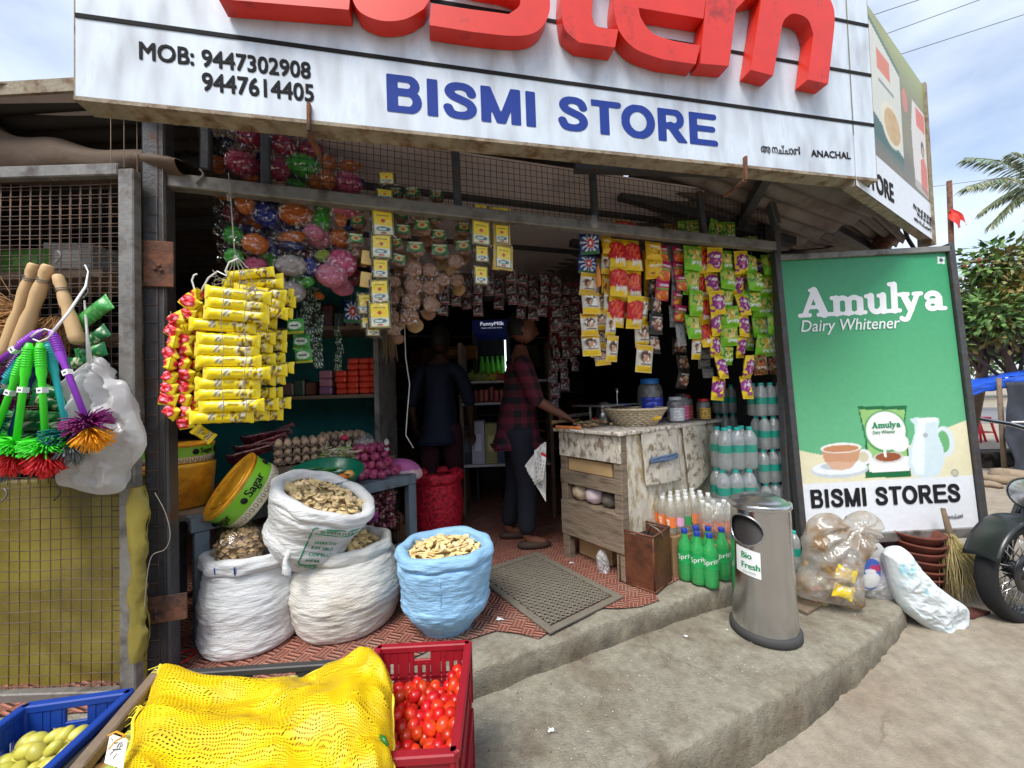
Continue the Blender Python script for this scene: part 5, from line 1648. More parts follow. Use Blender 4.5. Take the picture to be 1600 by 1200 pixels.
scrub_strip('strip with orange scrubbers behind the mesh and big pink ones at the bottom', [(1130, 300, 100, 95, 'orange'), (1125, 400, 95, 110, 'orange'), (1060, 415, 90, 100, 'orange'), (1040, 730, 120, 90, 'pale'), (1220, 925, 165, 155, 'pink'), (1155, 1000, 175, 145, 'pale')], .03)
scrub_strip('rightmost coloured strip, pink scrubbers at the mesh above orange ones', [(1265, 315, 130, 60, 'orange'), (1262, 425, 145, 125, 'pink'), (1240, 585, 175, 95, 'pink'), (1212, 650, 70, 95, 'orange'), (1205, 770, 120, 110, 'orange')], .05)
# brown pads with green labels, and card strips (crop of 480,200 at .2667)
def c5(x, y): return 480 + x * .2667, 200 + y * .2667
def lab_paint(u, v):
	img = fill(u.shape, S(34, 116, 56))
	img = blend(img, ell(u, v, .5, .5, .34, .30), S(196, 190, 110)); img = blend(img, ell(u, v, .5, .5, .17, .17), S(190, 84, 50))
	img = blend(img, rect(u, v, .1, .9, .82, .93), S(220, 220, 190)); return img
def card_paint(u, v):
	img = fill(u.shape, S(246, 218, 52))
	img = blend(img, rect(u, v, .0, 1, .05, .42), S(226, 226, 200))
	img = blend(img, np.maximum(rect(u, v, 0, .06, 0, 1), np.maximum(rect(u, v, .94, 1, 0, 1), np.maximum(rect(u, v, 0, 1, 0, .06), rect(u, v, 0, 1, .94, 1)))), S(60, 66, 40))
	img = blend(img, ell(u, v, .5, .27, .34, .09), S(60, 120, 130)); img = blend(img, ell(u, v, .45, .27, .2, .04), S(220, 232, 230))
	img = blend(img, ell(u, v, .5, .58, .1, .08), S(206, 78, 40)); img = blend(img, ell(u, v, .5, .12, .16, .03), S(180, 60, 40))
	img = blend(img, rect(u, v, .2, .8, .76, .80), S(120, 110, 40)); return img
def unit_panel(name, nx, ny, paint, m):
	o = panel_obj(name, nx, ny, (-.5, 0, -.5), (.5, 0, -.5), (-.5, 0, .5), paint, m, None)
	me = o.data; bpy.data.objects.remove(o); return me
LABM = unit_panel('label', 18, 14, lab_paint, 'print'); CARDM = unit_panel('card', 22, 28, card_paint, 'print')
def pad_strip(label, items, d0):
	d0 += .045
	P = onf(*c5(items[0][0], items[0][1] - 60), d0)
	r = thing('scrubber_strip', label, 'scrubber strip', P, 'hanging pouches of brown scrubbers')
	for k, (x, y, w, lab) in enumerate(items):
		d = d0 + RND.uniform(-.03, .03); p = onf(*c5(x, y), d)
		sc = (onf(c5(x + 10, y)[0], c5(x, y)[1], d) - p).length / 10
		M = T(p) @ FR @ RY(RND.uniform(-.16, .16)) @ RZ(RND.uniform(-.3, .3))
		h = w * (.85 if lab else .95)
		child('scrubber', pad_me('brown', k % 3), r, M @ SCL(w * sc / 2 * 1.12, .055, h * sc / 2 / .8 * 1.08))
		child('scrubber', pad_me('tan' if k % 2 else 'brown', (k + 1) % 3), r, T(FN * .06 + FU * RND.uniform(-.03, .03) - UP * RND.uniform(.02, .04)) @ M @ SCL(w * sc / 2, .05, h * sc / 2 * 1.2))
		if lab: child('label', LABM, r, M @ T(0, -.026, .006) @ RX(.06) @ SCL(w * sc * .86, 1, w * sc * .56))
		child('pouch_film', POU[k % 4], r, M @ SCL(w * sc / 2 + .012, .036 / .42, h * sc / 2 + .018))
pad_strip('strip of brown scrubbers beside the orange ones, two with green labels', [(300, 470, 80, 0), (300, 560, 90, 1), (285, 665, 95, 1), (290, 730, 70, 0)], .05)
pad_strip('brown scrubber strip right of the first yellow card strip', [(525, 395, 80, 1), (545, 520, 90, 1), (560, 612, 95, 1), (525, 690, 85, 1), (530, 780, 85, 1), (508, 900, 80, 0), (500, 1000, 80, 0), (498, 1105, 85, 0), (505, 1180, 80, 0)], .07)
pad_strip('brown scrubber strip ending in four bare pads, longest of its group', [(620, 395, 90, 1), (645, 515, 90, 1), (680, 590, 100, 1), (640, 715, 105, 1), (620, 825, 110, 0), (625, 925, 110, 0), (610, 1015, 110, 0), (600, 1108, 110, 0)], .04)
pad_strip('brown scrubber strip under the second mullion ending in two bare pads', [(760, 410, 80, 1), (750, 535, 80, 1), (765, 640, 90, 1), (775, 730, 110, 1), (720, 835, 90, 0), (725, 935, 100, 0), (728, 1035, 100, 0)], .06)
pad_strip('short brown scrubber strip left of the two yellow card strips', [(880, 520, 80, 1), (920, 600, 90, 1), (920, 705, 95, 1), (870, 780, 90, 0), (795, 890, 85, 0), (875, 890, 85, 0)], .05)
def card_strip(label, items, d0, w=80, beige=False):
	P = onf(*c5(items[0][0], items[0][1] - 70), d0)
	r = thing('card_strip', label, 'card strip', P, 'strips of yellow cards')
	for k, (x, y, h) in enumerate(items):
		p = onf(*c5(x, y), d0 + RND.uniform(-.008, .008)); sc = (onf(c5(x + 10, y)[0], c5(x, y)[1], d0) - p).length / 10
		M = T(p) @ FR @ RY(RND.uniform(-.05, .05)) @ RZ(RND.uniform(-.15, .15))
		g = MB(); g.box((w * sc * 1.22, .012, h * sc * 1.1), T(0, .009, 0), .004); g.cc = (1, 1, 1)
		g.c = [S(214, 184, 104) if beige else S(56, 52, 40)] * len(g.v)
		o = g.build('backing', 'matte', r, world=False); o.matrix_basis = wm(r).inverted() @ M
		child('card', CARDM, r, M @ T(0, .001, 0) @ SCL(w * sc, 1, h * sc))
		child('pouch_film', POU[k % 4], r, M @ SCL(w * sc / 2 + .012, .014 / .42, h * sc / 2 + .014))
card_strip('long strip of yellow cards hanging down to the red packs, the longest', [(465, 292, 70), (455, 388, 60), (445, 556, 110), (435, 690, 110), (430, 822, 112), (425, 955, 112), (425, 1095, 112)], .0, 85)
card_strip('yellow card strip behind the longest one, only its lower cards showing', [(352, 1030, 90), (360, 1140, 60), (388, 1180, 80)], .05, 75)
card_strip('yellow card strip nearest the middle, four cards under the transom', [(1018, 470, 40), (1020, 612, 92), (1025, 735, 95), (1020, 862, 95)], .0, 72)
card_strip('shorter yellow card strip with beige backing at the right end', [(1130, 488, 30), (1142, 620, 90), (1152, 755, 90)], .0, 68, True)
for k, (x, y, w, h, lb) in enumerate(((350, 760, 85, 120, 'upper pale yellow sheet pack beside the long card strip'), (345, 890, 90, 130, 'lower pale yellow sheet pack beside the long card strip'), (1090, 650, 60, 130, 'tan sheet pack between the two right card strips'), (1105, 800, 70, 100, 'lower tan sheet pack under the right card strips'))):
	p = onf(*c5(x, y), .04); g = MB(); sc = .00055
	g.cc = S(226, 190, 100); g.box((w * sc, .012, h * sc), T(p) @ FR @ RY(.1), .003); one(g, 'sheet_pack', 'foil', lb, 'pack')

# ================================================================ snack packet strips
def pk_red(u, v):
	img = fill(u.shape, S(246, 206, 30))
	img = blend(img, polymask(u, v, [(0, .30), (.5, .22), (1, .34), (1, .80), (.5, .88), (0, .78)]), S(206, 24, 30))
	n = vnoise(u, v, 7, 2)
	img = blend(img, (n > .62) * rect(u, v, .05, .95, .25, .85, .08), S(240, 110, 70))
	for a, b in (((.2, .5), (.4, .75)), ((.4, .45), (.7, .7)), ((.55, .4), (.85, .5))): img = blend(img, (capd(u, v, a, b) < .045) * 1.0, S(244, 84, 46))
	return words(img, u, v, .30, .16)
def words(img, u, v, x, y, s=1.0, c=(.9, .9, .88)):
	t = .028 * s
	st = [((0, .13), (.05, 0)), ((.05, 0), (-.02, .01)), ((.12, .0), (.18, .08)), ((.18, .08), (.12, .09)), ((.12, .09), (.12, .0)), ((.24, .09), (.29, 0)), ((.29, 0), (.35, .09)), ((.40, .0), (.40, .09)), ((.40, .09), (.48, .09)), ((.48, .09), (.5, 0)), ((.55, .09), (.6, .0)), ((.66, .09), (.56, -.06))]
	for a, b in st: img = blend(img, (capd(u, v, (x + a[0] * s, y + a[1] * s), (x + b[0] * s, y + b[1] * s)) < t) * 1.0, c)
	return img
def pk_green(u, v):
	img = fill(u.shape, S(126, 204, 26))
	img = blend(img, polymask(u, v, [(0, .42), (1, .30), (1, .86), (.3, .92), (0, .8)]), S(170, 206, 70))
	img = blend(img, polymask(u, v, [(.18, .40), (.85, .44), (.5, .86)]), S(232, 222, 140))
	n = vnoise(u, v, 9, 4)
	img = blend(img, (n > .6) * rect(u, v, .1, .9, .4, .85, .1), S(214, 170, 50)); img = blend(img, (n < .3) * rect(u, v, .0, 1, .4, .85, .1), S(60, 140, 40))
	return words(img, u, v, .30, .22)
def pk_purple(u, v):
	img = fill(u.shape, S(248, 212, 24))
	n = vnoise(u, v, 6, 7)
	img = blend(img, ((ell(u, v, .5, .52, .48, .34, .3) + (n - .5) * 1.4) > .5) * 1.0, S(142, 30, 122))
	img = blend(img, (n > .7) * ell(u, v, .5, .5, .4, .3), S(240, 190, 220))
	img = blend(img, (capd(u, v, (.3, .6), (.7, .62)) < .05) * 1.0, S(238, 226, 232)); img = blend(img, (capd(u, v, (.35, .42), (.6, .5)) < .035) * 1.0, S(226, 120, 190))
	return img
def pk_choco(u, v):
	img = fill(u.shape, S(226, 218, 204))
	n = vnoise(u, v, 8, 9)
	img = blend(img, rect(u, v, 0, 1, .8, 1), S(236, 190, 40)); img = blend(img, rect(u, v, 0, 1, 0, .24, .03), S(246, 206, 30))
	img = blend(img, ell(u, v, .45, .58, .34, .22, .3), S(92, 54, 34)); img = blend(img, ell(u, v, .52, .5, .2, .13), S(206, 158, 120))
	img = blend(img, (n > .66) * rect(u, v, 0, 1, .3, .8, .05), S(250, 248, 240)); img = blend(img, rect(u, v, .2, .85, .27, .33), S(70, 46, 36))
	return img
def pk_dark(u, v):
	img = fill(u.shape, S(46, 40, 40)); n = vnoise(u, v, 8, 12)
	img = blend(img, ell(u, v, .5, .45, .36, .26, .25), S(150, 92, 66)); img = blend(img, (n > .64) * rect(u, v, .1, .9, .2, .8, .1), S(214, 190, 170)); img = blend(img, rect(u, v, .15, .85, .76, .84), S(200, 196, 190))
	return img
def pk_magenta(u, v):
	img = fill(u.shape, S(196, 26, 92)); n = vnoise(u, v, 8, 15)
	img = blend(img, ell(u, v, .5, .25, .5, .24, .15), S(226, 106, 40)); img = blend(img, (n > .58) * ell(u, v, .5, .25, .45, .2), S(246, 190, 80))
	img = blend(img, rect(u, v, 0, 1, .5, .58), S(110, 170, 40)); img = blend(img, rect(u, v, .15, .85, .68, .78), S(240, 216, 226)); return img
def pk_wash(u, v):
	img = fill(u.shape, S(34, 60, 130)); r_ = np.hypot(u - .5, v - .5); a = np.arctan2(v - .5, u - .5)
	img = blend(img, ((np.sin(a * 11) > .2) & (r_ > .2) & (r_ < .47)) * 1.0, S(222, 232, 236)); img = blend(img, ((r_ < .2) & (r_ > .09)) * 1.0, S(206, 34, 40)); img = blend(img, (r_ < .09) * 1.0, S(240, 240, 240))
	img = blend(img, rect(u, v, 0, 1, 0, .14), S(30, 110, 60)); return img
def pk_yellow(u, v):
	img = fill(u.shape, S(242, 194, 30)); n = vnoise(u, v, 7, 21)
	img = blend(img, (n > .68) * rect(u, v, .1, .9, .2, .8, .1), S(160, 90, 30)); return words(img, u, v, .2, .6, 1, S(250, 240, 200))
def pk_maroon(u, v):
	img = fill(u.shape, S(120, 26, 34)); n = vnoise(u, v, 8, 23)
	img = blend(img, (n > .6) * 1.0, S(96, 130, 30)); img = blend(img, (n < .28) * 1.0, S(190, 120, 50)); return words(img, u, v, .2, .3, 1, S(226, 200, 180))
def pk_clear(u, v):
	img = fill(u.shape, S(150, 152, 154)); n = vnoise(u, v, 9, 25); return img * (.6 + .8 * n[..., None])
def pk_sachet(u, v):
	img = fill(u.shape, S(78, 72, 74)); n = vnoise(u, v, 6, 27)
	img = blend(img, rect(u, v, 0, 1, .55, .95), S(74, 16, 26)); img = blend(img, (n > .66) * 1.0, S(140, 134, 136)); img = blend(img, rect(u, v, 0, 1, .05, .14), S(120, 20, 40)); return img
def pk_leaf(u, v):
	img = fill(u.shape, S(24, 60, 36)); n = vnoise(u, v, 11, 29); img = blend(img, (n > .68) * 1.0, S(170, 184, 170)); img = blend(img, (n < .3) * 1.0, S(12, 34, 20)); return img
def pk_soap(u, v):
	img = fill(u.shape, S(60, 150, 60)); img = blend(img, ell(u, v, .5, .5, .4, .25), S(214, 222, 214)); img = blend(img, rect(u, v, .25, .75, .45, .56), S(50, 120, 70)); img = blend(img, rect(u, v, 0, 1, .0, .12), S(200, 200, 60)); return img
def pk_rsachet(u, v):
	img = fill(u.shape, YL); n = vnoise(u, v, 5, 33)
	img = blend(img, ell(u, v, .46, .52, .47, .44, .06), RD); img = blend(img, (n > .7) * ell(u, v, .45, .5, .4, .36), S(250, 150, 170)); return blend(img, (n < .22) * ell(u, v, .45, .5, .4, .36), S(150, 10, 30))  # pink patches are highlights painted into the red
def packet_mesh(paint, seed, nx=20, ny=26, th=.2):
	u, v = np.meshgrid(np.linspace(0, 1, nx + 1), np.linspace(0, 1, ny + 1))
	VS[0] = seed; img = paint(u, v); VS[0] = 0
	g = MB()
	for s in (-1, 1):
		vs = []; cs = []
		for j in range(ny + 1):
			for i in range(nx + 1):
				a, b = i / nx, j / ny
				e = min(1, 5 * min(a, 1 - a)) ** .55 * max(0, min(1, 6 * (min(b, 1 - b) - .05))) ** .6
				z = th * e * (1 + .3 * nse(a * 4, b * 4, seed)) + .045 * nse(a * 8, b * 8, seed + 2) * e + .01 * math.sin(a * 40) * (1 - e)
				vs.append(((a - .5) * (1 - .06 * e), s * z, (b - .5)))
				cs.append(tuple(img[j, i]))
		w = nx + 1
		fs = [(j * w + i, j * w + i + 1, (j + 1) * w + i + 1, (j + 1) * w + i) for j in range(ny) for i in range(nx)]
		if s > 0: fs = [f[::-1] for f in fs]
		g.add(vs, fs, None, True, cs)
	me = g.mesh('packet'); me.materials.append(MATS['foil']); return me
PK = {}
for k, fn in dict(red=pk_red, green=pk_green, purple=pk_purple, choco=pk_choco, dark=pk_dark, magenta=pk_magenta, wash=pk_wash, yellow=pk_yellow, maroon=pk_maroon, clear=pk_clear, sachet=pk_sachet, leaf=pk_leaf, soap=pk_soap, rsachet=pk_rsachet).items():
	PK[k] = [packet_mesh(fn, s * 5 + len(k)) for s in range(3)]
def strip(label, group, x0, y0, x1, y1, w, kinds, d, name='snack_strip', cat='snack strip', conv=None, twist=.35, up=0, part='packet'):
	"""column of joined packets from (x0,y0) top centre to (x1,y1) bottom centre, width w (crop px)"""
	conv = conv or (lambda x, y: (860 + x * .2583, 330 + y * .2583))
	a, b = onf(*conv(x0, y0), d), onf(*conv(x1, y1), d + .01)
	W = (onf(*conv(x0 + w, y0), d) - a).length * 1.06
	r = thing(name, label, cat, a, group)
	n = len(kinds); ph = RND.uniform(0, 6)
	for k, kd in enumerate(kinds):
		t0, t1 = k / n, (k + 1) / n
		p, q = a.lerp(b, t0), a.lerp(b, t1)
		c = (p + q) / 2 + FN * (.02 * math.sin(k * 2.3 + ph)) + FU * (.006 * math.sin(k * 1.7 + ph))
		h = (p - q).length * 1.10
		M = T(c) @ FR @ RZ(twist * .6 * math.sin(k * .6 + ph) + RND.uniform(-.2, .2)) @ RY(RND.uniform(-.09, .09)) @ RX(RND.uniform(-.22, .22))
		child(part, PK[kd][RND.randint(0, 2)], r, M @ SCL(W, W * .9, h))
	top = onf(conv(x0, y0)[0], conv(x0, y0)[1] - 14 - up, d)
	g = MB(); g.tube([a - UP * .004, top], .0009, 4); g.build('string', 'twine', r)
	return r
for si, (cx_, y0, y1, n, dd, lb) in enumerate(((138, 440, 985, 9, -.02, 'leftmost string of red sachets with yellow edges'), (222, 350, 1050, 11, .0, 'middle string of red sachets beside the yellow packets'), (290, 300, 985, 11, .03, 'right string of red sachets tucked behind the yellow packets'))):
	r = thing('red_sachet_string', lb, 'sachet string', at(*cy(cx_, y0 - 30), ND + dd), 'strings of red sachets')
	for k in range(n):
		y = y0 + (y1 - y0) * k / (n - 1) + RND.uniform(-6, 6); x = cx_ + RND.uniform(-14, 14) + (40 * math.exp(-k * .7) if si < 2 else 0)
		c = at(*cy(x, y), ND + dd)
		an = RND.uniform(-.5, .5) + (.5 if k % 2 else .1)
		M = T(c) @ RZ(RND.uniform(-1.0, .1)) @ RY(an + RND.uniform(-.3, .3)) @ RX(RND.uniform(-.3, .3))
		child('sachet', PK['rsachet'][k % 3], r, M @ SCL(.062 * RND.uniform(.85, 1.1), .085, .05))
	g = MB(); g.tube([at(*cy(cx_ + 3 * math.sin(k), y0 - 40 + (y1 - y0 + 40) * k / 8), ND + dd + .02) for k in range(9)], .0014, 4); g.build('cord', 'twine', r)
G = 'strips of snack packets hung along the transom'
strip('short strip of two blue starburst packets at the left end of the snack row', G, 232, 150, 228, 375, 100, ['wash', 'wash'], .07)
strip('brown and white choco strip under the blue starburst packets', G, 232, 375, 250, 872, 95, ['choco'] * 4, .07)
strip('narrow choco strip behind the first one, its last packet lowest', G, 300, 500, 300, 930, 78, ['choco'] * 4, .12)
strip('dark yellow narrow strip left of the first red strip', G, 335, 150, 345, 490, 52, ['yellow', 'choco', 'yellow'], .08)
strip('choco strip of three packets under the narrow yellow strip', G, 355, 480, 372, 905, 70, ['choco'] * 3, .08)
strip('first red and yellow strip from the left, three big packets', G, 402, 165, 412, 690, 90, ['red'] * 3, .05)
strip('second red and yellow strip, its last packet tilted beside the first', G, 497, 180, 500, 705, 98, ['red'] * 3, .06, twist=.15)
strip('choco strip hanging lowest between the red and the black strips', G, 550, 520, 560, 970, 92, ['choco'] * 3, .10)
strip('plain yellow pair at the top of the row with black packets below', G, 617, 190, 630, 405, 85, ['yellow', 'yellow'], .05)
strip('black and brown strip under the yellow pair', G, 628, 400, 640, 855, 76, ['dark'] * 4, .09)
strip('magenta and orange strip of three packets above the empty gap', G, 682, 200, 680, 535, 78, ['magenta'] * 3, .06)
strip('grey clear film strip ending in a barcode pouch', G, 735, 210, 780, 810, 55, ['clear'] * 5, .10)
strip('narrow magenta strip left of the first green strip', G, 775, 215, 785, 662, 65, ['magenta'] * 5, .07)
strip('first lime green strip, four large packets', G, 855, 220, 875, 765, 96, ['green'] * 4, .04)
strip('small pale packet peeping below the first green strip', G, 885, 765, 888, 890, 62, ['choco'], .08)
strip('red and yellow narrow strip right of the first green strip', G, 922, 230, 938, 820, 72, ['red'] * 4, .09)
strip('yellow and purple strip reaching almost to the counter, left of two', G, 982, 235, 1024, 1138, 78, ['purple'] * 7, .05)
strip('tall lime green strip with six packets right of the purple strip', G, 1058, 245, 1080, 925, 88, ['green'] * 6, .06)
strip('yellow and purple strip hanging over the water packs, right of two', G, 1140, 255, 1190, 1130, 68, ['purple'] * 7, .05)
strip('lime green strip of three wide packets near the right post', G, 1215, 262, 1228, 595, 95, ['green'] * 3, .04)
strip('lime green strip of narrower packets starting below the wide ones', G, 1270, 400, 1272, 875, 80, ['green'] * 4, .09)
strip('lime green strip touching the right post', G, 1320, 270, 1345, 870, 74, ['green'] * 5, .06)
for lb, x, y0, y1, w, kd, n in (('choco strip hidden behind the first two choco strips', 268, 300, 880, 60, 'choco', 5), ('dim red strip showing between the two big red strips', 452, 200, 640, 60, 'red', 4), ('dim yellow strip behind the black packets', 590, 240, 600, 60, 'yellow', 3), ('narrow red strip behind the first lime green strip', 908, 300, 700, 60, 'red', 4), ('lime green strip showing behind the left purple strip', 1018, 260, 860, 66, 'green', 5), ('dark strip behind the tall lime green strip', 1108, 260, 800, 50, 'dark', 5), ('lime green strip behind the right purple strip', 1170, 300, 840, 64, 'green', 5), ('dim purple strip behind the wide green packets', 1250, 300, 800, 60, 'purple', 5)):
	strip(lb, 'packet strips in the second row', x, y0, x + 8, y1, w, [kd] * n, .17)
for k, (x, lb) in enumerate(((1255, 'left maroon packet above the water bottles'), (1305, 'middle maroon packet above the water bottles'), (1350, 'right maroon packet above the water bottles'))):
	strip(lb, 'maroon packets above the water', x, 870, x, 985, 60, ['maroon'], .10)
# upper ends of the strips, seen through the mesh
for k, (x, y, w, h, kd, lb) in enumerate(((430, 95, 90, 75, 'red', 'red packet lying behind the mesh at the left of its row'), (485, 92, 70, 70, 'red', 'red packet behind the mesh right of the first'), (590, 120, 95, 45, 'yellow', 'yellow packet flattened behind the mesh'), (655, 122, 60, 40, 'yellow', 'narrow yellow packet behind the mesh'), (740, 115, 85, 85, 'maroon', 'maroon packet behind the mesh left of the green one'), (835, 115, 105, 100, 'green', 'green packet behind the mesh left of the mullion'), (1000, 120, 80, 130, 'green', 'tall green packet behind the mesh right of the mullion'), (1075, 125, 75, 110, 'green', 'green packet behind the mesh beside the tall one'), (1190, 185, 90, 55, 'green', 'low green packet behind the mesh near the right end'), (1275, 205, 90, 55, 'maroon', 'low maroon packet behind the mesh at the right end'))):
	strip(lb, 'packets behind the transom mesh', x, y - h / 2, x, y + h / 2, w, [kd], .10)
g = MB()
p0 = onf(860 + 290 * .2583, 330 + 395 * .2583, .04); M = T(p0) @ FR
g.lathe([(.001, -.06), (.014, -.05), (.016, -.02), (.012, .03), (.003, .065)], 10, M); g.c = [S(226, 140, 50)] * len(g.v)
one(g, 'corn_packet', 'foil', 'orange corn shaped packet hanging between the choco strips', 'packet')
# dim sachet strips deeper in the shop
c6 = lambda x, y: (x, y)
GS = 'dim strips of small sachets inside the shop'
ordn = ('first', 'second', 'third', 'fourth', 'fifth', 'sixth', 'seventh', 'eighth', 'ninth', 'tenth', 'eleventh', 'twelfth')
for k in range(11):
	x = 694 + k * 17.5; n = (4, 3, 3, 4, 2, 3, 3, 4, 4, 4, 5)[k]
	y0 = 425 + (k % 3) * 3
	strip(f'{ordn[k]} strip of small red and grey sachets from the left, hanging inside the doorway', GS, x, y0, x + RND.uniform(-2, 2), y0 + n * 17, 15, ['sachet'] * n, .45 + .06 * (k % 3), 'sachet_strip', 'sachet strip', c6, .4, part='sachet')
for k in range(3):
	strip(f'{ordn[k]} strip from the left of speckled sachets beside the man in the checked shirt', GS, 868 + k * 16, 440 + k * 4, 866 + k * 16, 640 - 30 * k, 13, ['sachet'] * 10, .75, 'sachet_strip', 'sachet strip', c6, .4, part='sachet')
for k, (x, y0, y1, w, n) in enumerate(((482, 452, 560, 15, 6), (497, 452, 575, 14, 7), (472, 480, 560, 12, 5), (529, 512, 578, 11, 5))):
	strip(('dark green speckled strip left of the shelf', 'longest dark green speckled strip in front of the teal shelf', 'dark green strip just right of the yellow packets', 'short dark green strip in front of the orange packs')[k], 'dark green sachet strips', x, y0, x, y1, w, ['leaf'] * n, .25 + .03 * k, 'sachet_strip', 'sachet strip', c6, .5, part='sachet')
strip('green and white soap pack strip right of the yellow packet bunch', 'soap strips', 464, 500, 474, 566, 26, ['soap'] * 3, .12, 'soap_strip', 'soap strip', c6, .2)
strip('dark starburst packet hanging before the teal shelf', 'soap strips', 549, 470, 549, 502, 26, ['wash'], .3, 'soap_strip', 'soap strip', c6, .1)
strip('black strip of dim packets hanging behind the counter', 'dim packet strips behind the counter', 1063, 500, 1066, 606, 19, ['dark'] * 4, .3, 'snack_strip', 'snack strip', c6)
strip('grey strip of foil pouches behind the counter left of the purple strip', 'dim packet strips behind the counter', 1102, 545, 1104, 590, 17, ['clear'] * 3, .3, 'snack_strip', 'snack strip', c6)
# ================================================================ counter
CC = Vector((.58, 2.10, 0)); CA = math.radians(37)
DL = Vector((math.cos(CA), math.sin(CA), 0)); DS = Vector((-math.sin(CA), math.cos(CA), 0))
CZ = EYE - .224
CLn, CSn = 1.12, .475
def CP(l, s, z): p = CC + DL * l + DS * s; return Vector((p.x, p.y, z))
mat('chipped_paint', S(134, 116, 96), .85, var=.3, vs=26, c2=S(214, 206, 192), c2s=30, c2a=.38, c2b=.52, bump=.7, bs=50, stretch=(1, 1, .6))
mat('old_panel', S(172, 152, 114), .85, var=.25, vs=14, c2=S(214, 206, 190), c2s=26, c2a=.38, c2b=.54, bump=.5, bs=40, stretch=(1, 1, .5))
mat('old_plank', S(132, 116, 98), .9, var=.3, vs=18, c2=S(86, 72, 60), c2s=16, c2a=.5, c2b=.7, bump=.6, bs=50, stretch=(.35, .35, 2.2))
ct = thing('shop_counter', 'weathered wooden counter with peeling white paint at the shop entrance', 'counter', CP(CLn / 2, CSn / 2, ZF))
def cbox(name, l0, l1, s0, s1, z0, z1, m, bev=.003, par=None):
	g = MB(); g.box((l1 - l0, s1 - s0, z1 - z0), basis(CP((l0 + l1) / 2, (s0 + s1) / 2, (z0 + z1) / 2), DL, DS, UP), bev)
	return g.build(name, m, par or ct)
cbox('top_board', -.03, CLn + .02, -.02, CSn + .03, CZ - .022, CZ, 'chipped_paint', .005)
for l, s in ((.027, .027), (.027, CSn - .03), (CLn - .03, .027), (CLn - .03, CSn - .03)):
	cbox('leg', l - .027, l + .027, s - .027, s + .027, ZF, CZ - .024, 'old_plank')
cbox('front_panel', .056, CLn - .06, .004, .022, ZF + .09, CZ - .026, 'old_panel')
cbox('skirting_board', .056, CLn - .06, .006, .024, ZF + .02, ZF + .088, 'old_plank')
cbox('apron', -.006, .012, .0, CSn, CZ - .175, CZ - .026, 'chipped_paint')
cbox('side_rail', -.004, .014, .0, CSn, CZ - .345, CZ - .265, 'old_plank')
cbox('side_board', -.006, .014, .0, CSn, CZ - .665, CZ - .455, 'old_plank')
cbox('shelf_board', .0, CLn - .05, .03, CSn, CZ - .47, CZ - .452, 'old_plank')
cbox('shelf_board', .0, CLn - .05, .03, CSn, CZ - .285, CZ - .268, 'old_plank')
cbox('back_panel', .056, CLn - .06, CSn - .02, CSn - .004, CZ - .6, CZ - .03, 'old_plank')
mat('cardboard', S(190, 158, 112), .85, var=.12, vs=10)
g = MB(); g.box((.3, .34, .078), basis(CP(.17, .25, CZ - .226), DL, DS, UP), .003); one(g, 'cardboard_box', 'cardboard', 'flat printed carton in the top gap of the counter side', 'box')
for k, (px_, py_, rr, lb, m) in enumerate(((876, 772, .06, 'brown bag on the left of the open counter shelf', 'matte'), (908, 776, .062, 'clear plastic bundle in the middle of the counter shelf', 'milky_film'), (930, 785, .05, 'dark bag at the right of the counter shelf', 'matte'))):
	p = CP(.07, .36 - .11 * k, CZ - .452 + rr * .9)
	g = MB(); g.cc = (S(200, 180, 150), S(220, 200, 205), S(110, 100, 90))[k]
	g.ball(rr, rr, rr * .92, T(p), 20, 14, lambda q: 1 + .12 * mnoise.noise(q * 3 + Vector((k * 5, 0, 0))))
	if m == 'milky_film': g.cc = S(190, 120, 140); g.ball(rr * .8, rr * .8, rr * .7, T(p - UP * .006), 14, 10, lambda q: 1 + .15 * mnoise.noise(q * 4)); m = 'matte'
	one(g, 'bundle', m, lb, 'bag')
g = MB(); g.box((.3, .26, .2), basis(CP(.25, .3, ZF + .115), DL, DS, UP), .003); one(g, 'cardboard_box', 'cardboard', 'brown carton on the floor beneath the counter', 'box')
g = softbag([(930, 866), (936, 856), (944, 860), (950, 876), (950, 894), (940, 898), (932, 886)], (941, 878), 2.26, .03, 55, .014, 30, rings=16, seg=60)
one(g, 'plastic_bag', 'bag_film_white', 'white bag slumped inside the counter legs above the floor', 'bag')
# hanging papers on the panel
mat('old_blue', S(92, 112, 142), .8, var=.2, vs=20)
mat('old_poster', S(206, 198, 182), .8, var=.2, vs=14, c2=S(136, 122, 100), c2s=16, c2a=.5, c2b=.6, bump=.6, bs=24)
def cplane(x, y, off=.0): return onp(x, y, CC + DS * off, DS)
def sheet(pts, name, m, label, cat, th=.004, bulge=.02, parent=None, off=-.012):
	a, b, c, d = [cplane(x, y, off) for x, y in pts]          # tl tr br bl
	g = MB()
	g.grid(lambda u, v: d.lerp(c, u).lerp(a.lerp(b, u), v) - DS * (bulge * math.sin(math.pi * u) * (1 - v) + .006 * nse(u * 4, v * 4, bulge * 90)), 24, 24)
	if parent: return g.build(name, m, parent, sol=th)
	return one(g, name, m, label, cat, sol=th)
sheet(((1001, 676), (1058, 667), (1064, 750), (1010, 760)), 'hanging_sack_flap', 'old_poster', 'old whitish sack flap with a blue stripe hung on the counter front', 'sack')
sheet(((1016, 716), (1059, 707), (1060, 716), (1017, 725)), 'blue_stripe', 'old_blue', 'faded blue stripe across the hanging sack flap', 'stripe', off=-.034, bulge=.006, th=.002)
sheet(((1066, 668), (1104, 661), (1108, 740), (1078, 772)), 'newspaper_sheet', 'old_poster', 'yellowed newspaper pasted at the right of the counter front', 'newspaper')
g = MB()
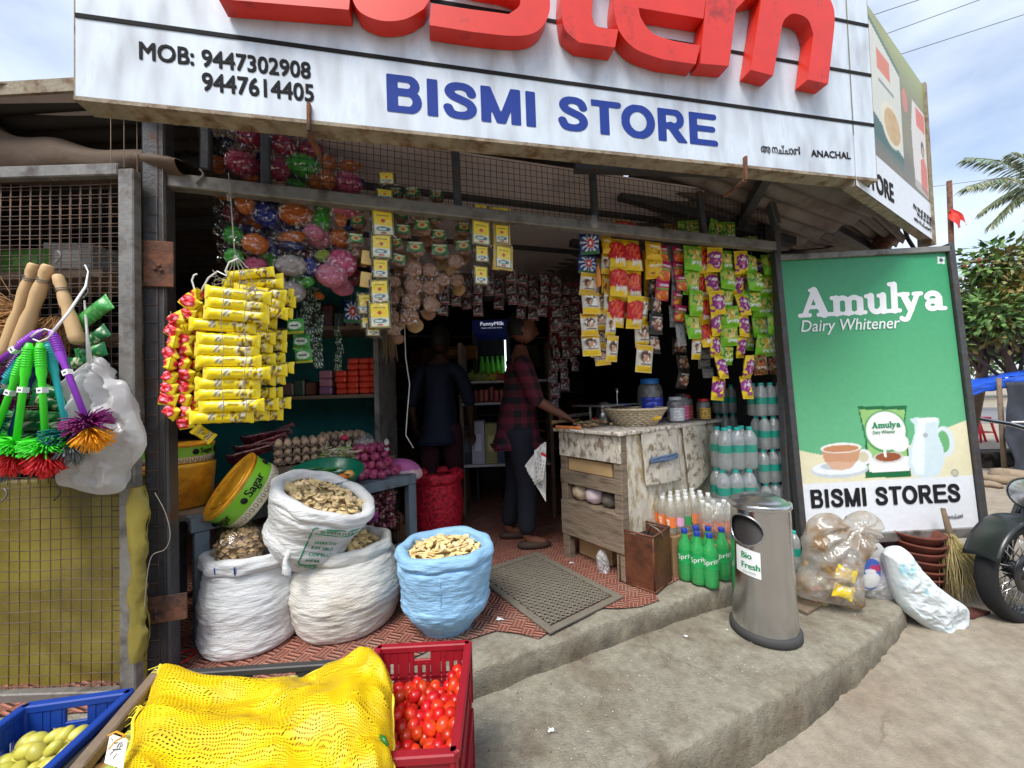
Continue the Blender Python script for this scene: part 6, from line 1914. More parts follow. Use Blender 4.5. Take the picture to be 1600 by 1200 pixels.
for k in range(6):
	tl, tr = at(845 - 2 * k, 694 + 2 * k, 2.44 - .008 * k), at(853, 690 + 5 * k, 2.40 - .008 * k); br, blp = at(853 - k, 784 - 7 * k, 2.38 - .012 * k), at(820 + 3 * k, 728 + 6 * k, 2.46 - .014 * k)
	g.grid(lambda u, v: blp.lerp(br, u).lerp(tl.lerp(tr, u), v) + Vector((.004 * nse(u * 3, v * 3, k), -.012 * math.sin(3 * u + k) + .01 * nse(u * 4, v * 4, k + 3), 0)), 14, 14, None,
		   lambda u, v: S(206, 40, 44) if (k == 4 and u > .5 and v > .62) else (S(150, 150, 150) if (int(v * 14) % 2 and .1 < u < .9 and nse(u * 12, v * 20, k) > .0) else S(224, 222, 218)))
one(g, 'newspaper_bundle', 'matte', 'bundle of folded newspapers hanging off the counter corner', 'newspaper')
# things on the counter
def onc(x, y, z=CZ): return onz(x, y, z)
mat('wicker', S(206, 190, 160), .75, var=.25, vs=60, bump=.4, bs=80)
bp = CP(.42, .20, CZ + .002)
r = thing('wicker_basket', 'round pale wicker basket standing on the counter', 'basket', bp)
g = MB()
n = 44
for j in range(9):
	t = j / 8; R_ = .125 + .065 * t; z = .006 + .095 * t
	g.tube([bp + Vector(((R_ + .005 * math.cos(k * math.pi + j * math.pi)) * math.cos(6.283 * k / n), (R_ + .005 * math.cos(k * math.pi + j * math.pi)) * math.sin(6.283 * k / n), z)) for k in range(n)], .0062, 5, close=True)
g.build('weave', 'wicker', r)
g = MB()
for k in range(22):
	a = 6.283 * k / 22; g.tube([bp + Vector((R_ * math.cos(a), R_ * math.sin(a), z)) for R_, z in ((.125, .004), (.16, .055), (.192, .104))], .004, 5)
g.build('stakes', 'wicker', r)
g = MB(); g.tube([bp + Vector((.195 * math.cos(6.283 * k / 40), .195 * math.sin(6.283 * k / 40), .105)) for k in range(40)], .008, 7, close=True); g.lathe([(.001, .004), (.13, .004)], 24, T(bp)); g.build('rim', 'wicker', r)
g = MB(); g.cc = S(236, 190, 40); g.ball(.05, .03, .02, T(bp + Vector((.08, -.12, .05)))); g.cc = S(190, 150, 100); g.ball(.15, .15, .03, T(bp + UP * .06), 16, 8)
one(g, 'snacks', 'foil', 'yellow packet and loose snacks lying in the wicker basket', 'snack')
film('pet_clear', c=(.93, .96, .97), gloss=.18, rough=.06, haze=.20)
film('pet_water', c=(.88, .98, .98), gloss=.2, rough=.06, haze=.46)
mat('pet_green', S(76, 206, 116), .12, var=.1, vs=20, coat=.4, trans=.5)
film('pet_soda', c=(.96, .90, .66), gloss=.15, rough=.06, haze=.42)
mat('blue_lid', S(40, 120, 200), .4)
mat('teal_label', S(20, 150, 130), .45, var=.1, vs=20)
mat('teal_cap', S(40, 170, 160), .4)
def jar(p, R_, H, lid, lidc, label, labc=None, cont=None):
	r = thing('jar', label, 'jar', p)
	g = MB(); g.lathe([(.001, .002), (R_ * .95, .0), (R_, .012), (R_, H * .62), (R_ * .97, H * .66), (R_, H * .70), (R_ * .9, H * .84), (R_ * .66, H * .9)], 28); g.build('body', 'pet_clear', r, world=False)
	g = MB(); g.cc = lidc; g.lathe([(R_ * .72, H * .885), (R_ * .72, H), (R_ * .66, H * 1.01), (.001, H * 1.01)], 28); g.build('lid', 'plastic', r, world=False)
	if labc:
		g = MB(); n = 20
		def f(u, v): a = -2.6 + 2.0 * u; return Vector(((R_ + .0015) * math.cos(a), (R_ + .0015) * math.sin(a), H * (.08 + .5 * v)))
		g.grid(f, 20, 16, None, lambda u, v: (labc if not (.15 < u < .85 and int(v * 9) % 2 == 0 and nse(u * 9, v * 30) > -.1) else tuple(min(1, q * 1.8 + .15) for q in labc)))
		g.build('label', 'print', r, world=False)
	if cont:
		g = MB(); rn = random.Random(int(H * 1000))
		for k in range(40):
			a = rn.uniform(0, 6.28); q = R_ * .85 * math.sqrt(rn.random()); w = rn.uniform(.7, 1.2)
			g.cc = tuple(c * w for c in cont); g.ball(R_ * .2, R_ * .2, R_ * .16, T(q * math.cos(a), q * math.sin(a), R_ * .2 + rn.random() * H * .45), 7, 5)
		g.build('contents', 'plastic', r, world=False)
	return r
jar(CP(.66, .24, CZ + .001), .085, .30, 1, S(40, 120, 200), 'big clear jar with bright blue lid behind the wicker basket', S(40, 60, 180))
jar(CP(.72, .09, CZ + .001), .055, .17, 1, S(190, 196, 196), 'clear jar with pale lid and white label right of the big jar', S(206, 214, 220), S(220, 160, 120))
jar(CP(.83, .11, CZ + .001), .05, .19, 1, S(60, 60, 60), 'jar with dark lid and pink label, second from the big jar', S(216, 90, 140), S(90, 60, 60))
jar(CP(.93, .14, CZ + .001), .055, .18, 1, S(176, 36, 30), 'jar with red lid at the right end of the counter', S(150, 60, 40), S(110, 60, 40))
jar(CP(.98, .03, CZ + .001), .045, .15, 1, S(196, 40, 36), 'small jar with red lid nearest the water bottles', S(190, 150, 60), S(120, 80, 50))
mat('steel_bright', S(190, 192, 194), .22, .9, var=.06)
p = CP(.40, .43, CZ + .003)
r = thing('steel_canister', 'small steel canister with clear cups left of the tall jar', 'canister', p)
g = MB(); g.lathe([(.001, 0), (.07, 0), (.075, .01), (.06, .08), (.05, .12), (.055, .13), (.02, .15), (.001, .152)], 24); g.build('body', 'steel_bright', r, world=False)
g = MB(); g.tube([(.09, 0, 0), (.09, 0, .2), (.09, 0, .24)], [.006, .006, .014], 8); g.build('stand_rod', 'steel_bright', r, world=False)
g = MB(); g.box((.42, .26, .012), basis(CP(.42, .43, CZ + .13), DL, DS, UP)); g.box((.012, .012, .12), T(CP(.25, .43, CZ + .064))); g.box((.012, .012, .12), T(CP(.6, .43, CZ + .064))); one(g, 'glass_tray', 'steel_bright', 'thin raised tray at the back of the counter', 'tray')
for k, (x, y, dx, dy, r_, c, lb) in enumerate(((862, 660, 44, -4, .012, S(200, 160, 110), 'tan roll packet lying near the man’s hand on the counter'.replace('’', "'")), (874, 652, 52, -6, .016, S(206, 200, 190), 'pale roll packet at the left end of the counter top'), (868, 667, 40, 2, .010, S(214, 130, 70), 'orange tipped roll at the front edge of the counter'), (905, 662, 26, -2, .010, S(210, 206, 196), 'short pale roll beside the red cup'), (896, 648, 40, -10, .012, S(150, 120, 80), 'brown roll packet behind the pale rolls'), (890, 672, 22, 3, .007, S(226, 220, 214), 'small white wrapper at the counter edge'))):
	a, b = onc(x, y, CZ + r_ + .003), onc(x + dx, y + dy, CZ + r_ + .003)
	roll_packet(a, b, r_, c, tuple(q * .5 for q in c), lb, 'packets lying on the counter', 120 + k)
g = MB(); g.cc = S(170, 24, 40); g.lathe([(.001, 0), (.022, 0), (.028, .045), (.026, .045), (.02, .006)], 16, T(onc(928, 662, CZ + .002))); one(g, 'red_cup', 'plastic', 'small dark red cup left of the wicker basket', 'cup')
g = MB(); rn = random.Random(77)
for k in range(60):
	p = CP(.14 + rn.gauss(0, .05), .34 + rn.gauss(0, .04), CZ + .012 + .03 * rn.random()); g.cc = tuple(q * rn.uniform(.6, 1.2) for q in S(150, 120, 90)); g.ball(.016, .011, .009, T(p) @ RZ(rn.uniform(0, 3)), 7, 5)
one(g, 'nut_heap', 'matte', 'small brown heap of nuts behind the rolls on the counter', 'nuts', kind='stuff')
# ================================================================ bottles
BM = {}
def bottle_meshes(k, R_, H, film_, cap, lab, lab0, lab1, shoulder=.68):
	g = MB(); g.lathe([(.001, .006), (R_ * .7, .0), (R_, .012), (R_ * .97, H * .2), (R_, H * .24), (R_ * .96, H * .32), (R_, H * .36), (R_ * .96, H * .5), (R_, H * shoulder), (R_ * .86, H * (shoulder + .12)), (R_ * .5, H * (shoulder + .22)), (R_ * .36, H * .93)], 16)
	a = g.mesh('bottle'); a.materials.append(MATS[film_])
	g = MB(); g.lathe([(R_ * .42, H * .92), (R_ * .44, H * .99), (R_ * .4, H), (.001, H)], 12); b = g.mesh('cap'); b.materials.append(MATS[cap])
	g = MB(); g.lathe([(R_ * 1.01, H * lab0), (R_ * 1.01, H * lab1)], 16); c = g.mesh('label'); c.materials.append(MATS[lab])
	BM[k] = (a, b, c)
mat('blue_cap', S(30, 60, 160), .4); mat('white_cap', S(226, 228, 226), .4)
mat('orange_label', S(230, 120, 60), .5, var=.1, c2=S(240, 220, 200), c2s=50, c2a=.56, c2b=.6); mat('green_label', S(60, 150, 80), .5); mat('pink_label', S(220, 170, 200), .5)
mat('dark_green_label', S(34, 160, 84), .5)
bottle_meshes('big', .040, .262, 'pet_water', 'teal_cap', 'teal_label', .40, .58)
bottle_meshes('small', .033, .212, 'pet_water', 'teal_cap', 'teal_label', .36, .56)
bottle_meshes('soda1', .030, .20, 'pet_soda', 'white_cap', 'orange_label', .22, .50)
bottle_meshes('soda2', .030, .20, 'pet_soda', 'white_cap', 'green_label', .22, .46)
bottle_meshes('soda3', .030, .20, 'pet_soda', 'white_cap', 'pink_label', .22, .46)
bottle_meshes('sprite', .034, .262, 'pet_green', 'blue_cap', 'dark_green_label', .36, .62, .6)
mat('teal_tint', S(60, 196, 186), .5)
def bottle(k, parent, M):
	o = child('bottle', BM[k][0], parent, M)
	for nm, me in (('cap', BM[k][1]), ('label', BM[k][2])):
		c = bpy.data.objects.new(nm, me); COL.objects.link(c); c.parent = o
	return o
def water_pack(p, rz, k, nx, ny, label):
	R_, H = (.040, .262) if k == 'big' else (.033, .212)
	M0 = T(p) @ RZ(rz)
	r = thing('water_pack', label, 'bottle pack', group='shrink wrapped packs of water bottles', M=M0)
	for i in range(nx):
		for j in range(ny):
			bottle(k, r, M0 @ T((i - (nx - 1) / 2) * R_ * 2.03, (j - (ny - 1) / 2) * R_ * 2.03, 0) @ RZ(RND.uniform(0, 6)))
	W, D = nx * R_ + .004, ny * R_ + .004
	g = MB()
	def f(u, v):
		a = u * 4; s = int(a) % 4; t = a - int(a)
		cs = ((-W, -D), (W, -D), (W, D), (-W, D)); A_, B_ = cs[s], cs[(s + 1) % 4]
		x, y = A_[0] + (B_[0] - A_[0]) * t, A_[1] + (B_[1] - A_[1]) * t
		sh = 1 - .3 * max(0, v - .75) / .25
		return Vector((x * sh + .004 * nse(u * 20, v * 8), y * sh + .004 * nse(u * 20, v * 8, 4), H * .88 * v))
	g.grid(f, 64, 12, None, None, True)
	g.build('shrink_film', 'clear_film', r, world=False)
	return r
LAB = (('lowest', 'second from the bottom', 'middle', 'second from the top', 'topmost'))
for k in range(5):
	p = at(1203, 700, 2.50)
	water_pack(Vector((p.x + RND.uniform(-.01, .01), p.y, ZF + .01 + k * .213)), .12 + RND.uniform(-.05, .05), 'small', 3, 2, f'{LAB[k]} pack of small bottles in the right stack by the sign')
for k in range(5):
	p = at(1140, 700, 2.86)
	water_pack(Vector((p.x + RND.uniform(-.01, .01), p.y, ZF + .01 + k * .213)), .2 + RND.uniform(-.05, .05), 'small', 3, 2, f'{LAB[k]} pack of small bottles in the rear left stack')
for k in range(3):
	p = at(1143, 700, 2.46)
	water_pack(Vector((p.x + .012 * (k == 2), p.y, ZF + .01 + k * .264)), -.15 + .1 * k, 'big', 3, 2, f'{("lowest", "middle", "topmost")[k]} pack of large bottles in the front left stack')
# wrapped pack of drinks between counter and bin
p = at(1116, 790, 2.22); p.z = ZF + .20
r = thing('drink_pack', 'film wrapped pack of drinks with red labels beside the water packs', 'bottle pack', p)
for i in range(3):
	for j in range(2): bottle('soda1', r, T(p) @ T((i - 1) * .062, (j - .5) * .062, 0) @ RX(.1))
g = MB(); g.ball(.12, .09, .12, T(p + UP * .09), 24, 16, lambda q: 1 + .1 * mnoise.noise(q * 3.5)); g.build('wrapping_film', 'milky_film', r)
carton('carton', 'brown carton under the film wrapped drinks', p.x, p.y, ZF + .004, .24, .22, .192, S(150, 116, 80), .1)
# soda bottles on a carton, green bottles in front
sc_ = at(1062, 845, 2.26)
carton('carton', 'brown carton under the soda bottles beside the rusty tin', sc_.x + .03, sc_.y + .02, ZF + .004, .34, .2, .225, S(140, 110, 80), .35)
k = 0
for j in range(3):
	for i in range(6):
		M = T(sc_.x + .03, sc_.y + .02, ZF + .231) @ RZ(.35) @ T((i - 2.5) * .056, (j - 1) * .062, 0)
		kd = ('soda1', 'soda3', 'soda2', 'soda1', 'soda1', 'soda2')[i]
		col_ = dict(soda1='orange', soda2='green', soda3='pale pink')[kd]
		r = thing('soda_bottle', f'clear soda bottle with {col_} label and white cap on the carton beside the tin', 'bottle', group=f'soda bottles with {col_} labels', M=M)
		for nm, me in zip(('body', 'cap', 'label'), BM[kd]): child(nm, me, r, M)
GB = [(1072, 905, 2.10), (1092, 912, 2.06), (1112, 917, 2.02), (1131, 905, 2.08), (1090, 900, 2.16), (1110, 902, 2.13)]
for k, (x, y, d) in enumerate(GB):
	p = onz(x, y, ZF + .006); M = T(p) @ RZ(-.2) @ RX(RND.uniform(-.03, .03)) @ SCL(1.12, 1.12, 1.06)
	r = thing('green_bottle', 'green soft drink bottle with blue cap standing on the step edge beside the tin', 'bottle', group='green drink bottles on the step', M=M)
	for nm, me in zip(('body', 'cap', 'label'), BM['sprite']): child(nm, me, r, M)
	g = MB(); vs, fs = text_geo('Sprite'); h = .036
	g.add([(.0352 * math.cos(-2.85 + v.x * h / .0352), .0352 * math.sin(-2.85 + v.x * h / .0352), .112 + v.y * h + v.x * .008) for v in vs], fs, None, False)
	g.build('lettering', 'ink_white', r, world=False)
# rusty tin
mat('rusty_tin', S(112, 66, 44), .6, .25, var=.25, vs=14, c2=S(66, 40, 30), c2s=8, c2a=.42, c2b=.7, bump=.3, bs=40, coat=.1)
tp = onz(1024, 929, ZF + .006); tM = T(tp) @ RZ(math.radians(45)) @ T(.1, .1, 0)
r = thing('rusty_tin', 'square brown rusty tin can with open top in front of the counter', 'tin', M=tM)
g = MB(); h = .29; w = .1

for a in range(4):
	m = RZ(a * math.pi / 2)
	g.box((2 * w - .012, .003, h - .02), m @ T(0, -w, h / 2), .001)
	g.tube([(-w + .003, -w + .003, .0), (-w + .003, -w + .003, h)], .0055, 6, M=m)
	g.tube([(-w, -w - .001, h), (w, -w - .001, h)], .0055, 6, M=m); g.tube([(-w, -w - .001, .008), (w, -w - .001, .008)], .005, 6, M=m)
	g.box((2 * w - .05, .002, h - .08), m @ T(0, -w - .0022, h / 2), .001)
g.box((2 * w - .01, 2 * w - .01, .004), T(0, 0, .006))
g.build('body', 'rusty_tin', r, world=False)
g = MB(); g.box((.17, .17, .004), T(0, 0, .24)); g.build('dark_contents', 'black_wire', r, world=False)
g = MB(); g.tube([(.0, -.02, .25), (-.02, -.05, h + .03), (-.03, -.09, h + .02), (-.02, -w - .01, h), (-.01, -w - .012, h - .03)], .004, 6); g.build('wire_handle', 'grey_steel', r, world=False)
# ================================================================ steel bin
mat('brushed_steel', S(196, 199, 204), .17, 1.0, var=.06, vs=5, c2=S(172, 172, 172), c2s=6, c2a=.5, c2b=.8, bump=.05, bs=18, bstretch=(3, 3, 60))
mat('rubber', S(62, 62, 62), .75, var=.15)
bc_ = Vector((1.172, 1.865, ZP))
r = thing('litter_bin', 'tall brushed steel litter bin with oval opening and Bio Fresh sticker', 'bin', bc_)
R0, R1, HB = .136, .123, .61
ha = math.radians(205);
def holep(a, z): return ((a - ha) * .15 / .098) ** 2 + ((z - .50) / .066) ** 2
g = MB(); nu, nv = 120, 90
vs = []
for j in range(nv + 1):
	z = .035 + (HB - .035) * j / nv
	for i in range(nu):
		a = 6.283185 * i / nu; R_ = R0 + (R1 - R0) * z / HB
		R_ *= 1 + .004 * nse(math.cos(a) * 2, math.sin(a) * 2, z * 4) - .03 * math.exp(-((a - math.radians(236)) / .16) ** 2 - ((z - .25) / .16) ** 2)
		vs.append((R_ * math.cos(a), R_ * math.sin(a), z))
fs = []
for j in range(nv):
	for i in range(nu):
		a = 6.283185 * (i + .5) / nu; z = .035 + (HB - .035) * (j + .5) / nv
		if holep(a, z) > 1: fs.append((j * nu + i, j * nu + (i + 1) % nu, (j + 1) * nu + (i + 1) % nu, (j + 1) * nu + i))
g.add(vs, fs)
g.build('body', 'brushed_steel', r, world=False)
g = MB(); pts = []
for k in range(48):
	t = 6.283 * k / 48; a = ha + .101 / .15 * math.cos(t); z = .50 + .069 * math.sin(t); R_ = R0 + (R1 - R0) * z / HB + .001
	pts.append((R_ * math.cos(a), R_ * math.sin(a), z))
g.tube(pts, .0045, 6, close=True); g.build('opening_rim', 'steel_bright', r, world=False)
g = MB(); g.lathe([(R0 - .012, .04), (R1 - .012, HB - .01), (.001, HB - .01)], 40); g.build('inner_liner', 'black_wire', r, world=False)
g = MB(); g.lathe([(R0 + .004, 0), (R0 + .012, .006), (R0 + .012, .03), (R0 + .003, .04), (R0 - .01, .04)], 56); g.build('rubber_base', 'rubber', r, world=False)
g = MB(); g.lathe([(R1 + .003, HB - .018), (R1 + .008, HB - .012), (R1 + .008, HB + .006), (R1 + .001, HB + .012), (R1 - .01, HB + .010), (R1 - .02, HB + .018), (R1 * .6, HB + .036), (.02, HB + .043), (.001, HB + .043)], 56); g.build('lid', 'steel_bright', r, world=False)
g = MB(); sa = math.radians(187)
def bin_at(a, z, l=.0015): R_ = R0 + (R1 - R0) * z / HB + l; return (R_ * math.cos(a), R_ * math.sin(a), z)
g.grid(lambda u, v: Vector(bin_at(sa + .85 * u, .305 + .118 * v - .012 * u)), 20, 8); g.build('sticker', 'white_plastic', r, world=False)
g = MB()
for tx, da, z, h in (('Bio', .2, .38, .04), ('Fresh', .2, .335, .04)):
	vs, fs = text_geo(tx)
	for o in (0, .04, .08): g.add([bin_at(sa + da + (v.x + o) * h * 1.05 / .15, z + v.y * h - .012 * .5, .003 + o * .005) for v in vs], fs, None, False)
vs, fs = text_geo('SOLUTIONS'); g.add([bin_at(sa + .26 + v.x * .012 / .15, .314 + v.y * .012 - .006, .003) for v in vs], fs, None, False)
g.build('sticker_lettering', 'ink_green', r, world=False)
# ================================================================ rubber door mat
mat('mat_rubber', S(112, 106, 94), .85, var=.15, vs=20, bump=.2)
c_ = [onz(x, y, ZF + .016) for x, y in ((752, 903), (822, 858), (979, 932), (853, 991))]
mu = (c_[2] - c_[1] + c_[3] - c_[0]) / 2; mv = (c_[1] - c_[0] + c_[2] - c_[3]) / 2; mo = (c_[0] + c_[1] + c_[2] + c_[3]) / 4
r = thing('door_mat', 'grey rubber ring mat on the tiles in front of the counter', 'mat', mo)
g = MB(); Lu, Lv = mu.length, mv.length; X_ = mu.normalized(); Y_ = (mv - X_ * mv.dot(X_)).normalized(); Mm = basis(mo, X_, Y_, UP)
for a, b in (((-Lu / 2, -Lv / 2), (Lu / 2, -Lv / 2)), ((-Lu / 2, Lv / 2), (Lu / 2, Lv / 2))): g.box((Lu, .035, .014), Mm @ T(0, a[1] + (.0175 if a[1] < 0 else -.0175), 0), .004)
for s in (-1, 1): g.box((.035, Lv - .07, .014), Mm @ T(s * (Lu / 2 - .0175), 0, 0), .004)
g.build('border', 'mat_rubber', r)
g = MB(); st = .029
nx_, ny_ = int((Lu - .07) / st), int((Lv - .07) / st)
for i in range(nx_):
	for j in range(ny_):
		x = (i - (nx_ - 1) / 2) * st; y = (j - (ny_ - 1) / 2 + (.25 if i % 2 else -.25)) * st
		g.tube([(x + .0126 * math.cos(t), y + .0126 * math.sin(t), .001) for t in [k * .785 for k in range(8)]], .0048, 4, close=True, M=Mm)
g.build('ring_field', 'mat_rubber', r)
# litter
for k, (x, y, zz, s) in enumerate(((781, 968, ZF + .012, .013), (861, 1142, ZP + .01, .010), (1072, 995, ZP + .01, .009), (1136, 985, ZP + .01, .004), (893, 880, ZF + .014, .012), (1090, 940, ZP + .012, .008))):
	g = MB(); p = onz(x, y, zz)
	g.grid(lambda u, v: p + Vector(((u - .5) * s * 2 * (1 + .9 * nse(v * 2.3, k * 3.1)), (v - .5) * s * 1.5 * (1 + .9 * nse(u * 2.1, k * 1.7)), .004 + s * .3 * nse(u * 3, v * 3, k))), 8, 8)
	one(g, 'paper_scrap', 'white_plastic', ('torn white paper scrap on the red tiles beside the mat', 'white paper scrap lying alone in the middle of the pavement', 'crumpled white scrap on the pavement left of the bin', 'tiny white scrap on the pavement close to the bin', 'white scrap on the floor below the counter legs', 'tiny white scrap at the foot of the step')[k], 'litter')
g = MB(); rn = random.Random(6)
for k in range(700):
	x, y = rn.uniform(740, 1560), rn.uniform(900, 1195)
	p = onz(x, y, ZP + .006)
	if p.y < 1.0 + .0: continue
	zz = ZP + .005
	e = min(((q.x - p.x) ** 2 + (q.y - p.y) ** 2, q.y) for q in E1)
	near = min(E1, key=lambda q: (q.x - p.x) ** 2 + (q.y - p.y) ** 2)
	if p.y < near.y + .03 or p.x > 2.1: p = onz(x, y, gz(p.x, p.y) + .008);
	g.cc = rn.choice((S(214, 208, 196), S(150, 130, 110), S(96, 80, 66), S(224, 222, 216)))
	s = rn.uniform(.0008, .003); g.box((s, s * rn.uniform(.6, 2), s * .6), T(p) @ RZ(rn.uniform(0, 3)))
tag(g.build('grit', 'matte'), 'scattered grit and crumbs on the pavement and ground', kind='stuff')

# ================================================================ crates in front
def crate(M, W, D, H, c, label, mname):
	"""slotted plastic crate, open top, origin at base centre"""
	mat(mname, c, .5, var=.12, vs=8, c2=tuple(q * .6 for q in c), c2s=7, c2a=.55, c2b=.8)
	g = MB(); t = .008
	g.box((W - .01, D - .01, .008), T(0, 0, .006))
	for s in range(4):
		m = RZ(s * math.pi / 2); L, o = (W, D / 2) if s % 2 == 0 else (D, W / 2)
		mm = m @ T(0, -o, 0)
		g.box((L + .012, .022, .02), mm @ T(0, -.004, H - .01), .003)
		g.box((L + .006, .016, .012), mm @ T(0, -.003, H * .52), .002)
		g.box((L, t, .02), mm @ T(0, 0, .012), .002)
		n = max(8, int(L / .024))
		hand = (.39, .61)
		for i in range(n + 1):
			x = -L / 2 + L * i / n
			f = i / n
			top = H - .02
			if hand[0] < f < hand[1] and s % 2 == 0: top = H * .74
			wid = .013 if i % 4 else .03
			g.box((wid, t, top - .02), mm @ T(x, .001, (top + .02) / 2))
		if s % 2 == 0:
			for x0, x1 in ((-L / 2, -L * .11), (L * .11, L / 2)): g.box((x1 - x0, t * .9, H * .22), mm @ T((x0 + x1) / 2, .0, H * .85))
			g.box((L * .23, t * .9, .018), mm @ T(0, .0, H * .74), .002)
		else: g.box((L, t * .9, H * .22), mm @ T(0, 0, H * .86))
		for i in range(4): g.box((L, t * .8, .006), mm @ T(0, .0005, H * (.12 + .1 * i)))
		g.box((.02, .02, H), m @ T(-W / 2 if s % 2 == 0 else -D / 2, -o, H / 2), .004)
	o_ = g.build('plastic_crate', mname, org=(0, 0, 0)); o_.matrix_basis = M
	return tag(o_, label, 'crate')
RZM = EYE - .76
pb0, pb1, pf1 = onz(596, 1011, RZM), onz(727, 1004, RZM), onz(728, 1168, RZM)
CW = (pb1 - pb0).length + .01; CDp = (pf1 - pb1).length
crx = (pb0 + pb1) / 2; ang = math.atan2((pb1 - pb0).y, (pb1 - pb0).x)
cbase = ZP + .006
cctr = crx - Vector((-math.sin(ang), math.cos(ang), 0)) * (CDp / 2)
CH = (RZM - cbase) / 2
for k, lb in enumerate(('lower dark red crate beneath the tomato crate', 'dark red plastic crate full of tomatoes beside the yellow net')):
	crate(T(cctr.x, cctr.y, cbase + k * (CH + .001)) @ RZ(ang), CW, CDp, CH, S(150, 26, 40), lb, 'crate_red_%d' % k)
mat('tomato', S(206, 44, 26), .28, var=.16, vs=30, c2=S(220, 100, 36), c2s=20, c2a=.52, c2b=.75, coat=.2, rnd=.22)
g = MB(); g.ball(.0165, .0165, .0175, None, 16, 12, lambda p: 1 - .06 * math.exp(-((p.x ** 2 + p.y ** 2) * 9)) * (p.z > 0))
g.cc = (1, 1, 1)
TO = g.build('tomato', 'tomato', org=(0, 0, 0))
g = MB(); g.lathe([(.0028, .0), (.002, .002), (.0005, .0022)], 6, T(0, 0, .0158)); st_me = g.mesh('stem_scar'); st_me.materials.append(MATS['ink_green'])
rn = random.Random(5); pos = []
Mc = T(cctr.x, cctr.y, 0) @ RZ(ang)
for layer in range(2):
	for i in range(9):
		for j in range(14):
			x = -CW / 2 + .02 + i * .0315 + (.015 if j % 2 else 0) + rn.uniform(-.004, .004); y = -CDp / 2 + .02 + j * .029 + rn.uniform(-.004, .004)
			if abs(x) > CW / 2 - .02 or abs(y) > CDp / 2 - .02: continue
			if x < -CW * .42 and layer: continue
			h = RZM - .10 + .026 * nse(x * 9, y * 9, 3) + (.026 if layer else 0) + .03 * (.5 - y / CDp) * 0 + .03 * x / CW
			if layer and nse(x * 12, y * 12, 8) < .0: continue
			pos.append(Mc @ Vector((x + layer * .012, y, h)))
for k, p in enumerate(pos):
	o = TO if k == 0 else TO.copy()
	if k: COL.objects.link(o)
	s = rn.uniform(.9, 1.12); o.location = p; o.scale = (s, s, s * rn.uniform(.95, 1.15)); o.rotation_euler = (rn.uniform(-1.2, 1.2), rn.uniform(-1.2, 1.2), rn.uniform(0, 6))
	tag(o, 'ripe red tomato in the dark red crate', 'tomato', 'tomatoes in the red crate')
# blue crate of pale green fruit
pb0, pb1, pf1 = onz(40, 1102, RZM), onz(199, 1080, RZM), onz(112, 1196, RZM)
W_ = (pb1 - pb0).length; ang = math.atan2((pb1 - pb0).y, (pb1 - pb0).x); D_ = .36
n_ = Vector((-math.sin(ang), math.cos(ang), 0)); ctr = (pb0 + pb1) / 2 - n_ * D_ / 2
crate(T(ctr.x, ctr.y, RZM - .25) @ RZ(ang), W_, D_, .25, S(22, 62, 150), 'blue plastic crate of pale green fruit below the mesh gate', 'crate_blue')
g = MB(); g.box((W_ * .9, D_ * .9, RZM - .25 - ZP - .01), T(ctr.x, ctr.y, (RZM - .25 + ZP) / 2) @ RZ(ang), .004); one(g, 'wooden_block', 'shelf_wood', 'wooden box standing under the blue fruit crate', 'box')
mat('green_fruit', S(196, 190, 84), .4, var=.15, vs=22, c2=S(222, 206, 120), c2s=18, c2a=.5, c2b=.7, coat=.15, rnd=.18)
g = MB(); g.ball(.0155, .0155, .0205, None, 16, 12); FR_ = g.build('fruit', 'green_fruit', org=(0, 0, 0))
k = 0; Mb = T(ctr.x, ctr.y, 0) @ RZ(ang)
for layer in range(2):
	for i in range(11):
		for j in range(11):
			x = -W_ / 2 + .03 + i * .029 + rn.uniform(-.006, .006); y = -D_ / 2 + .025 + j * .032 + rn.uniform(-.006, .006)
			if abs(x) > W_ / 2 - .026 or abs(y) > D_ / 2 - .024 or (layer and nse(x * 10, y * 10, 2) < -.05): continue
			h = RZM - .055 - .03 * (y / D_ + .5) + .02 * layer + .012 * nse(x * 9, y * 9)
			o = FR_ if k == 0 else FR_.copy()
			if k: COL.objects.link(o)
			o.location = Mb @ Vector((x + .012 * layer, y, h)); s = rn.uniform(.85, 1.15); o.scale = (s, s, s)
			o.rotation_euler = (rn.uniform(.8, 1.8), rn.uniform(-.4, .4), rn.uniform(0, 6)); k += 1
			tag(o, 'pale green oval fruit in the blue crate', 'fruit', 'green fruit in the blue crate')
# dark crate with the yellow net over it
pb0, pb1 = onz(262, 1052, RZM - .02), onz(590, 1030, RZM - .02)
W_ = (pb1 - pb0).length - .03; ang = math.atan2((pb1 - pb0).y, (pb1 - pb0).x); D_ = .42
n_ = Vector((-math.sin(ang), math.cos(ang), 0)); ctr = (pb0 + pb1) / 2 - n_ * D_ / 2
crate(T(ctr.x, ctr.y, cbase) @ RZ(ang), W_, D_, RZM - .02 - cbase, S(62, 62, 62), 'dark grey crate mostly hidden under the yellow net cloth', 'crate_dark')
g = MB(); g.bar(onz(252, 1048, RZM - .01), onz(118, 1210, RZM - .01), .03, .03, .004); one(g, 'wooden_bar', 'shelf_wood', 'grey wooden bar running between the blue crate and the yellow net', 'bar')
g = MB(); rn = random.Random(14)
MB_ = T(ctr.x, ctr.y, 0) @ RZ(ang)
for k in range(120):
	x, y = rn.uniform(-.5, .5) * (W_ - .08), rn.uniform(-.5, .5) * (D_ - .08)
	g.cc = tuple(q * rn.uniform(.7, 1.1) for q in S(196, 186, 110)); g.ball(.03, .026, .02, MB_ @ T(x, y, RZM - .055 + .012 * rn.random()) @ RZ(rn.uniform(0, 6)), 8, 6)
one(g, 'covered_produce', 'matte', 'pale produce under the yellow net cloth', 'produce', kind='stuff')
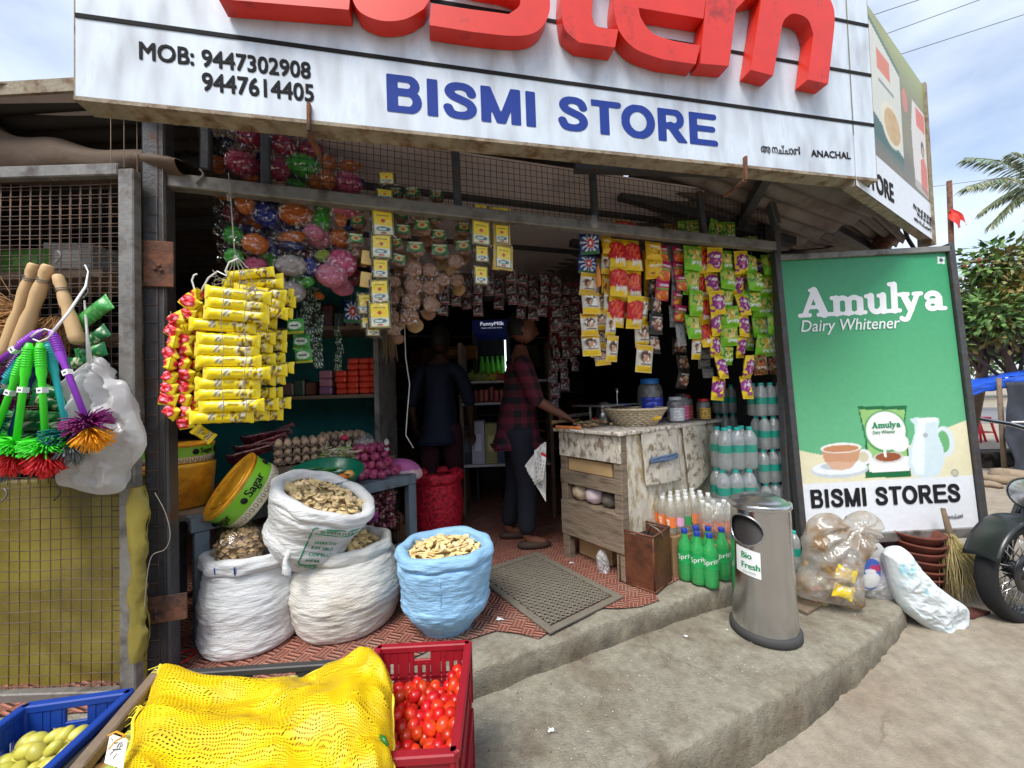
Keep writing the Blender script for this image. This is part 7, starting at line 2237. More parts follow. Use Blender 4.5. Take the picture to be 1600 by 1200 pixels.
m = bpy.data.materials.new('yellow_net'); m.use_nodes = True; MATS['yellow_net'] = m
N, K = m.node_tree.nodes, m.node_tree.links
b = N['Principled BSDF']; b.inputs['Roughness'].default_value = .5
a = N.new('ShaderNodeAttribute'); a.attribute_name = 'Col'
sp = N.new('ShaderNodeSeparateColor'); K.new(a.outputs['Color'], sp.inputs[0])
nzn = N.new('ShaderNodeTexNoise'); nzn.inputs['Scale'].default_value = 9; K.new(a.outputs['Color'], nzn.inputs['Vector'])
def saw(sock, freq, duty, wob):
	q = N.new('ShaderNodeMath'); q.operation = 'MULTIPLY_ADD'; K.new(nzn.outputs['Fac'], q.inputs[0]); q.inputs[1].default_value = wob; K.new(sock, q.inputs[2])
	w = N.new('ShaderNodeMath'); w.operation = 'MULTIPLY'; K.new(q.outputs[0], w.inputs[0]); w.inputs[1].default_value = freq
	f = N.new('ShaderNodeMath'); f.operation = 'FRACT'; K.new(w.outputs[0], f.inputs[0])
	c = N.new('ShaderNodeMath'); c.operation = 'LESS_THAN'; K.new(f.outputs[0], c.inputs[0]); c.inputs[1].default_value = duty
	return c.outputs[0]
x1 = saw(sp.outputs[0], 96, .46, .06); y1 = saw(sp.outputs[1], 74, .58, .10)
mxn = N.new('ShaderNodeMath'); mxn.operation = 'MAXIMUM'; K.new(x1, mxn.inputs[0]); K.new(y1, mxn.inputs[1])
K.new(mxn.outputs[0], b.inputs['Alpha'])
hsv = N.new('ShaderNodeHueSaturation'); hsv.inputs['Color'].default_value = (*S(242, 204, 8), 1)
mr = N.new('ShaderNodeMapRange'); K.new(nzn.outputs['Fac'], mr.inputs['Value']); mr.inputs['To Min'].default_value = .5; mr.inputs['To Max'].default_value = 1.3; K.new(mr.outputs[0], hsv.inputs['Value']); K.new(hsv.outputs[0], b.inputs['Base Color'])
for lay in range(2):
	g = MB()
	bl = [onz(x, y, RZM + .02) for x, y in ((250, 1035), (330, 1056), (410, 1058), (470, 1046), (530, 1040), (580, 1040), (612, 1062))]
	fl = [onz(x, y, RZM + .0) for x, y in ((168, 1240), (260, 1300), (340, 1320), (420, 1330), (500, 1325), (560, 1315), (612, 1280))]
	bl = spline(bl, 12); fl = spline(fl, 12)
	def nf(u, v):
		x = u * (len(bl) - 1); i = min(int(x), len(bl) - 2); t = x - i
		B_ = bl[i].lerp(bl[i + 1], t); F_ = fl[i].lerp(fl[i + 1], t)
		p = F_.lerp(B_, v)
		z = .022 * nse(u * 3, v * 3, 1 + lay) + .012 * nse(u * 7, v * 6, 4) + .045 * math.exp(-((u - .82) / .2) ** 2 - ((v - .85) / .3) ** 2) + .03 * math.exp(-((u - .6) / .35) ** 2 - ((v - .55) / .3) ** 2)
		z += .012 * math.sin(u * 10 + v * 14 + 2 * nse(u * 2, v * 2, 9)) * (.4 + .6 * v) + .016 * (.3 - abs(nse(u * 5 + v * 2, v * 3 - u * 3, 12))) + .008 * (.3 - abs(nse(u * 9 - v * 5, v * 9, 15)))
		ed = min(min(u, 1 - u) * 9, (1 - v) * 9, 1)
		z -= .045 * (1 - ed) ** 2
		p += Vector((.012 * nse(v * 9, u * 9, 3) * (1 - ed), .012 * nse(u * 14, v, 6) * (1 - ed), 0))
		return p + UP * (z + .018 - lay * .009)
	g.grid(nf, 110, 90, None, lambda u, v: (u + .013 * lay + .02 * nse(u * 4, v * 4), v * .9 + .017 * lay + .02 * nse(u * 5, v * 4, 8), .3))
	if lay == 0:
		net = thing('yellow_net_cloth', 'bright yellow woven net sack spread over the crate in front', 'net', base_of(g))
	g.build('net_layer', 'yellow_net', net)
g = MB(); g.cc = S(245, 226, 70)
g.tube([nf(1, v) + UP * .01 for v in np.linspace(0, 1, 40)] + [nf(u, 1) + UP * .01 for u in np.linspace(1, 0, 60)] + [nf(0, v) + UP * .01 for v in np.linspace(1, 0, 40)], .0035, 5)
for k in range(34):
	p = nf(0, RND.random()) + UP * .008; g.tube([p, p + Vector((-.012, RND.uniform(-.01, .01), RND.uniform(-.004, .008))), p + Vector((-.026, RND.uniform(-.016, .016), RND.uniform(-.014, .006)))], .0012, 4)
g.build('frayed_hem', 'plastic', net)
def tag_paint(u, v):
	img = fill(u.shape, S(232, 230, 222))
	for a, b_ in (((.5, .78), (.35, .72)), ((.62, .8), (.5, .62)), ((.72, .82), (.66, .62)), ((.8, .78), (.74, .68)), ((.3, .5), (.75, .6)), ((.2, .3), (.4, .5)), ((.4, .2), (.55, .4)), ((.14, .85), (.22, .8))): img = blend(img, (capd(u, v, a, b_) < .022) * 1.0, S(60, 60, 66))
	return img
r = thing('price_tag', 'white handwritten paper tag tied at the edge of the yellow net', 'tag', onz(185, 1170, RZM + .03))
a, b, c = onz(163, 1192, RZM + .03), onz(192, 1202, RZM + .02), onz(172, 1146, RZM + .05)
panel_obj('paper', 40, 50, a, b, c, tag_paint, 'print', r)
g = MB(); g.tube([onz(x, y, RZM + .05) for x, y in ((168, 1150), (182, 1143), (196, 1150), (180, 1158), (170, 1170))], .002, 5); g.build('string', 'tub_yellow', r)
g = MB(); g.cc = S(40, 110, 40); g.tube([onz(592, 1148, RZM + .035), onz(600, 1155, RZM + .04), onz(606, 1166, RZM + .03)], [.002, .006, .003], 6); one(g, 'green_chilli', 'plastic', 'single green chilli on the right edge of the yellow net', 'chilli')
g = MB(); rc = onz(282, 1030, ZF + .012); g.tube([rc + Vector((.035 * math.cos(t), .05 * math.sin(t), .003)) for t in [i * .4 for i in range(16)]], .004, 6, close=True); one(g, 'red_ring', 'sign_red', 'thin red ring lying on the floor by the left post', 'ring')
# ================================================================ green poster board at the right
q00, q10, q01, q11 = at(1250, 838, 2.30), at(1520, 825, 2.30), at(1228, 408, 2.40), at(1487, 393, 2.40)
gX = ((q10 - q00) + (q11 - q01)) / 2; GW = gX.length; gX.normalize()
gY = ((q01 - q00) + (q11 - q10)) / 2; gY = gY - gX * gY.dot(gX); GH = gY.length; gY.normalize()
gZ = gX.cross(gY); gO = (q00 + q10 + q01 + q11) / 4 - gX * GW / 2 - gY * GH / 2
def gp_(u, v, l=0): return gO + gX * (u * GW) + gY * (v * GH) + gZ * l
def gpx(x, y): return ((onp(x, y, gO, gZ) - gO).dot(gX) / GW, (onp(x, y, gO, gZ) - gO).dot(gY) / GH)
ps = thing('poster_board', 'green dairy whitener advertising board leaning at the right of the shop', 'sign board', gp_(.5, 0))
fw = .036
for a, b in ((( -.02, -.01), (1.02, -.01)), ((-.02, 1.01), (1.02, 1.01))):
	g = MB(); g.bar(gp_(a[0], a[1] + (-.004 if a[1] < 0 else .0), -.005), gp_(b[0], b[1] + (-.004 if a[1] < 0 else .0), -.005), .05, fw if a[1] > 0 else .055, .003, gY); g.build('frame_rail', 'grey_steel', ps)
for u in (-.022, 1.022):
	g = MB(); g.bar(gp_(u, -.03, -.005), gp_(u, 1.03, -.005), .05, fw, .003, gX); g.build('frame_upright', 'dark_steel', ps)
g = MB(); g.box((GW, GH, .01), basis(gp_(.5, .5, -.012), gX, gY, gZ)); g.build('backing', 'inner_wall', ps)
g = MB(); g.bar(gp_(.02, .02, -.05), gp_(.02, .02, -.05) * 1 + Vector((0, .05, -.26)), .035, .035); g.build('prop_leg', 'dark_steel', ps)
def pp(*pts): return [gpx(x, y) for x, y in pts]
def paint_poster(u, v):
	img = fill(u.shape, S(44, 148, 98));
	k = np.clip((1 - v) / .62, 0, 1)[..., None]
	img = img * (1 - k * .75) + np.array(S(112, 188, 140)) * k * .75
	# cream table and white name strip
	cream = polymask(u, v, [(-.1, .32), (.12, .285), (.3, .27), (.5, .275), (.7, .31), (.88, .355), (1.1, .40), (1.1, .1), (-.1, .1)])
	img = blend(img, cream, S(226, 220, 186))
	img = blend(img, (v < .182) * 1.0, S(226, 230, 236))
	def E(x, y, rx, ry, c, s=.06):
		cu_, cv = gpx(x, y);
		return blend(img, ell(u, v, cu_, cv, rx / 268, ry / 435, s), c)
	def PM(pts, c): return blend(img, polymask(u, v, pp(*pts)), c)
	# sachet
	img = PM([(1340, 635), (1417, 634), (1414, 660), (1424, 745), (1352, 747), (1352, 690)], S(26, 106, 62))
	img = PM([(1343, 640), (1414, 640), (1412, 662), (1419, 733), (1357, 733), (1355, 690)], S(150, 196, 120))
	img = E(1384, 674, 34, 33, S(60, 150, 80)); img = E(1384, 673, 31, 30, S(240, 242, 238))
	img = PM([(1358, 716), (1420, 713), (1421, 736), (1358, 738)], S(238, 240, 236)); img = E(1388, 715, 24, 9, S(206, 206, 204)); img = E(1388, 714, 20, 7, S(150, 84, 50));
	img = E(1405, 692, 15, 14, S(236, 240, 240)); img = PM([(1380, 694), (1384, 694), (1385, 714), (1381, 714)], S(244, 244, 240))
	# saucer and cup
	img = E(1312, 734, 45, 13, S(196, 206, 212)); img = E(1312, 731, 43, 10.5, S(232, 238, 242)); img = E(1308, 728, 26, 6, S(190, 200, 206))
	img = E(1350, 714, 13, 12, S(228, 232, 232)); img = E(1349, 714, 8, 8, S(206, 200, 172))
	img = PM([(1283, 702), (1345, 700), (1341, 718), (1330, 730), (1316, 734), (1300, 732), (1288, 720)], S(202, 152, 120))
	img = PM([(1290, 722), (1338, 721), (1330, 731), (1316, 735), (1300, 733)], S(214, 172, 146))
	img = E(1314, 700, 32, 8, S(236, 236, 232)); img = E(1314, 701, 28, 5.6, S(196, 138, 98))
	# jug
	img = E(1476, 690, 16, 24, S(214, 226, 230)); img = E(1474, 690, 9.5, 17, S(120, 180, 130) if False else S(104, 176, 116))
	img = PM([(1421, 655), (1432, 652), (1468, 657), (1464, 676), (1474, 700), (1476, 722), (1468, 742), (1448, 747), (1428, 744), (1419, 726), (1420, 704), (1429, 678), (1429, 664)], S(206, 224, 230))
	img = PM([(1434, 660), (1446, 660), (1444, 742), (1432, 740), (1424, 722), (1426, 700)], S(228, 240, 242))
	img = E(1450, 656, 17, 4, S(232, 240, 242)); img = E(1446, 680, 4, 4, S(170, 180, 186))
	img = E(1492, 739, 6, 6, S(130, 140, 140)); img = E(1492, 739, 4.4, 4.4, S(200, 196, 170))
	img = PM([(1465, 401), (1476, 401), (1476, 412), (1465, 412)], S(226, 232, 230)); img = E(1470.5, 406.5, 3.4, 3.4, S(40, 80, 80), .3)
	return img
panel_obj('printed_face', 200, 330, gp_(0, 0), gp_(1, 0), gp_(0, 1), paint_poster, 'print', ps)
# brand lettering, heavy slab serif
def gm(x0, y0, x1, hh):       # unit frame whose x spans pixels x0..x1 at base y0
	a = onp(x0, y0, gO, gZ); s = (onp(x1, y0, gO, gZ) - a).dot(gX)
	return a, s
rS, rT, rs = .20, .13, .105
AM = [([(.12, .1), (.62, 1.33)], .13), ([(.62, 1.33), (1.12, .1)], .20), ([(.36, .48), (.96, .48)], .1), ([(-.12, .08), (.38, .08)], rs), ([(.82, .08), (1.42, .08)], rs), ([(.42, 1.36), (.66, 1.36)], .09)]
def off(L, d): return [([(x + d, y) for x, y in p], r) for p, r in L]
Lm = [([(.1, .1), (.1, .86)], .17), ([(.70, .1), (.70, .74)], .17), ([(1.30, .1), (1.30, .74)], .17), (arc(.40, .60, .30, .28, 170, 10), .13), (arc(1.0, .60, .30, .28, 170, 10), .13), ([(-.14, .08), (.32, .08)], rs), ([(.50, .08), (.90, .08)], rs), ([(1.1, .08), (1.56, .08)], rs), ([(-.14, .9), (.08, .9)], rs)]
Lu = [([(.1, .9), (.1, .4)], .17), (arc(.38, .36, .28, .28, 180, 340), .14), ([(.72, .9), (.72, .1)], .17), ([(-.14, .9), (.08, .9)], rs), ([(.5, .9), (.7, .9)], rs), ([(.72, .08), (.98, .08)], rs)]
Ll = [([(.1, .1), (.1, 1.42)], .17), ([(-.14, .08), (.36, .08)], rs), ([(-.14, 1.46), (.08, 1.46)], rs)]
Ly = [([(.08, .86), (.42, .1)], .17), ([(.78, .88), (.40, -.02), (.26, -.3)], .13), (arc(.10, -.28, .18, .12, 0, -160), .12), ([(-.14, .9), (.30, .9)], rs), ([(.6, .9), (.98, .9)], rs)]
La = [(arc(.42, .62, .32, .26, 160, 0), .14), ([(.74, .62), (.74, .16)], .17), (arc(.40, .28, .26, .20, 0, 360), .13), ([(.74, .08), (1.04, .08)], rs), ([(.14, .68)], .13)]
word = AM + off(Lm, 1.66) + off(Lu, 3.42) + off(Ll, 4.62) + off(Ly, 5.12) + off(La, 6.26)
def slab_word(name, px0, py0, px1, m, res, lift, par, shear=.06):
	a, s = gm(px0, py0, px1, 0); k = s / 7.6
	g = MB(); strokes_mesh(g, word, basis(a + gX * (.25 * k) + gZ * lift, gX * k, (gY + gX * shear) * k, gZ), 0.0, 0.0, res)
	return g.build(name, m, par)
slab_word('brand_lettering', 1246, 496, 1480, 'ink_white', .045, .0015, ps)
slab_word('sachet_lettering', 1361, 669, 1407, 'ink_green', .09, .004, ps)
def ptx(name, s, pl, pr, ptop, m, bold=0, ital=0):
	g = MB(); put_text(g, s, onp(*pl, gO, gZ), onp(*pr, gO, gZ), onp(*ptop, gO, gZ), bold, 1, .004, ital); g.build(name, m, ps)
ptx('tagline_lettering', 'Dairy Whitener', (1251, 519), (1404, 513), (1251, 501), 'ink_white', .006, .22)
grot(('BISMI', 'STORES'), onp(1267, 794, gO, gZ), onp(1500, 784, gO, gZ), onp(1267, 765, gO, gZ), 'shop_lettering', 'ink_black', ps, .004, .04)
ptx('place_lettering', 'ആനച്ചാൽ', (1478, 811), (1504, 809), (1478, 804), 'ink_black', .01)
ptx('sachet_tagline', 'Dairy Whitener', (1363, 678), (1398, 676), (1363, 673), 'ink_green', .01, .2)

# ================================================================ bags, pots and broom under the board
film('dirty_film', c=(.96, .93, .88), gloss=.13, rough=.1, haze=.30, dirt=S(176, 140, 92), bs=24)
g = softbag([(1244, 928), (1240, 902), (1252, 876), (1252, 842), (1268, 806), (1296, 800), (1318, 812), (1344, 796), (1370, 812), (1352, 840), (1338, 872), (1336, 914), (1334, 944), (1306, 940), (1270, 934)], (1292, 880), 2.02, .085, 71, .013, 13, pull=(1326, 818))
one(g, 'dirty_bag', 'dirty_film', 'dirt smeared clear plastic bag standing on the pavement beside the bin', 'bag')
g = MB(); rn = random.Random(44)
for k in range(70):
	p = at(1292 + rn.gauss(0, 20), 908 + rn.gauss(0, 15), 2.02 + rn.gauss(0, .015)); g.cc = tuple(q * rn.uniform(.6, 1.2) for q in rn.choice((S(170, 138, 98), S(196, 176, 146), S(130, 104, 76))))
	s_ = rn.uniform(.012, .03); g.ball(s_, s_ * .7, s_ * .8, T(p) @ RX(rn.uniform(0, 3)) @ RZ(rn.uniform(0, 3)), 8, 6, lambda q: 1 + .25 * mnoise.noise(q * 2))
one(g, 'rubbish', 'matte', 'brown rubbish settled in the dirty clear bag', 'rubbish', kind='stuff')
for k, (x, y, lb) in enumerate(((1322, 898, 'yellow packet showing near the middle right of the dirty bag'), (1318, 926, 'yellow packet at the bottom right corner of the dirty bag'))):
	roll_packet(at(x - 16, y - 6, 1.915), at(x + 16, y + 4, 1.915), .03, S(236, 206, 40), S(226, 224, 214), lb, 'yellow packets in the dirty bag', 200 + k, flat=.4)
g = softbag([(1338, 924), (1334, 880), (1346, 848), (1362, 842), (1378, 868), (1392, 906), (1394, 926), (1366, 936)], (1364, 896), 2.14, .07, 75, .009, 14)
one(g, 'plastic_bag', 'bag_film_white', 'white bag with a blue detergent print beside the dirty bag', 'bag')
def deter(u, v):
	img = fill(u.shape, S(236, 238, 242)); img = blend(img, ell(u, v, .5, .5, .5, .5, .06), S(70, 104, 190)); img = blend(img, ell(u, v, .45, .34, .36, .26), S(232, 236, 240)); img = blend(img, ell(u, v, .62, .72, .26, .1), S(180, 60, 110)); img = blend(img, ell(u, v, .4, .62, .2, .08), S(226, 230, 240)); return img
r = thing('detergent_pouch', 'round blue and white detergent pouch tucked in the white bag', 'pouch', at(1360, 925, 2.05))
a, b, c = at(1340, 922, 2.055), at(1380, 922, 2.055), at(1340, 872, 2.055)
panel_obj('printed_face', 36, 40, a, b, c, lambda u, v: deter(u, v), 'foil', r, zf=lambda u, v: .02 * (1 - np.clip((2 * u - 1) ** 2 + (2 * v - 1) ** 2, 0, 1)))
mat('blue_white_sack', S(214, 224, 228), .55, var=.06, vs=9, c2=S(150, 206, 222), c2s=9, c2a=.58, c2b=.66, bump=.9, bs=13, stretch=(1.6, 1, .7))
g = softbag([(1374, 862), (1384, 852), (1402, 852), (1416, 872), (1440, 900), (1470, 924), (1496, 944), (1494, 972), (1472, 996), (1452, 988), (1424, 966), (1400, 946), (1386, 912)], (1430, 924), 2.03, .07, 81, .019, 10)
one(g, 'white_sack', 'blue_white_sack', 'crumpled white and pale blue woven sack slumped off the kerb', 'sack')
mat('terracotta', S(112, 60, 46), .85, var=.2, vs=16, c2=S(84, 48, 40), c2s=9, bump=.25)
pc = onz(1452, 935, .15); pc = Vector((pc.x, pc.y + .05, .15))
for k in range(7):
	g = MB(); Rr = .115
	M = T(pc.x + RND.uniform(-.008, .008), pc.y, .15 + .004 + k * .047) @ RX(RND.uniform(-.05, .05)) @ RY(RND.uniform(-.05, .05))
	g.lathe([(.001, .004), (.05, .0), (.085, .02), (.105, .055), (Rr, .066), (Rr + .006, .074), (Rr, .08), (.095, .072), (.07, .03), (.001, .014)], 36, M)
	one(g, 'clay_bowl', 'terracotta', f'{("lowest", "second lowest", "third lowest", "middle", "fifth lowest", "second highest", "topmost")[k]} clay bowl of the stack under the green board', 'bowl', 'clay bowls stacked under the board')
for k, (x, y, d, lb) in enumerate(((1402, 846, 2.45, 'clay pot lying left of the stack under the board'), (1386, 852, 2.52, 'clay pot half hidden behind the white bag'))):
	g = MB(); p = at(x, y, d); g.lathe([(.001, -.1), (.06, -.09), (.1, -.04), (.11, .02), (.09, .07), (.07, .085), (.08, .1), (.07, .1), (.06, .08)], 32, T(p.x, p.y, .26) @ RX(1.1) @ RZ(k)); one(g, 'clay_pot', 'terracotta', lb, 'pot')
g = MB(); p = onz(1496, 958, .15)
g.prism([(-.12, -.03), (.02, -.06), (.16, .0), (.05, .09), (-.1, .1)], .012, T(p.x, p.y, .152) @ RX(-.06) @ RZ(-.1)); one(g, 'clay_shard', 'terracotta', 'flat broken clay tile lying on the ground beside the slumped sack', 'tile')
g = MB(); p = onz(1270, 945, ZP + .006)
g.box((.28, .10, .016), T(p.x, p.y + .02, ZP + .014) @ RZ(.5), .002); one(g, 'wood_scrap', 'old_plank', 'broken plank lying under the dirty bag', 'plank')
# bottle standing by the board's left upright
p = at(1240, 850, 2.22); p.z = ZP + .1
M = T(p)
r = thing('water_bottle', 'clear bottle with blue label standing between the bin and the board', 'bottle', M=T(p.x, p.y, ZF))
for nm, me in zip(('body', 'cap', 'label'), BM['small']): child(nm, me, r, T(p.x, p.y, ZF))
mat('broom_straw', (1, 1, 1), .85, var=.2, vs=40, col=True)
r = thing('straw_broom', 'long straw broom leaning under the right end of the green board', 'broom', onz(1545, 965, .15))
a = at(1484, 838, 2.22); rn = random.Random(3)
g = MB()
for k in range(430):
	e = onz(1524 + rn.uniform(-34, 76) + 0, 965 - rn.uniform(0, 24), .155); e = e + Vector((0, rn.uniform(-.02, .10), rn.uniform(0, .05)))
	t = rn.uniform(.72, 1.03); s = a + Vector((rn.gauss(0, .008), rn.gauss(0, .01), rn.uniform(-.03, .02)))
	m = s.lerp(e, .5) + Vector((rn.gauss(0, .012), rn.gauss(0, .012), .03)); w = rn.uniform(.55, 1.25)
	g.cc = tuple(q * w for q in rn.choice((S(176, 160, 108), S(150, 140, 84), S(186, 168, 124))))
	g.tube([s, m, s.lerp(e, t)], [.0018, .0015, .0008], 3)
g.build('bristles', 'broom_straw', r)
g = MB(); g.cc = S(120, 104, 84); g.tube([a + Vector((-.03, .0, .16)), a + Vector((0, 0, .02)), a + Vector((.015, 0, -.05))], [.011, .016, .02], 10); g.build('handle', 'broom_straw', r)
g = MB(); g.cc = S(150, 120, 90)
for k in range(3): g.tube([a + Vector((.006 * k + .021 * math.cos(t), .021 * math.sin(t), -.012 * k)) for t in [i * .7 for i in range(9)]], .002, 4, close=True)
g.build('binding', 'broom_straw', r)

# ================================================================ motorcycle, front toward the shop
mat('gloss_black', S(34, 36, 40), .25, var=.1, coat=.4); mat('tyre', S(30, 30, 32), .85, var=.2, bump=.3, bs=90); mat('chrome', S(200, 202, 204), .18, .95, var=.05); mat('bike_green', S(30, 36, 35), .35, .1, var=.1, coat=.3)
wc = at(1594, 893, 2.02); wr_ = .262
bk = thing('motorcycle', 'black motorcycle parked on the dirt at the right edge', 'motorcycle', Vector((wc.x + .45, wc.y, wc.z - wr_)))
def wheel(c, nm='front_wheel'):
	w = MB(); w.lathe([(wr_ - .055, -.03), (wr_ - .03, -.045), (wr_ - .008, -.036), (wr_, -.016), (wr_, .016), (wr_ - .008, .036), (wr_ - .03, .045), (wr_ - .055, .03)], 48, T(c) @ RZ(.18) @ RX(math.pi / 2))
	o = w.build('wheel', 'tyre', bk)
	w = MB(); w.lathe([(wr_ - .056, -.03), (wr_ - .066, 0), (wr_ - .056, .03)], 48, T(c) @ RZ(.18) @ RX(math.pi / 2)); w.build('rim', 'gloss_black', o)
	w = MB()
	for k in range(36):
		a = 6.283 * k / 36; b_ = a + (.5 if k % 2 else -.5); s = .03 if k % 4 < 2 else -.03
		w.tube([(.04 * math.cos(b_), .04 * math.sin(b_), s), ((wr_ - .06) * math.cos(a), (wr_ - .06) * math.sin(a), 0)], .0028, 5, M=T(c) @ RZ(.18) @ RX(math.pi / 2))
	w.build('spokes', 'chrome', o)
	w = MB(); w.lathe([(.001, -.05), (.045, -.045), (.05, 0), (.045, .045), (.001, .05)], 24, T(c) @ RZ(.18) @ RX(math.pi / 2)); w.lathe([(.06, .03), (.105, .03), (.105, .034), (.06, .034)], 32, T(c) @ RZ(.18) @ RX(math.pi / 2)); w.build('hub', 'gloss_black', o)
wheel(wc); rear = wc + Vector((1.02, .19, 0)); wheel(rear)
BX = Vector((1.02, .19, 0)).normalized(); BY = Vector((-BX.y, BX.x, 0))
def bp3(a, b, c): return wc + BX * a + BY * b + UP * c
g = MB()
def fen(u, v):
	t = math.radians(20 + 150 * u); R_ = wr_ + .022; w_ = .07 * (v - .5) * 2
	return bp3(-R_ * math.cos(t) * 1.0, w_, R_ * math.sin(t) + .012 * (1 - (2 * v - 1) ** 2))
g.grid(fen, 30, 8); g.build('fender', 'bike_green', bk, sol=.004)
head = bp3(.36, 0, .60)
for s in (-.075, .075):
	g = MB(); g.tube([bp3(0, s, 0), bp3(.12, s, .2), bp3(.34, s, .58)], [.024, .026, .02], 12); g.build('fork_leg', 'gloss_black', bk)
lc = at(1614, 772, 2.0)
g = MB(); g.lathe([(.001, -.1), (.05, -.09), (.075, -.05), (.086, 0), (.088, .02), (.08, .025)], 28, lookz(lc, -BX + Vector((0, 0, -.05)))); hl = g.build('headlight', 'gloss_black', bk)
g = MB(); g.lathe([(.08, .022), (.06, .034), (.001, .04)], 28, lookz(lc, -BX + Vector((0, 0, -.05)))); g.build('lens', 'steel_bright', hl)
g = MB(); g.tube([bp3(.45, -.36, .76), bp3(.40, -.2, .74), bp3(.36, 0, .68), bp3(.40, .2, .74), bp3(.45, .36, .76)], .012, 10); g.build('handlebar', 'chrome', bk)
g = MB(); g.ball(.24, .13, .11, lookz(bp3(.66, 0, .5), UP) @ RZ(.18), 24, 14); g.build('tank', 'bike_green', bk)
g = MB(); g.ball(.26, .12, .05, T(bp3(1.06, 0, .45)) @ RZ(.18), 20, 10); g.build('saddle', 'gloss_black', bk)
g = MB(); g.tube([bp3(.36, 0, .56), bp3(.5, 0, .3), bp3(.62, 0, .02), bp3(.9, 0, .0), bp3(1.0, 0, .38), bp3(.4, 0, .52)], .022, 8); g.build('frame', 'gloss_black', bk)
g = MB()
for k in range(7): g.box((.15, .17 - .004 * k, .012), T(bp3(.62, 0, .1 + .026 * k)) @ RZ(.18) @ RY(-.2), .003)
g.lathe([(.001, -.1), (.1, -.09), (.1, .09), (.001, .1)], 20, T(bp3(.66, 0, .04)) @ RZ(.18) @ RX(math.pi / 2)); g.build('engine', 'gloss_black', bk)
g = MB(); g.tube([bp3(.5, -.1, .16), bp3(.5, -.12, -.05), bp3(.8, -.13, -.1), bp3(1.2, -.14, -.06)], [.02, .022, .035, .035], 12); g.build('exhaust', 'chrome', bk)
g = MB(); g.box((.014, .03, .05), T(bp3(.3, -.1, .34)), .004); g.build('reflector', 'sign_red', bk)

# ================================================================ street beyond
def gat(x, y): # pixel on the far ground level
	return onz(x, y, .15)
mat('rubble', S(150, 132, 110), .95, var=.3, vs=6, c2=S(104, 88, 74), c2s=4, bump=.8, bs=20)
p = gat(1546, 728)
g = MB(); g.box((1.3, .3, .24), T(p.x + .25, p.y, .25) @ RZ(-.05), .02); one(g, 'kerb_block', 'kerb_concrete', 'long grey concrete kerb block behind the board', 'kerb block')
rn = random.Random(9)
for k in range(9):
	x, y = 1528 + k * 9, 745 + rn.uniform(-8, 18); p = gat(x, y); s = rn.uniform(.07, .16)
	g = MB(); g.ball(s * 1.5, s, s * .55, T(p.x, p.y, .15 + s * .35) @ RZ(rn.uniform(0, 3)), 10, 7, lambda q: 1 + .3 * mnoise.noise(q * 1.7 + Vector((k, 0, 0)))); one(g, 'rubble_stone', 'rubble', 'brown broken stone in the rubble before the kerb block', 'stone', 'rubble stones')
p = gat(1556, 850)
g = MB(); g.prism([(-.22, -.1), (.2, -.16), (.26, .1), (.05, .22), (-.2, .14)], .05, T(p.x + .02, p.y + .28, .18) @ RX(.25) @ RY(-.1)); one(g, 'stone_slab', 'white_bag', 'pale flat stone slab lying behind the motorcycle wheel', 'stone')
mat('stool_red', S(206, 28, 52), .4, var=.06)
for k, (x, y, lb) in enumerate(((1530, 690, 'red plastic stool standing nearest the blue canopy'), (1512, 689, 'red plastic stool partly hidden by the edge of the green board'))):
	p = gat(x, y); r = thing('plastic_stool', lb, 'stool', p, 'red plastic stools')
	g = MB(); g.box((.26, .26, .03), T(0, 0, .49), .012); g.build('seat', 'stool_red', r, world=False)
	for sx in (-1, 1):
		for sy in (-1, 1): g = MB(); g.tube([(sx * .11, sy * .11, .475), (sx * .17, sy * .17, 0)], [.022, .018], 6); g.build('leg', 'stool_red', r, world=False)
	g = MB(); g.tube([(.145, .145, .2), (-.145, .145, .2), (-.145, -.145, .2), (.145, -.145, .2)], .012, 5, close=True); g.build('stretcher', 'stool_red', r, world=False)
# parked white car
mat('car_white', S(226, 228, 230), .25, var=.03, coat=.6); mat('car_glass', S(30, 36, 42), .1, coat=.5)
p = gat(1478, 640)
cr = thing('parked_car', 'white hatchback parked on the far side beyond the red stools', 'car', M=T(p.x - .6, p.y + .6, .15) @ RZ(.1))
prof = [(-2.0, .25), (-2.02, .62), (-1.9, .82), (-1.2, .92), (-.6, 1.38), (.5, 1.46), (1.4, 1.36), (1.92, .95), (2.02, .7), (2.0, .25)]
g = MB(); n = len(prof); vs = []
for s in (-.82, .82):
	for x, z in prof: vs.append((x, s * (1 - .22 * max(0, (z - .9) / .5)), z))
fs = [(i, i + 1, n + i + 1, n + i) for i in range(n - 1)] + [(n - 1, 0, n, 2 * n - 1), tuple(range(n))[::-1], tuple(range(n, 2 * n))]
g.add(vs, fs, None, False); g.build('body', 'car_white', cr, world=False)
g = MB()
for s in (-1, 1): g.add([(-1.05, s * .80, .96), (-.55, s * .715, 1.32), (.45, s * .70, 1.40), (1.3, s * .725, 1.30), (1.6, s * .81, .98)], [(0, 1, 2, 3, 4)], None, False)
g.add([(1.46, -.62, 1.31), (1.46, .62, 1.31), (1.87, .7, 1.0), (1.87, -.7, 1.0)], [(0, 1, 2, 3)], None, False); g.build('window', 'car_glass', cr, world=False)
for x in (-1.3, 1.3):
	for s in (-.8, .8):
		g = MB(); g.lathe([(.001, -.09), (.22, -.09), (.31, -.08), (.32, 0), (.31, .08), (.22, .09), (.001, .09)], 28, T(x, s, .32) @ RX(math.pi / 2)); g.build('wheel', 'tyre', cr, world=False)
for s in (-.66, .66): g = MB(); g.box((.06, .2, .2), T(2.0, s, .82), .02); g.build('tail_light', 'sign_red', cr, world=False)
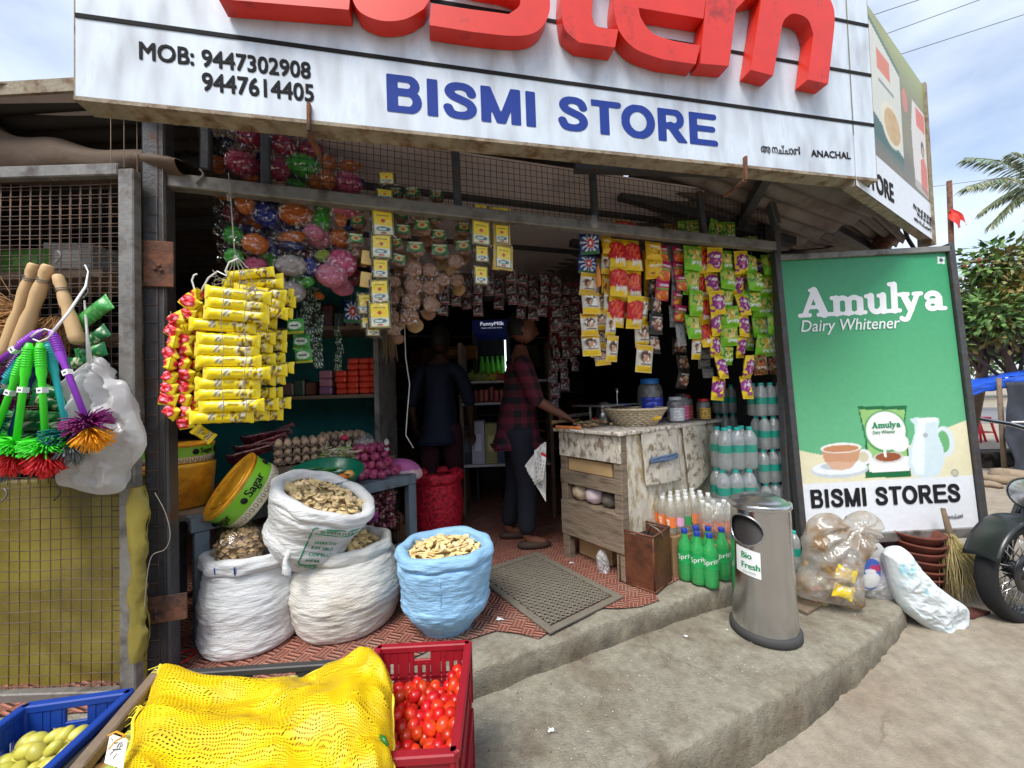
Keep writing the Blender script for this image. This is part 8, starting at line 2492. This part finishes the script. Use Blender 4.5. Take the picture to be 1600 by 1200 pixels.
# blue canopy stall
mat('tarp_blue', S(24, 84, 200), .45, var=.1, vs=6, bump=.3, bs=8); mat('dark_sheet', S(52, 56, 66), .7, var=.3, vs=7, bump=.6, bs=9)
st_ = thing('canopy_stall', 'roadside stall with sagging blue tarpaulin canopy and dark sheet side', 'stall', gat(1590, 742))
c0, c1, c2_, c3_ = at(1500, 606, 5.0), at(1640, 577, 5.2), at(1545, 588, 7.4), at(1680, 572, 7.4)
g = MB(); g.grid(lambda u, v: c0.lerp(c1, u).lerp(c2_.lerp(c3_, u), v) + UP * (.06 * math.sin(v * 3.1) - .03 * nse(u * 3, v * 3)), 24, 18); g.build('canopy', 'tarp_blue', st_, sol=.006)
g = MB(); g.grid(lambda u, v: c0.lerp(c1, u) - UP * (v * (.13 + .03 * nse(u * 6, 0))) + Vector((0, .02 * nse(u * 8, v * 3), 0)), 30, 6); g.build('valance', 'tarp_blue', st_, sol=.006)
q = gat(1580, 744)
g = MB(); g.grid(lambda u, v: Vector((q.x + 1.3 * u + .05 * nse(v * 4, u * 3), q.y + .06 * nse(u * 8, v * 3, 2), .16 + 1.2 * v)), 30, 24); g.build('side_sheet', 'dark_sheet', st_, sol=.01)
for x in (q.x + .02, q.x + 1.3): g = MB(); g.tube([(x, q.y + .08, .15), (x, q.y + .08, 1.42)], .025, 8); g.build('post', 'shelf_wood', st_)
g = MB(); g.tube([(q.x - .02, q.y - .06, .85), (q.x + .6, q.y - .08, .84), (q.x + 1.3, q.y - .06, .86)], .012, 6); g.build('rope', 'white_plastic', st_)

# ---- trees
mat('leaf', (1, 1, 1), .5, var=.2, vs=9, col=True, coat=.15); mat('bark', S(120, 100, 82), .9, var=.25, vs=14, bump=.5, bs=30)
def leaf(g, p, d, L, W, c, rn):
	d = d.normalized(); s = d.cross(Vector((rn.gauss(0, .5), rn.gauss(0, .5), 1))).normalized(); n = s.cross(d)
	a = p + d * L * .5 - n * (L * .05)
	g.cc = c; g.add([p, a + s * W, p + d * L - n * L * .18, a - s * W, p + d * L * .5 + n * L * .04], [(0, 1, 4), (1, 2, 4), (2, 3, 4), (3, 0, 4)], None, False)
def leafy(name, label, base, crown, rad, n, L, seed, cols, trunk_h, group=None, gaps=.0):
	r = thing(name, label, 'tree', base, group); rn = random.Random(seed); g = MB(); tips = []
	top = Vector(crown); base = Vector(base)
	g.tube([base, base.lerp(top, .45) + Vector((.06, 0, 0)), top - UP * rad.z * .3], [.09, .07, .04], 8)
	for k in range(16):
		v = Vector((rn.gauss(0, 1), rn.gauss(0, 1), rn.gauss(.2, .8))).normalized(); e = top + Vector((v.x * rad.x, v.y * rad.y, v.z * rad.z)) * rn.uniform(.55, .98)
		s = base.lerp(top, rn.uniform(.5, .9)); m = s.lerp(e, .5) + Vector((0, 0, .08))
		g.tube([s, m, e], [.03, .018, .006], 5); tips.append((m, e))
	g.build('trunk', 'bark', r)
	g = MB()
	clumps = []
	for m, e in tips:
		for k in range(4): clumps.append(m.lerp(e, rn.uniform(.3, 1.1)) + Vector((rn.gauss(0, .16) * rad.x, rn.gauss(0, .16) * rad.y, rn.gauss(0, .16) * rad.z)))
	for c in clumps:
		cc = rn.choice(cols)
		for k in range(n // len(clumps)):
			o = Vector((rn.gauss(0, 1), rn.gauss(0, 1), rn.gauss(0, .8))); p = c + o * .13 * rad.x
			w = rn.uniform(.6, 1.35); leaf(g, p, o + Vector((0, 0, rn.uniform(-.6, .5))), L * rn.uniform(.6, 1.2), L * .22, tuple(q * w for q in cc), rn)
	g.build('crown', 'leaf', r); return r
GC = [S(88, 124, 56), S(66, 98, 48), S(118, 144, 74), S(138, 120, 66)]
b_ = gat(1560, 705)
leafy('leafy_tree', 'broad leaved tree with pale green upper leaves beside the green board', (at(1500, 600, 6.4).x, 6.4, .15), at(1550, 455, 6.2), Vector((.8, .6, 1.0)), 3400, .15, 3, [S(96, 128, 62), S(72, 104, 52), S(150, 156, 96), S(126, 110, 66)], 1)
leafy('leafy_tree', 'dense low green bush tree above the blue canopy', (at(1640, 600, 6.0).x, 6.2, .15), at(1560, 510, 6.0), Vector((1.15, .6, .72)), 5200, .13, 5, GC, 1)
for k, (x, y, d, rr, lb) in enumerate(((1500, 540, 24, (3.2, 2.5, 1.7), 'dark green tree far behind the leafy tree'), (1610, 530, 26, (4, 2.5, 2.2), 'large far tree at the right edge beyond the road'), (1750, 540, 25, (4, 3, 2.5), 'far tree right of the picture beyond the road'))):
	leafy('far_tree', lb, (at(x, 600, d).x, d, .15), at(x, y, d), Vector(rr), 2600, .5, 20 + k, GC, 1)
# palm
r = thing('palm_tree', 'palm with drooping grey green fronds at the right edge of the sky', 'palm', (at(1650, 600, 13).x, 13, .15)); pc_ = at(1640, 300, 13)
g = MB(); g.tube([(pc_.x + .6, 13, .15), (pc_.x + .3, 13, 3), (pc_.x, 13, pc_.z)], [.2, .16, .13], 10); g.build('trunk', 'bark', r)
g = MB(); rn = random.Random(8)
fr_ = [(1508, 292, -20), (1512, 246, 0), (1535, 328, 10), (1548, 350, 0), (1580, 238, 20), (1640, 225, 40), (1700, 240, 0), (1740, 290, 0), (1600, 390, 0), (1690, 380, 0)]
for x, y, up in fr_:
	e = at(x, y, 13 + rn.uniform(-1.2, 1.2)); m = pc_.lerp(e, .5) + UP * .38
	pts = spline([pc_, m, e], 14); g.cc = S(130, 128, 84); g.tube(pts, [.03 * (1 - i / len(pts)) + .008 for i in range(len(pts))], 5)
	for i in range(3, len(pts)):
		for s in (-1, 1):
			for j in range(2):
				p = pts[i - 1].lerp(pts[i], j * .5); d = (pts[i] - pts[i - 1]).normalized(); sd = d.cross(UP).normalized()
				w = rn.uniform(.7, 1.2); L_ = .55 * (1 - .6 * abs(i / len(pts) - .45))
				leaf(g, p, sd * s * .6 + d * .75 - UP * rn.uniform(.35, .8), L_, .024, tuple(q * w for q in rn.choice((S(122, 140, 104), S(150, 150, 110), S(98, 118, 82)))), rn)
g.build('crown', 'leaf', r)
# temple flag pole with red streamers
r = thing('flag_pole', 'rust red pole with red streamers rising behind the side board', 'pole', (at(1486, 600, 6.6).x, 6.6, .15))
g = MB(); g.tube([at(1492, 640, 6.6), at(1488, 420, 6.6), at(1483, 283, 6.6)], .035, 8); g.build('pole', 'rust', r)
for k, (x0, y0, x1, y1, w) in enumerate(((1486, 330, 1500, 356, .10), (1487, 326, 1512, 352, .05), (1490, 400, 1489, 440, .06), (1506, 405, 1508, 440, .03), (1530, 400, 1534, 430, .03))):
	a, b = at(x0, y0, 6.5), at(x1, y1, 6.5); g = MB()
	g.grid(lambda u, v: a.lerp(b, v) + Vector((w * (u - .5), .03 * math.sin(v * 6 + u * 2), .05 * (u - .5))), 4, 12); g.build('streamer', 'sign_red', r)
# overhead wires
for k, (p0, p1, lb) in enumerate((((1360, 25), (1450, -5), 'highest overhead wire above the side board'), ((1360, 62), (1530, 0), 'middle overhead wire above the side board'), ((1385, 92), (1640, 10), 'lowest overhead wire in the right sky'), ((1455, 292), (1640, 268), 'thin wire passing in front of the palm'))):
	a, b = at(*p0, 9), at(*p1, 9); d = b - a; g = MB()
	g.tube([a - d * 1.5 + UP * .1, a, b, b + d * 2], .007 if k < 3 else .005, 5); one(g, 'overhead_wire', 'black_wire', lb, 'wire')
# ================================================================ inside the shop: shelves, fridge, people
# fridge
fc = at(770, 620, 3.75)
fM = T(fc.x, fc.y + .25, ZF)
fr = thing('drinks_fridge', 'tall glass door fridge with blue header and lit interior at the back of the shop', 'fridge', M=fM)
mat('fridge_dark', S(60, 64, 72), .4, var=.05); mat('fridge_blue', S(26, 40, 110), .4, emit=.03); mat('fridge_lamp', S(236, 250, 255), .5, var=0, emit=1.3); mat('drink_green', S(70, 150, 40), .4, var=.4, vs=22, emit=.03); mat('glow_white', S(220, 226, 240), .5, var=0, emit=.25)  # drink_green: faint glow put into the bottle colour
for x, w in ((-.17, .03), (.17, .03)): g = MB(); g.box((w, .5, 1.75), T(x, 0, .9)); g.build('side', 'fridge_dark', fr, world=False)
g = MB(); g.box((.31, .02, 1.75), T(0, .24, .9)); g.build('back', 'fridge_dark', fr, world=False)
g = MB(); g.box((.36, .5, .13), T(0, -.01, 1.72)); g.build('header', 'fridge_blue', fr, world=False)
g = MB(); put_text(g, 'FunnyMilk', fM @ Vector((-.1, -.262, 1.73)), fM @ Vector((.13, -.262, 1.73)), fM @ Vector((-.1, -.262, 1.765)), .02); put_text(g, 'fresh milk and more', fM @ Vector((-.09, -.262, 1.70)), fM @ Vector((.11, -.262, 1.70)), fM @ Vector((-.09, -.262, 1.712)), 0); g.build('header_lettering', 'glow_white', fr)
g = MB(); g.box((.015, .015, .38), T(.135, -.2, 1.40)); g.build('lamp', 'fridge_lamp', fr, world=False)
for z in (1.2, .85, .5): g = MB(); g.box((.3, .42, .015), T(0, 0, z)); g.build('shelf', 'grey_steel', fr, world=False)
for k in range(5):
	g = MB(); g.lathe([(.001, 0), (.026, 0), (.026, .14), (.012, .2), (.012, .23), (.001, .23)], 12, T(-.105 + .052 * k, -.12, 1.21)); g.build('bottle', 'drink_green', fr, world=False)
# back shelving with packets
bs = thing('back_shelves', 'shelf rack with boxed goods beside the fridge at the back', 'shelf', F(1.1, 2.3, ZF))
mat('shelf_white', S(176, 176, 180), .6, var=.05)
for y_, d in ((632, 3.25), (728, 3.25), (598, 3.3)):
	a, b = at(722, y_, d), at(860, y_, d); z = a.z
	g = MB(); g.box(((b - a).x, .34, .018), T((a.x + b.x) / 2, d + .16, z)); g.build('shelf_board', 'shelf_white', bs)
for x in (722, 860): a = at(x, 632, 3.3); g = MB(); g.box((.03, .34, 1.5), T(a.x, 3.42, ZF + .75)); g.build('upright', 'shelf_wood', bs)
rn = random.Random(17)
zz = at(722, 728, 3.25).z + .010
for k, (x, w, h, c, lb) in enumerate(((730, .09, .33, S(50, 54, 70), 'dark blue box at the left of the low back shelf'), (748, .11, .36, S(170, 172, 190), 'pale lilac box on the low back shelf'), (768, .10, .34, S(150, 146, 96), 'olive box right of the pale lilac box'), (784, .07, .32, S(60, 84, 104), 'slate blue box at the right of the low back shelf'))):
	carton('carton', lb, at(x, 700, 3.3).x, 3.38, zz, w, .2, h, c)
zz = at(722, 632, 3.25).z + .010
for k in range(9):
	g = MB(); g.cc = rn.choice((S(150, 90, 50), S(170, 130, 60), S(130, 50, 40), S(150, 60, 70))); x = at(728 + k * 8, 620, 3.3).x
	h = rn.uniform(.1, .16); g.box((.042, .1, h), T(x, 3.34 + .03 * (k % 2), zz + h / 2), .01); one(g, 'jar_pack', 'foil', 'small brown jar in the row on the dim back shelf', 'jar', 'jars on the back shelf')
for k in range(6):
	roll_packet(at(728 + k * 10, 592, 3.32), at(742 + k * 10, 584 + 4 * (k % 2), 3.36), .035, rn.choice((S(170, 150, 40), S(150, 40, 40), S(120, 140, 50))), S(90, 70, 40), 'dim snack bag lying on top of the back shelf', 'snack bags on the back shelf', 300 + k)
# left back stack and red banner at the right
carton('carton', 'yellow and red carton row beside the navy shirted man', at(715, 545, 3.6).x, 3.7, 1.75, .34, .2, .12, S(120, 80, 20))
rk = thing('dark_rack', 'dark shelving full of goods on the back wall', 'shelf', F(1.6, 2.85, ZF))
for z in (.7, 1.05, 1.4, 1.75, 2.1):
	g = MB(); g.bar(F(-1.2, 2.80, z), F(3.2, 2.80, z), .02, .24, 0, FN); g.build('shelf_board', 'shelf_wood', rk)
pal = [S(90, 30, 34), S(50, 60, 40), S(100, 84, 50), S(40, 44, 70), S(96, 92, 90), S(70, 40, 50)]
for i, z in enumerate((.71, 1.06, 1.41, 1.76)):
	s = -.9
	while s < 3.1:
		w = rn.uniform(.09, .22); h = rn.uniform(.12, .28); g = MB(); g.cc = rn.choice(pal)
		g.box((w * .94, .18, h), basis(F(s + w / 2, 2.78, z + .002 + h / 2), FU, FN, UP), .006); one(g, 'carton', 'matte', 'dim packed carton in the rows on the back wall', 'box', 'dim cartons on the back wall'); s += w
g = MB(); a = at(880, 470, 3.2)
g.box((.32, .01, .55), T(a.x + .03, 3.2, a.z - .12), .002); g.c = [S(120, 16, 26)] * len(g.v)
one(g, 'red_banner', 'matte', 'dull red banner hanging deep in the shop right of the checked shirt', 'banner')

# ---------------------------------------------------------------- people
mat('skin', S(108, 68, 50), .55, var=.08, vs=20); mat('skin_dark', S(62, 40, 30), .55, var=.08, vs=20)
mat('hair', S(22, 18, 18), .6, var=.2, vs=60, bump=.4, bs=90); mat('jeans', S(20, 24, 36), .85, var=.15, vs=20); mat('maroon_cloth', S(50, 18, 28), .85, var=.12); mat('navy_cloth', S(14, 24, 46), .8, var=.1, vs=8, bump=.3, bs=12); mat('eye_dark', S(20, 16, 16), .2); mat('sandal', S(60, 44, 36), .7)
m = mat('plaid', S(120, 28, 56), .85, var=.1, vs=12)
N, K = m.node_tree.nodes, m.node_tree.links
tcn = N.new('ShaderNodeTexCoord'); sep = N.new('ShaderNodeSeparateXYZ'); K.new(tcn.outputs['Object'], sep.inputs[0])
def band(sock, f, duty):
	a = N.new('ShaderNodeMath'); a.operation = 'MULTIPLY'; K.new(sock, a.inputs[0]); a.inputs[1].default_value = f
	b = N.new('ShaderNodeMath'); b.operation = 'FRACT'; K.new(a.outputs[0], b.inputs[0])
	c = N.new('ShaderNodeMath'); c.operation = 'LESS_THAN'; K.new(b.outputs[0], c.inputs[0]); c.inputs[1].default_value = duty; return c.outputs[0]
ad = N.new('ShaderNodeMath'); ad.operation = 'ADD'; K.new(sep.outputs[0], ad.inputs[0]); K.new(sep.outputs[1], ad.inputs[1])
b1, b2 = band(ad.outputs[0], 11, .5), band(sep.outputs[2], 11, .5)
sm = N.new('ShaderNodeMath'); sm.operation = 'ADD'; K.new(b1, sm.inputs[0]); K.new(b2, sm.inputs[1])
hf = N.new('ShaderNodeMath'); hf.operation = 'MULTIPLY'; K.new(sm.outputs[0], hf.inputs[0]); hf.inputs[1].default_value = .5
mxn = N.new('ShaderNodeMixRGB'); K.new(hf.outputs[0], mxn.inputs[0]); mxn.inputs[1].default_value = (*S(88, 20, 40), 1); mxn.inputs[2].default_value = (*S(16, 14, 20), 1)
K.new(mxn.outputs[0], N['Principled BSDF'].inputs['Base Color'])
def skin_geo(nodes, edges, root, sub=2):
	names = list(nodes); me = bpy.data.meshes.new('skin_tmp')
	me.from_pydata([nodes[n][0] for n in names], [(names.index(a), names.index(b)) for a, b in edges], [])
	o = bpy.data.objects.new('skin_tmp', me); COL.objects.link(o)
	md = o.modifiers.new('s', 'SKIN'); md.use_smooth_shade = True
	for i, n in enumerate(names):
		sv = me.skin_vertices[0].data[i]; r = nodes[n][1]; sv.radius = r if isinstance(r, tuple) else (r, r); sv.use_root = (n == root)
	s = o.modifiers.new('d', 'SUBSURF'); s.levels = sub; s.render_levels = sub
	dg = bpy.context.evaluated_depsgraph_get(); dg.update(); ev = o.evaluated_get(dg); em = ev.to_mesh()
	vs = [v.co.copy() for v in em.vertices]; fs = [tuple(p.vertices) for p in em.polygons]
	ev.to_mesh_clear(); bpy.data.objects.remove(o); return vs, fs
def hand_nodes(nodes, edges, wrist, palm_dir, side, curl, pre):
	d = Vector(palm_dir).normalized(); s = Vector(side).normalized(); n = d.cross(s); w = Vector(nodes[wrist][0])
	nodes[pre + 'p'] = (w + d * .045, (.026, .016)); edges.append((wrist, pre + 'p'))
	for k, (o, L) in enumerate(((-.027, .062), (-.009, .072), (.009, .068), (.026, .052))):
		a = w + d * .085 + s * o; b = a + (d * math.cos(curl) + n * math.sin(curl)) * L * .55; c = b + (d * math.cos(curl * 2) + n * math.sin(curl * 2)) * L * .5
		for q, p in enumerate((a, b, c)): nodes[f'{pre}f{k}{q}'] = (p, .0092 - .0012 * q)
		edges += [(pre + 'p', f'{pre}f{k}0'), (f'{pre}f{k}0', f'{pre}f{k}1'), (f'{pre}f{k}1', f'{pre}f{k}2')]
	a = w + d * .03 - s * .036; b = a + d * .035 - s * .018 + n * .01
	nodes[pre + 't0'] = (a, .011); nodes[pre + 't1'] = (b, .0095); nodes[pre + 't2'] = (b + d * .025, .008); edges += [(pre + 'p', pre + 't0'), (pre + 't0', pre + 't1'), (pre + 't1', pre + 't2')]
def headshape(p):        # unit ball, face toward +x
	x, y, z = p; q = 1.0
	if z < -.2: q *= 1 - .22 * min(1, (-.2 - z)) * (1 if x < .3 else .35)
	q += .05 * max(0, x) * math.exp(-((z + .62) / .22) ** 2)
	if x > .3:
		q += .26 * math.exp(-(y / .13) ** 2 - ((z + .18) / .14) ** 2) + .12 * math.exp(-(y / .1) ** 2 - ((z - .05) / .2) ** 2)
		q -= .07 * math.exp(-((abs(y) - .38) / .16) ** 2 - ((z - .12) / .12) ** 2)
		q += .05 * math.exp(-(y / .25) ** 2 - ((z + .47) / .07) ** 2) - .03 * math.exp(-(y / .3) ** 2 - ((z + .53) / .03) ** 2)
		q += .03 * math.exp(-((z - .26) / .07) ** 2 - (y / .5) ** 2)
	return q
def person(label, M, pose, skin, shirt, pants, hs=1.0):
	r = thing('person', label, 'person', M=M)
	n, e = pose['n'], pose['e']
	vs, fs = skin_geo(n, e, 'pelvis')
	g = MB(); g.add(vs, fs)
	hc, hM = pose['head']; HM = T(hc) @ hM
	g.ball(.095, .074, .118, HM, 40, 30, headshape)
	for s in (-1, 1): g.ball(.022, .01, .03, HM @ T(-.008, s * .074, -.005) @ RX(s * .15), 10, 8)
	g.build('body', skin, r, world=False)
	for s in (-1, 1): g = MB(); g.ball(.011, .011, .011, HM @ T(.083, s * .029, .014), 10, 8); g.build('eye', 'eye_dark', r, world=False)
	g = MB(); g.ball(.104, .083, .124, HM @ T(-.012, 0, .012), 36, 26, lambda p: (1.0 + .03 * mnoise.noise(p * 6)) * (1 if (p.z > .40 or (p.x < .12 and p.z > -.62)) and not (p.x > .55 and p.z < .62) else .80)); g.build('hair', 'hair', r, world=False)
	vs, fs = skin_geo(pose['sn'], pose['se'], 'pelvis'); g = MB(); g.add(vs, fs); g.build('shirt', shirt, r, world=False)
	vs, fs = skin_geo(pose['pn'], pose['pe'], 'pelvis'); g = MB(); g.add(vs, fs); g.build('trousers', pants, r, world=False)
	for s, a in pose['feet']:
		g = MB(); g.ball(.12, .046, .035, T(s) @ RZ(a) @ T(.05, 0, .03), 16, 10); g.build('sandal', 'sandal', r, world=False)
	return r
V = Vector
def make_pose(rh, lh, re, le, lean=0, hturn=0):
	n = dict(pelvis=(V((0, 0, .84)), (.09, .08)), spine=(V((lean * .4, 0, 1.0)), (.12, .09)), chest=(V((lean, 0, 1.16)), (.14, .10)), neck0=(V((lean + .0, 0, 1.31)), .06), neck1=(V((lean + .015, 0, 1.38)), .052), neck2=(V((lean + .02, 0, 1.43)), .05))
	e = [('pelvis', 'spine'), ('spine', 'chest'), ('chest', 'neck0'), ('neck0', 'neck1'), ('neck1', 'neck2')]
	feet = []
	for s, nm, h, el, st in ((-1, 'r', rh, re, .05), (1, 'l', lh, le, -.05)):
		n[nm + 'sh'] = (V((lean, s * .165, 1.27)), .055); n[nm + 'el'] = (V(el), .041); n[nm + 'wr'] = (V(h), (.029, .024))
		e += [('neck0', nm + 'sh'), (nm + 'sh', nm + 'el'), (nm + 'el', nm + 'wr')]
		d = V(h) - V(el); hand_nodes(n, e, nm + 'wr', d, (0, s * 1.0, 0) if abs(d.normalized().y) < .8 else (1, 0, 0), .35, nm)
		n[nm + 'hip'] = (V((0, s * .09, .78)), .07); n[nm + 'kn'] = (V((st * .5 + .02, s * .10, .43)), .055); n[nm + 'an'] = (V((st - .02, s * .10, .07)), .037); n[nm + 'to'] = (V((st + .12, s * .11, .035)), .03)
		e += [('pelvis', nm + 'hip'), (nm + 'hip', nm + 'kn'), (nm + 'kn', nm + 'an'), (nm + 'an', nm + 'to')]; feet.append((V((st - .02, s * .105, 0)), 0))
	sn = {k: (n[k][0], tuple(q * 1.13 + .006 for q in n[k][1]) if isinstance(n[k][1], tuple) else n[k][1] * 1.12 + .008) for k in ('pelvis', 'spine', 'chest', 'neck0')}
	sn['hem'] = (V((0, 0, .70)), (.185, .15)); sn['pelvis'] = (n['pelvis'][0], (.175, .14)); sn['spine'] = (n['spine'][0], (.155, .125)); se = [('pelvis', 'spine'), ('spine', 'chest'), ('chest', 'neck0'), ('pelvis', 'hem')]
	for nm in 'rl':
		sn[nm + 'sh'] = (n[nm + 'sh'][0], .07); sn[nm + 'el'] = (n[nm + 'el'][0], .058); se += [('neck0', nm + 'sh'), (nm + 'sh', nm + 'el')]
		sn[nm + 'cf'] = (n[nm + 'el'][0].lerp(n[nm + 'wr'][0], .22), .05); se.append((nm + 'el', nm + 'cf'))
	pn = dict(pelvis=(V((0, 0, .86)), (.135, .105))); pe = []
	for nm in 'rl':
		pn[nm + 'hip'] = (n[nm + 'hip'][0], .1); pn[nm + 'kn'] = (n[nm + 'kn'][0], .074); pn[nm + 'an'] = (n[nm + 'an'][0] + V((0, 0, .02)), .064); pe += [('pelvis', nm + 'hip'), (nm + 'hip', nm + 'kn'), (nm + 'kn', nm + 'an')]
	return dict(n=n, e=e, sn=sn, se=se, pn=pn, pe=pe, feet=feet, head=(V((lean + .035, 0, 1.535)), RZ(hturn) @ RY(.08)))
# man in the checked shirt: right of the doorway, right hand on the counter
mp = at(806, 620, 2.72); yaw = math.radians(8); PM_ = T(mp.x, mp.y, ZF) @ RZ(yaw) @ SCL(1, 1, .985)
hp = PM_.inverted() @ CP(.10, .44, CZ + .035)
el = V((.10, -.235, 1.02))
person('man in a dark red checked shirt and jeans resting a hand on the counter', PM_, make_pose(hp - (hp - el).normalized() * .10, V((.14, .26, .86)), el, V((.02, .27, 1.02)), .03), 'skin', 'plaid', 'jeans')
mp = at(688, 620, 3.15); PM_ = T(mp.x, mp.y, ZF) @ RZ(math.radians(82)) @ SCL(1, 1, .985)
person('man seen from behind in a navy shirt and maroon trousers in the dark doorway', PM_, make_pose(V((.06, -.24, .80)), V((.06, .24, .80)), V((-.02, -.25, 1.03)), V((-.02, .25, 1.03)), .0), 'skin_dark', 'navy_cloth', 'maroon_cloth')
# white cable in the doorway
g = MB(); g.tube([at(x, y, 2.5) for x, y in ((632, 508), (634, 560), (640, 600), (636, 650), (634, 680), (646, 700))], .0035, 6); one(g, 'white_cable', 'white_plastic', 'thin white cable dangling in the dark doorway', 'cable')
g = MB(); g.lathe([(.001, -.03), (.02, -.024), (.026, 0), (.018, .03), (.012, .045), (.001, .05)], 14, T(onf(928, 350, -.02))); one(g, 'glass_bulb', 'pet_clear', 'small glass bulb hanging at the transom above the snack strips', 'bulb')
g = MB(); rn = random.Random(21)
for k in range(26):
	x = rn.uniform(598, 616); a = at(x, 502, 2.6); g.cc = tuple(q * rn.uniform(.6, 1.2) for q in S(120, 100, 80)); g.tube([a, a - UP * rn.uniform(.2, .3) + Vector((rn.gauss(0, .01), 0, 0))], .004, 4)
one(g, 'straw_whisk', 'broom_straw', 'brown straw whisk hanging beside the teal shelf post', 'whisk')

# ================================================================ unseen shop rows added behind the camera to hold back low sky light
mat('street_wall', S(190, 182, 168), .9, var=.15, vs=1.5); mat('shutter', S(70, 84, 96), .6, .3, var=.15, vs=3)
for k, (x0, x1, y0, h) in enumerate(((-16, -5.2, -8.5, 4.2), (-5, 4.6, -8.2, 4.6), (4.9, 16, -8.6, 4.0))):
	r = thing('added_shop_row', ('unseen left row of closed shops added across the street to block low sky', 'unseen middle tall shop row added across the street to block low sky', 'unseen right row of closed shops added across the street to block low sky')[k], 'building', ((x0 + x1) / 2, y0 - 2, 0))
	g = MB(); g.box((x1 - x0, 5, h), T((x0 + x1) / 2, y0 - 2.5, h / 2)); g.build('wall', 'street_wall', r)
	g = MB(); g.box((x1 - x0 + .1, 1.3, .1), T((x0 + x1) / 2, y0 + .66, 3.0) @ RX(.12)); g.build('awning', 'roof_metal', r)
	n = int((x1 - x0) / 3)
	for i in range(n):
		g = MB(); g.box((2.3, .06, 2.3), T(x0 + 1.7 + i * 3.1, y0 + .032, 1.25)); g.build('shutter', 'shutter', r)
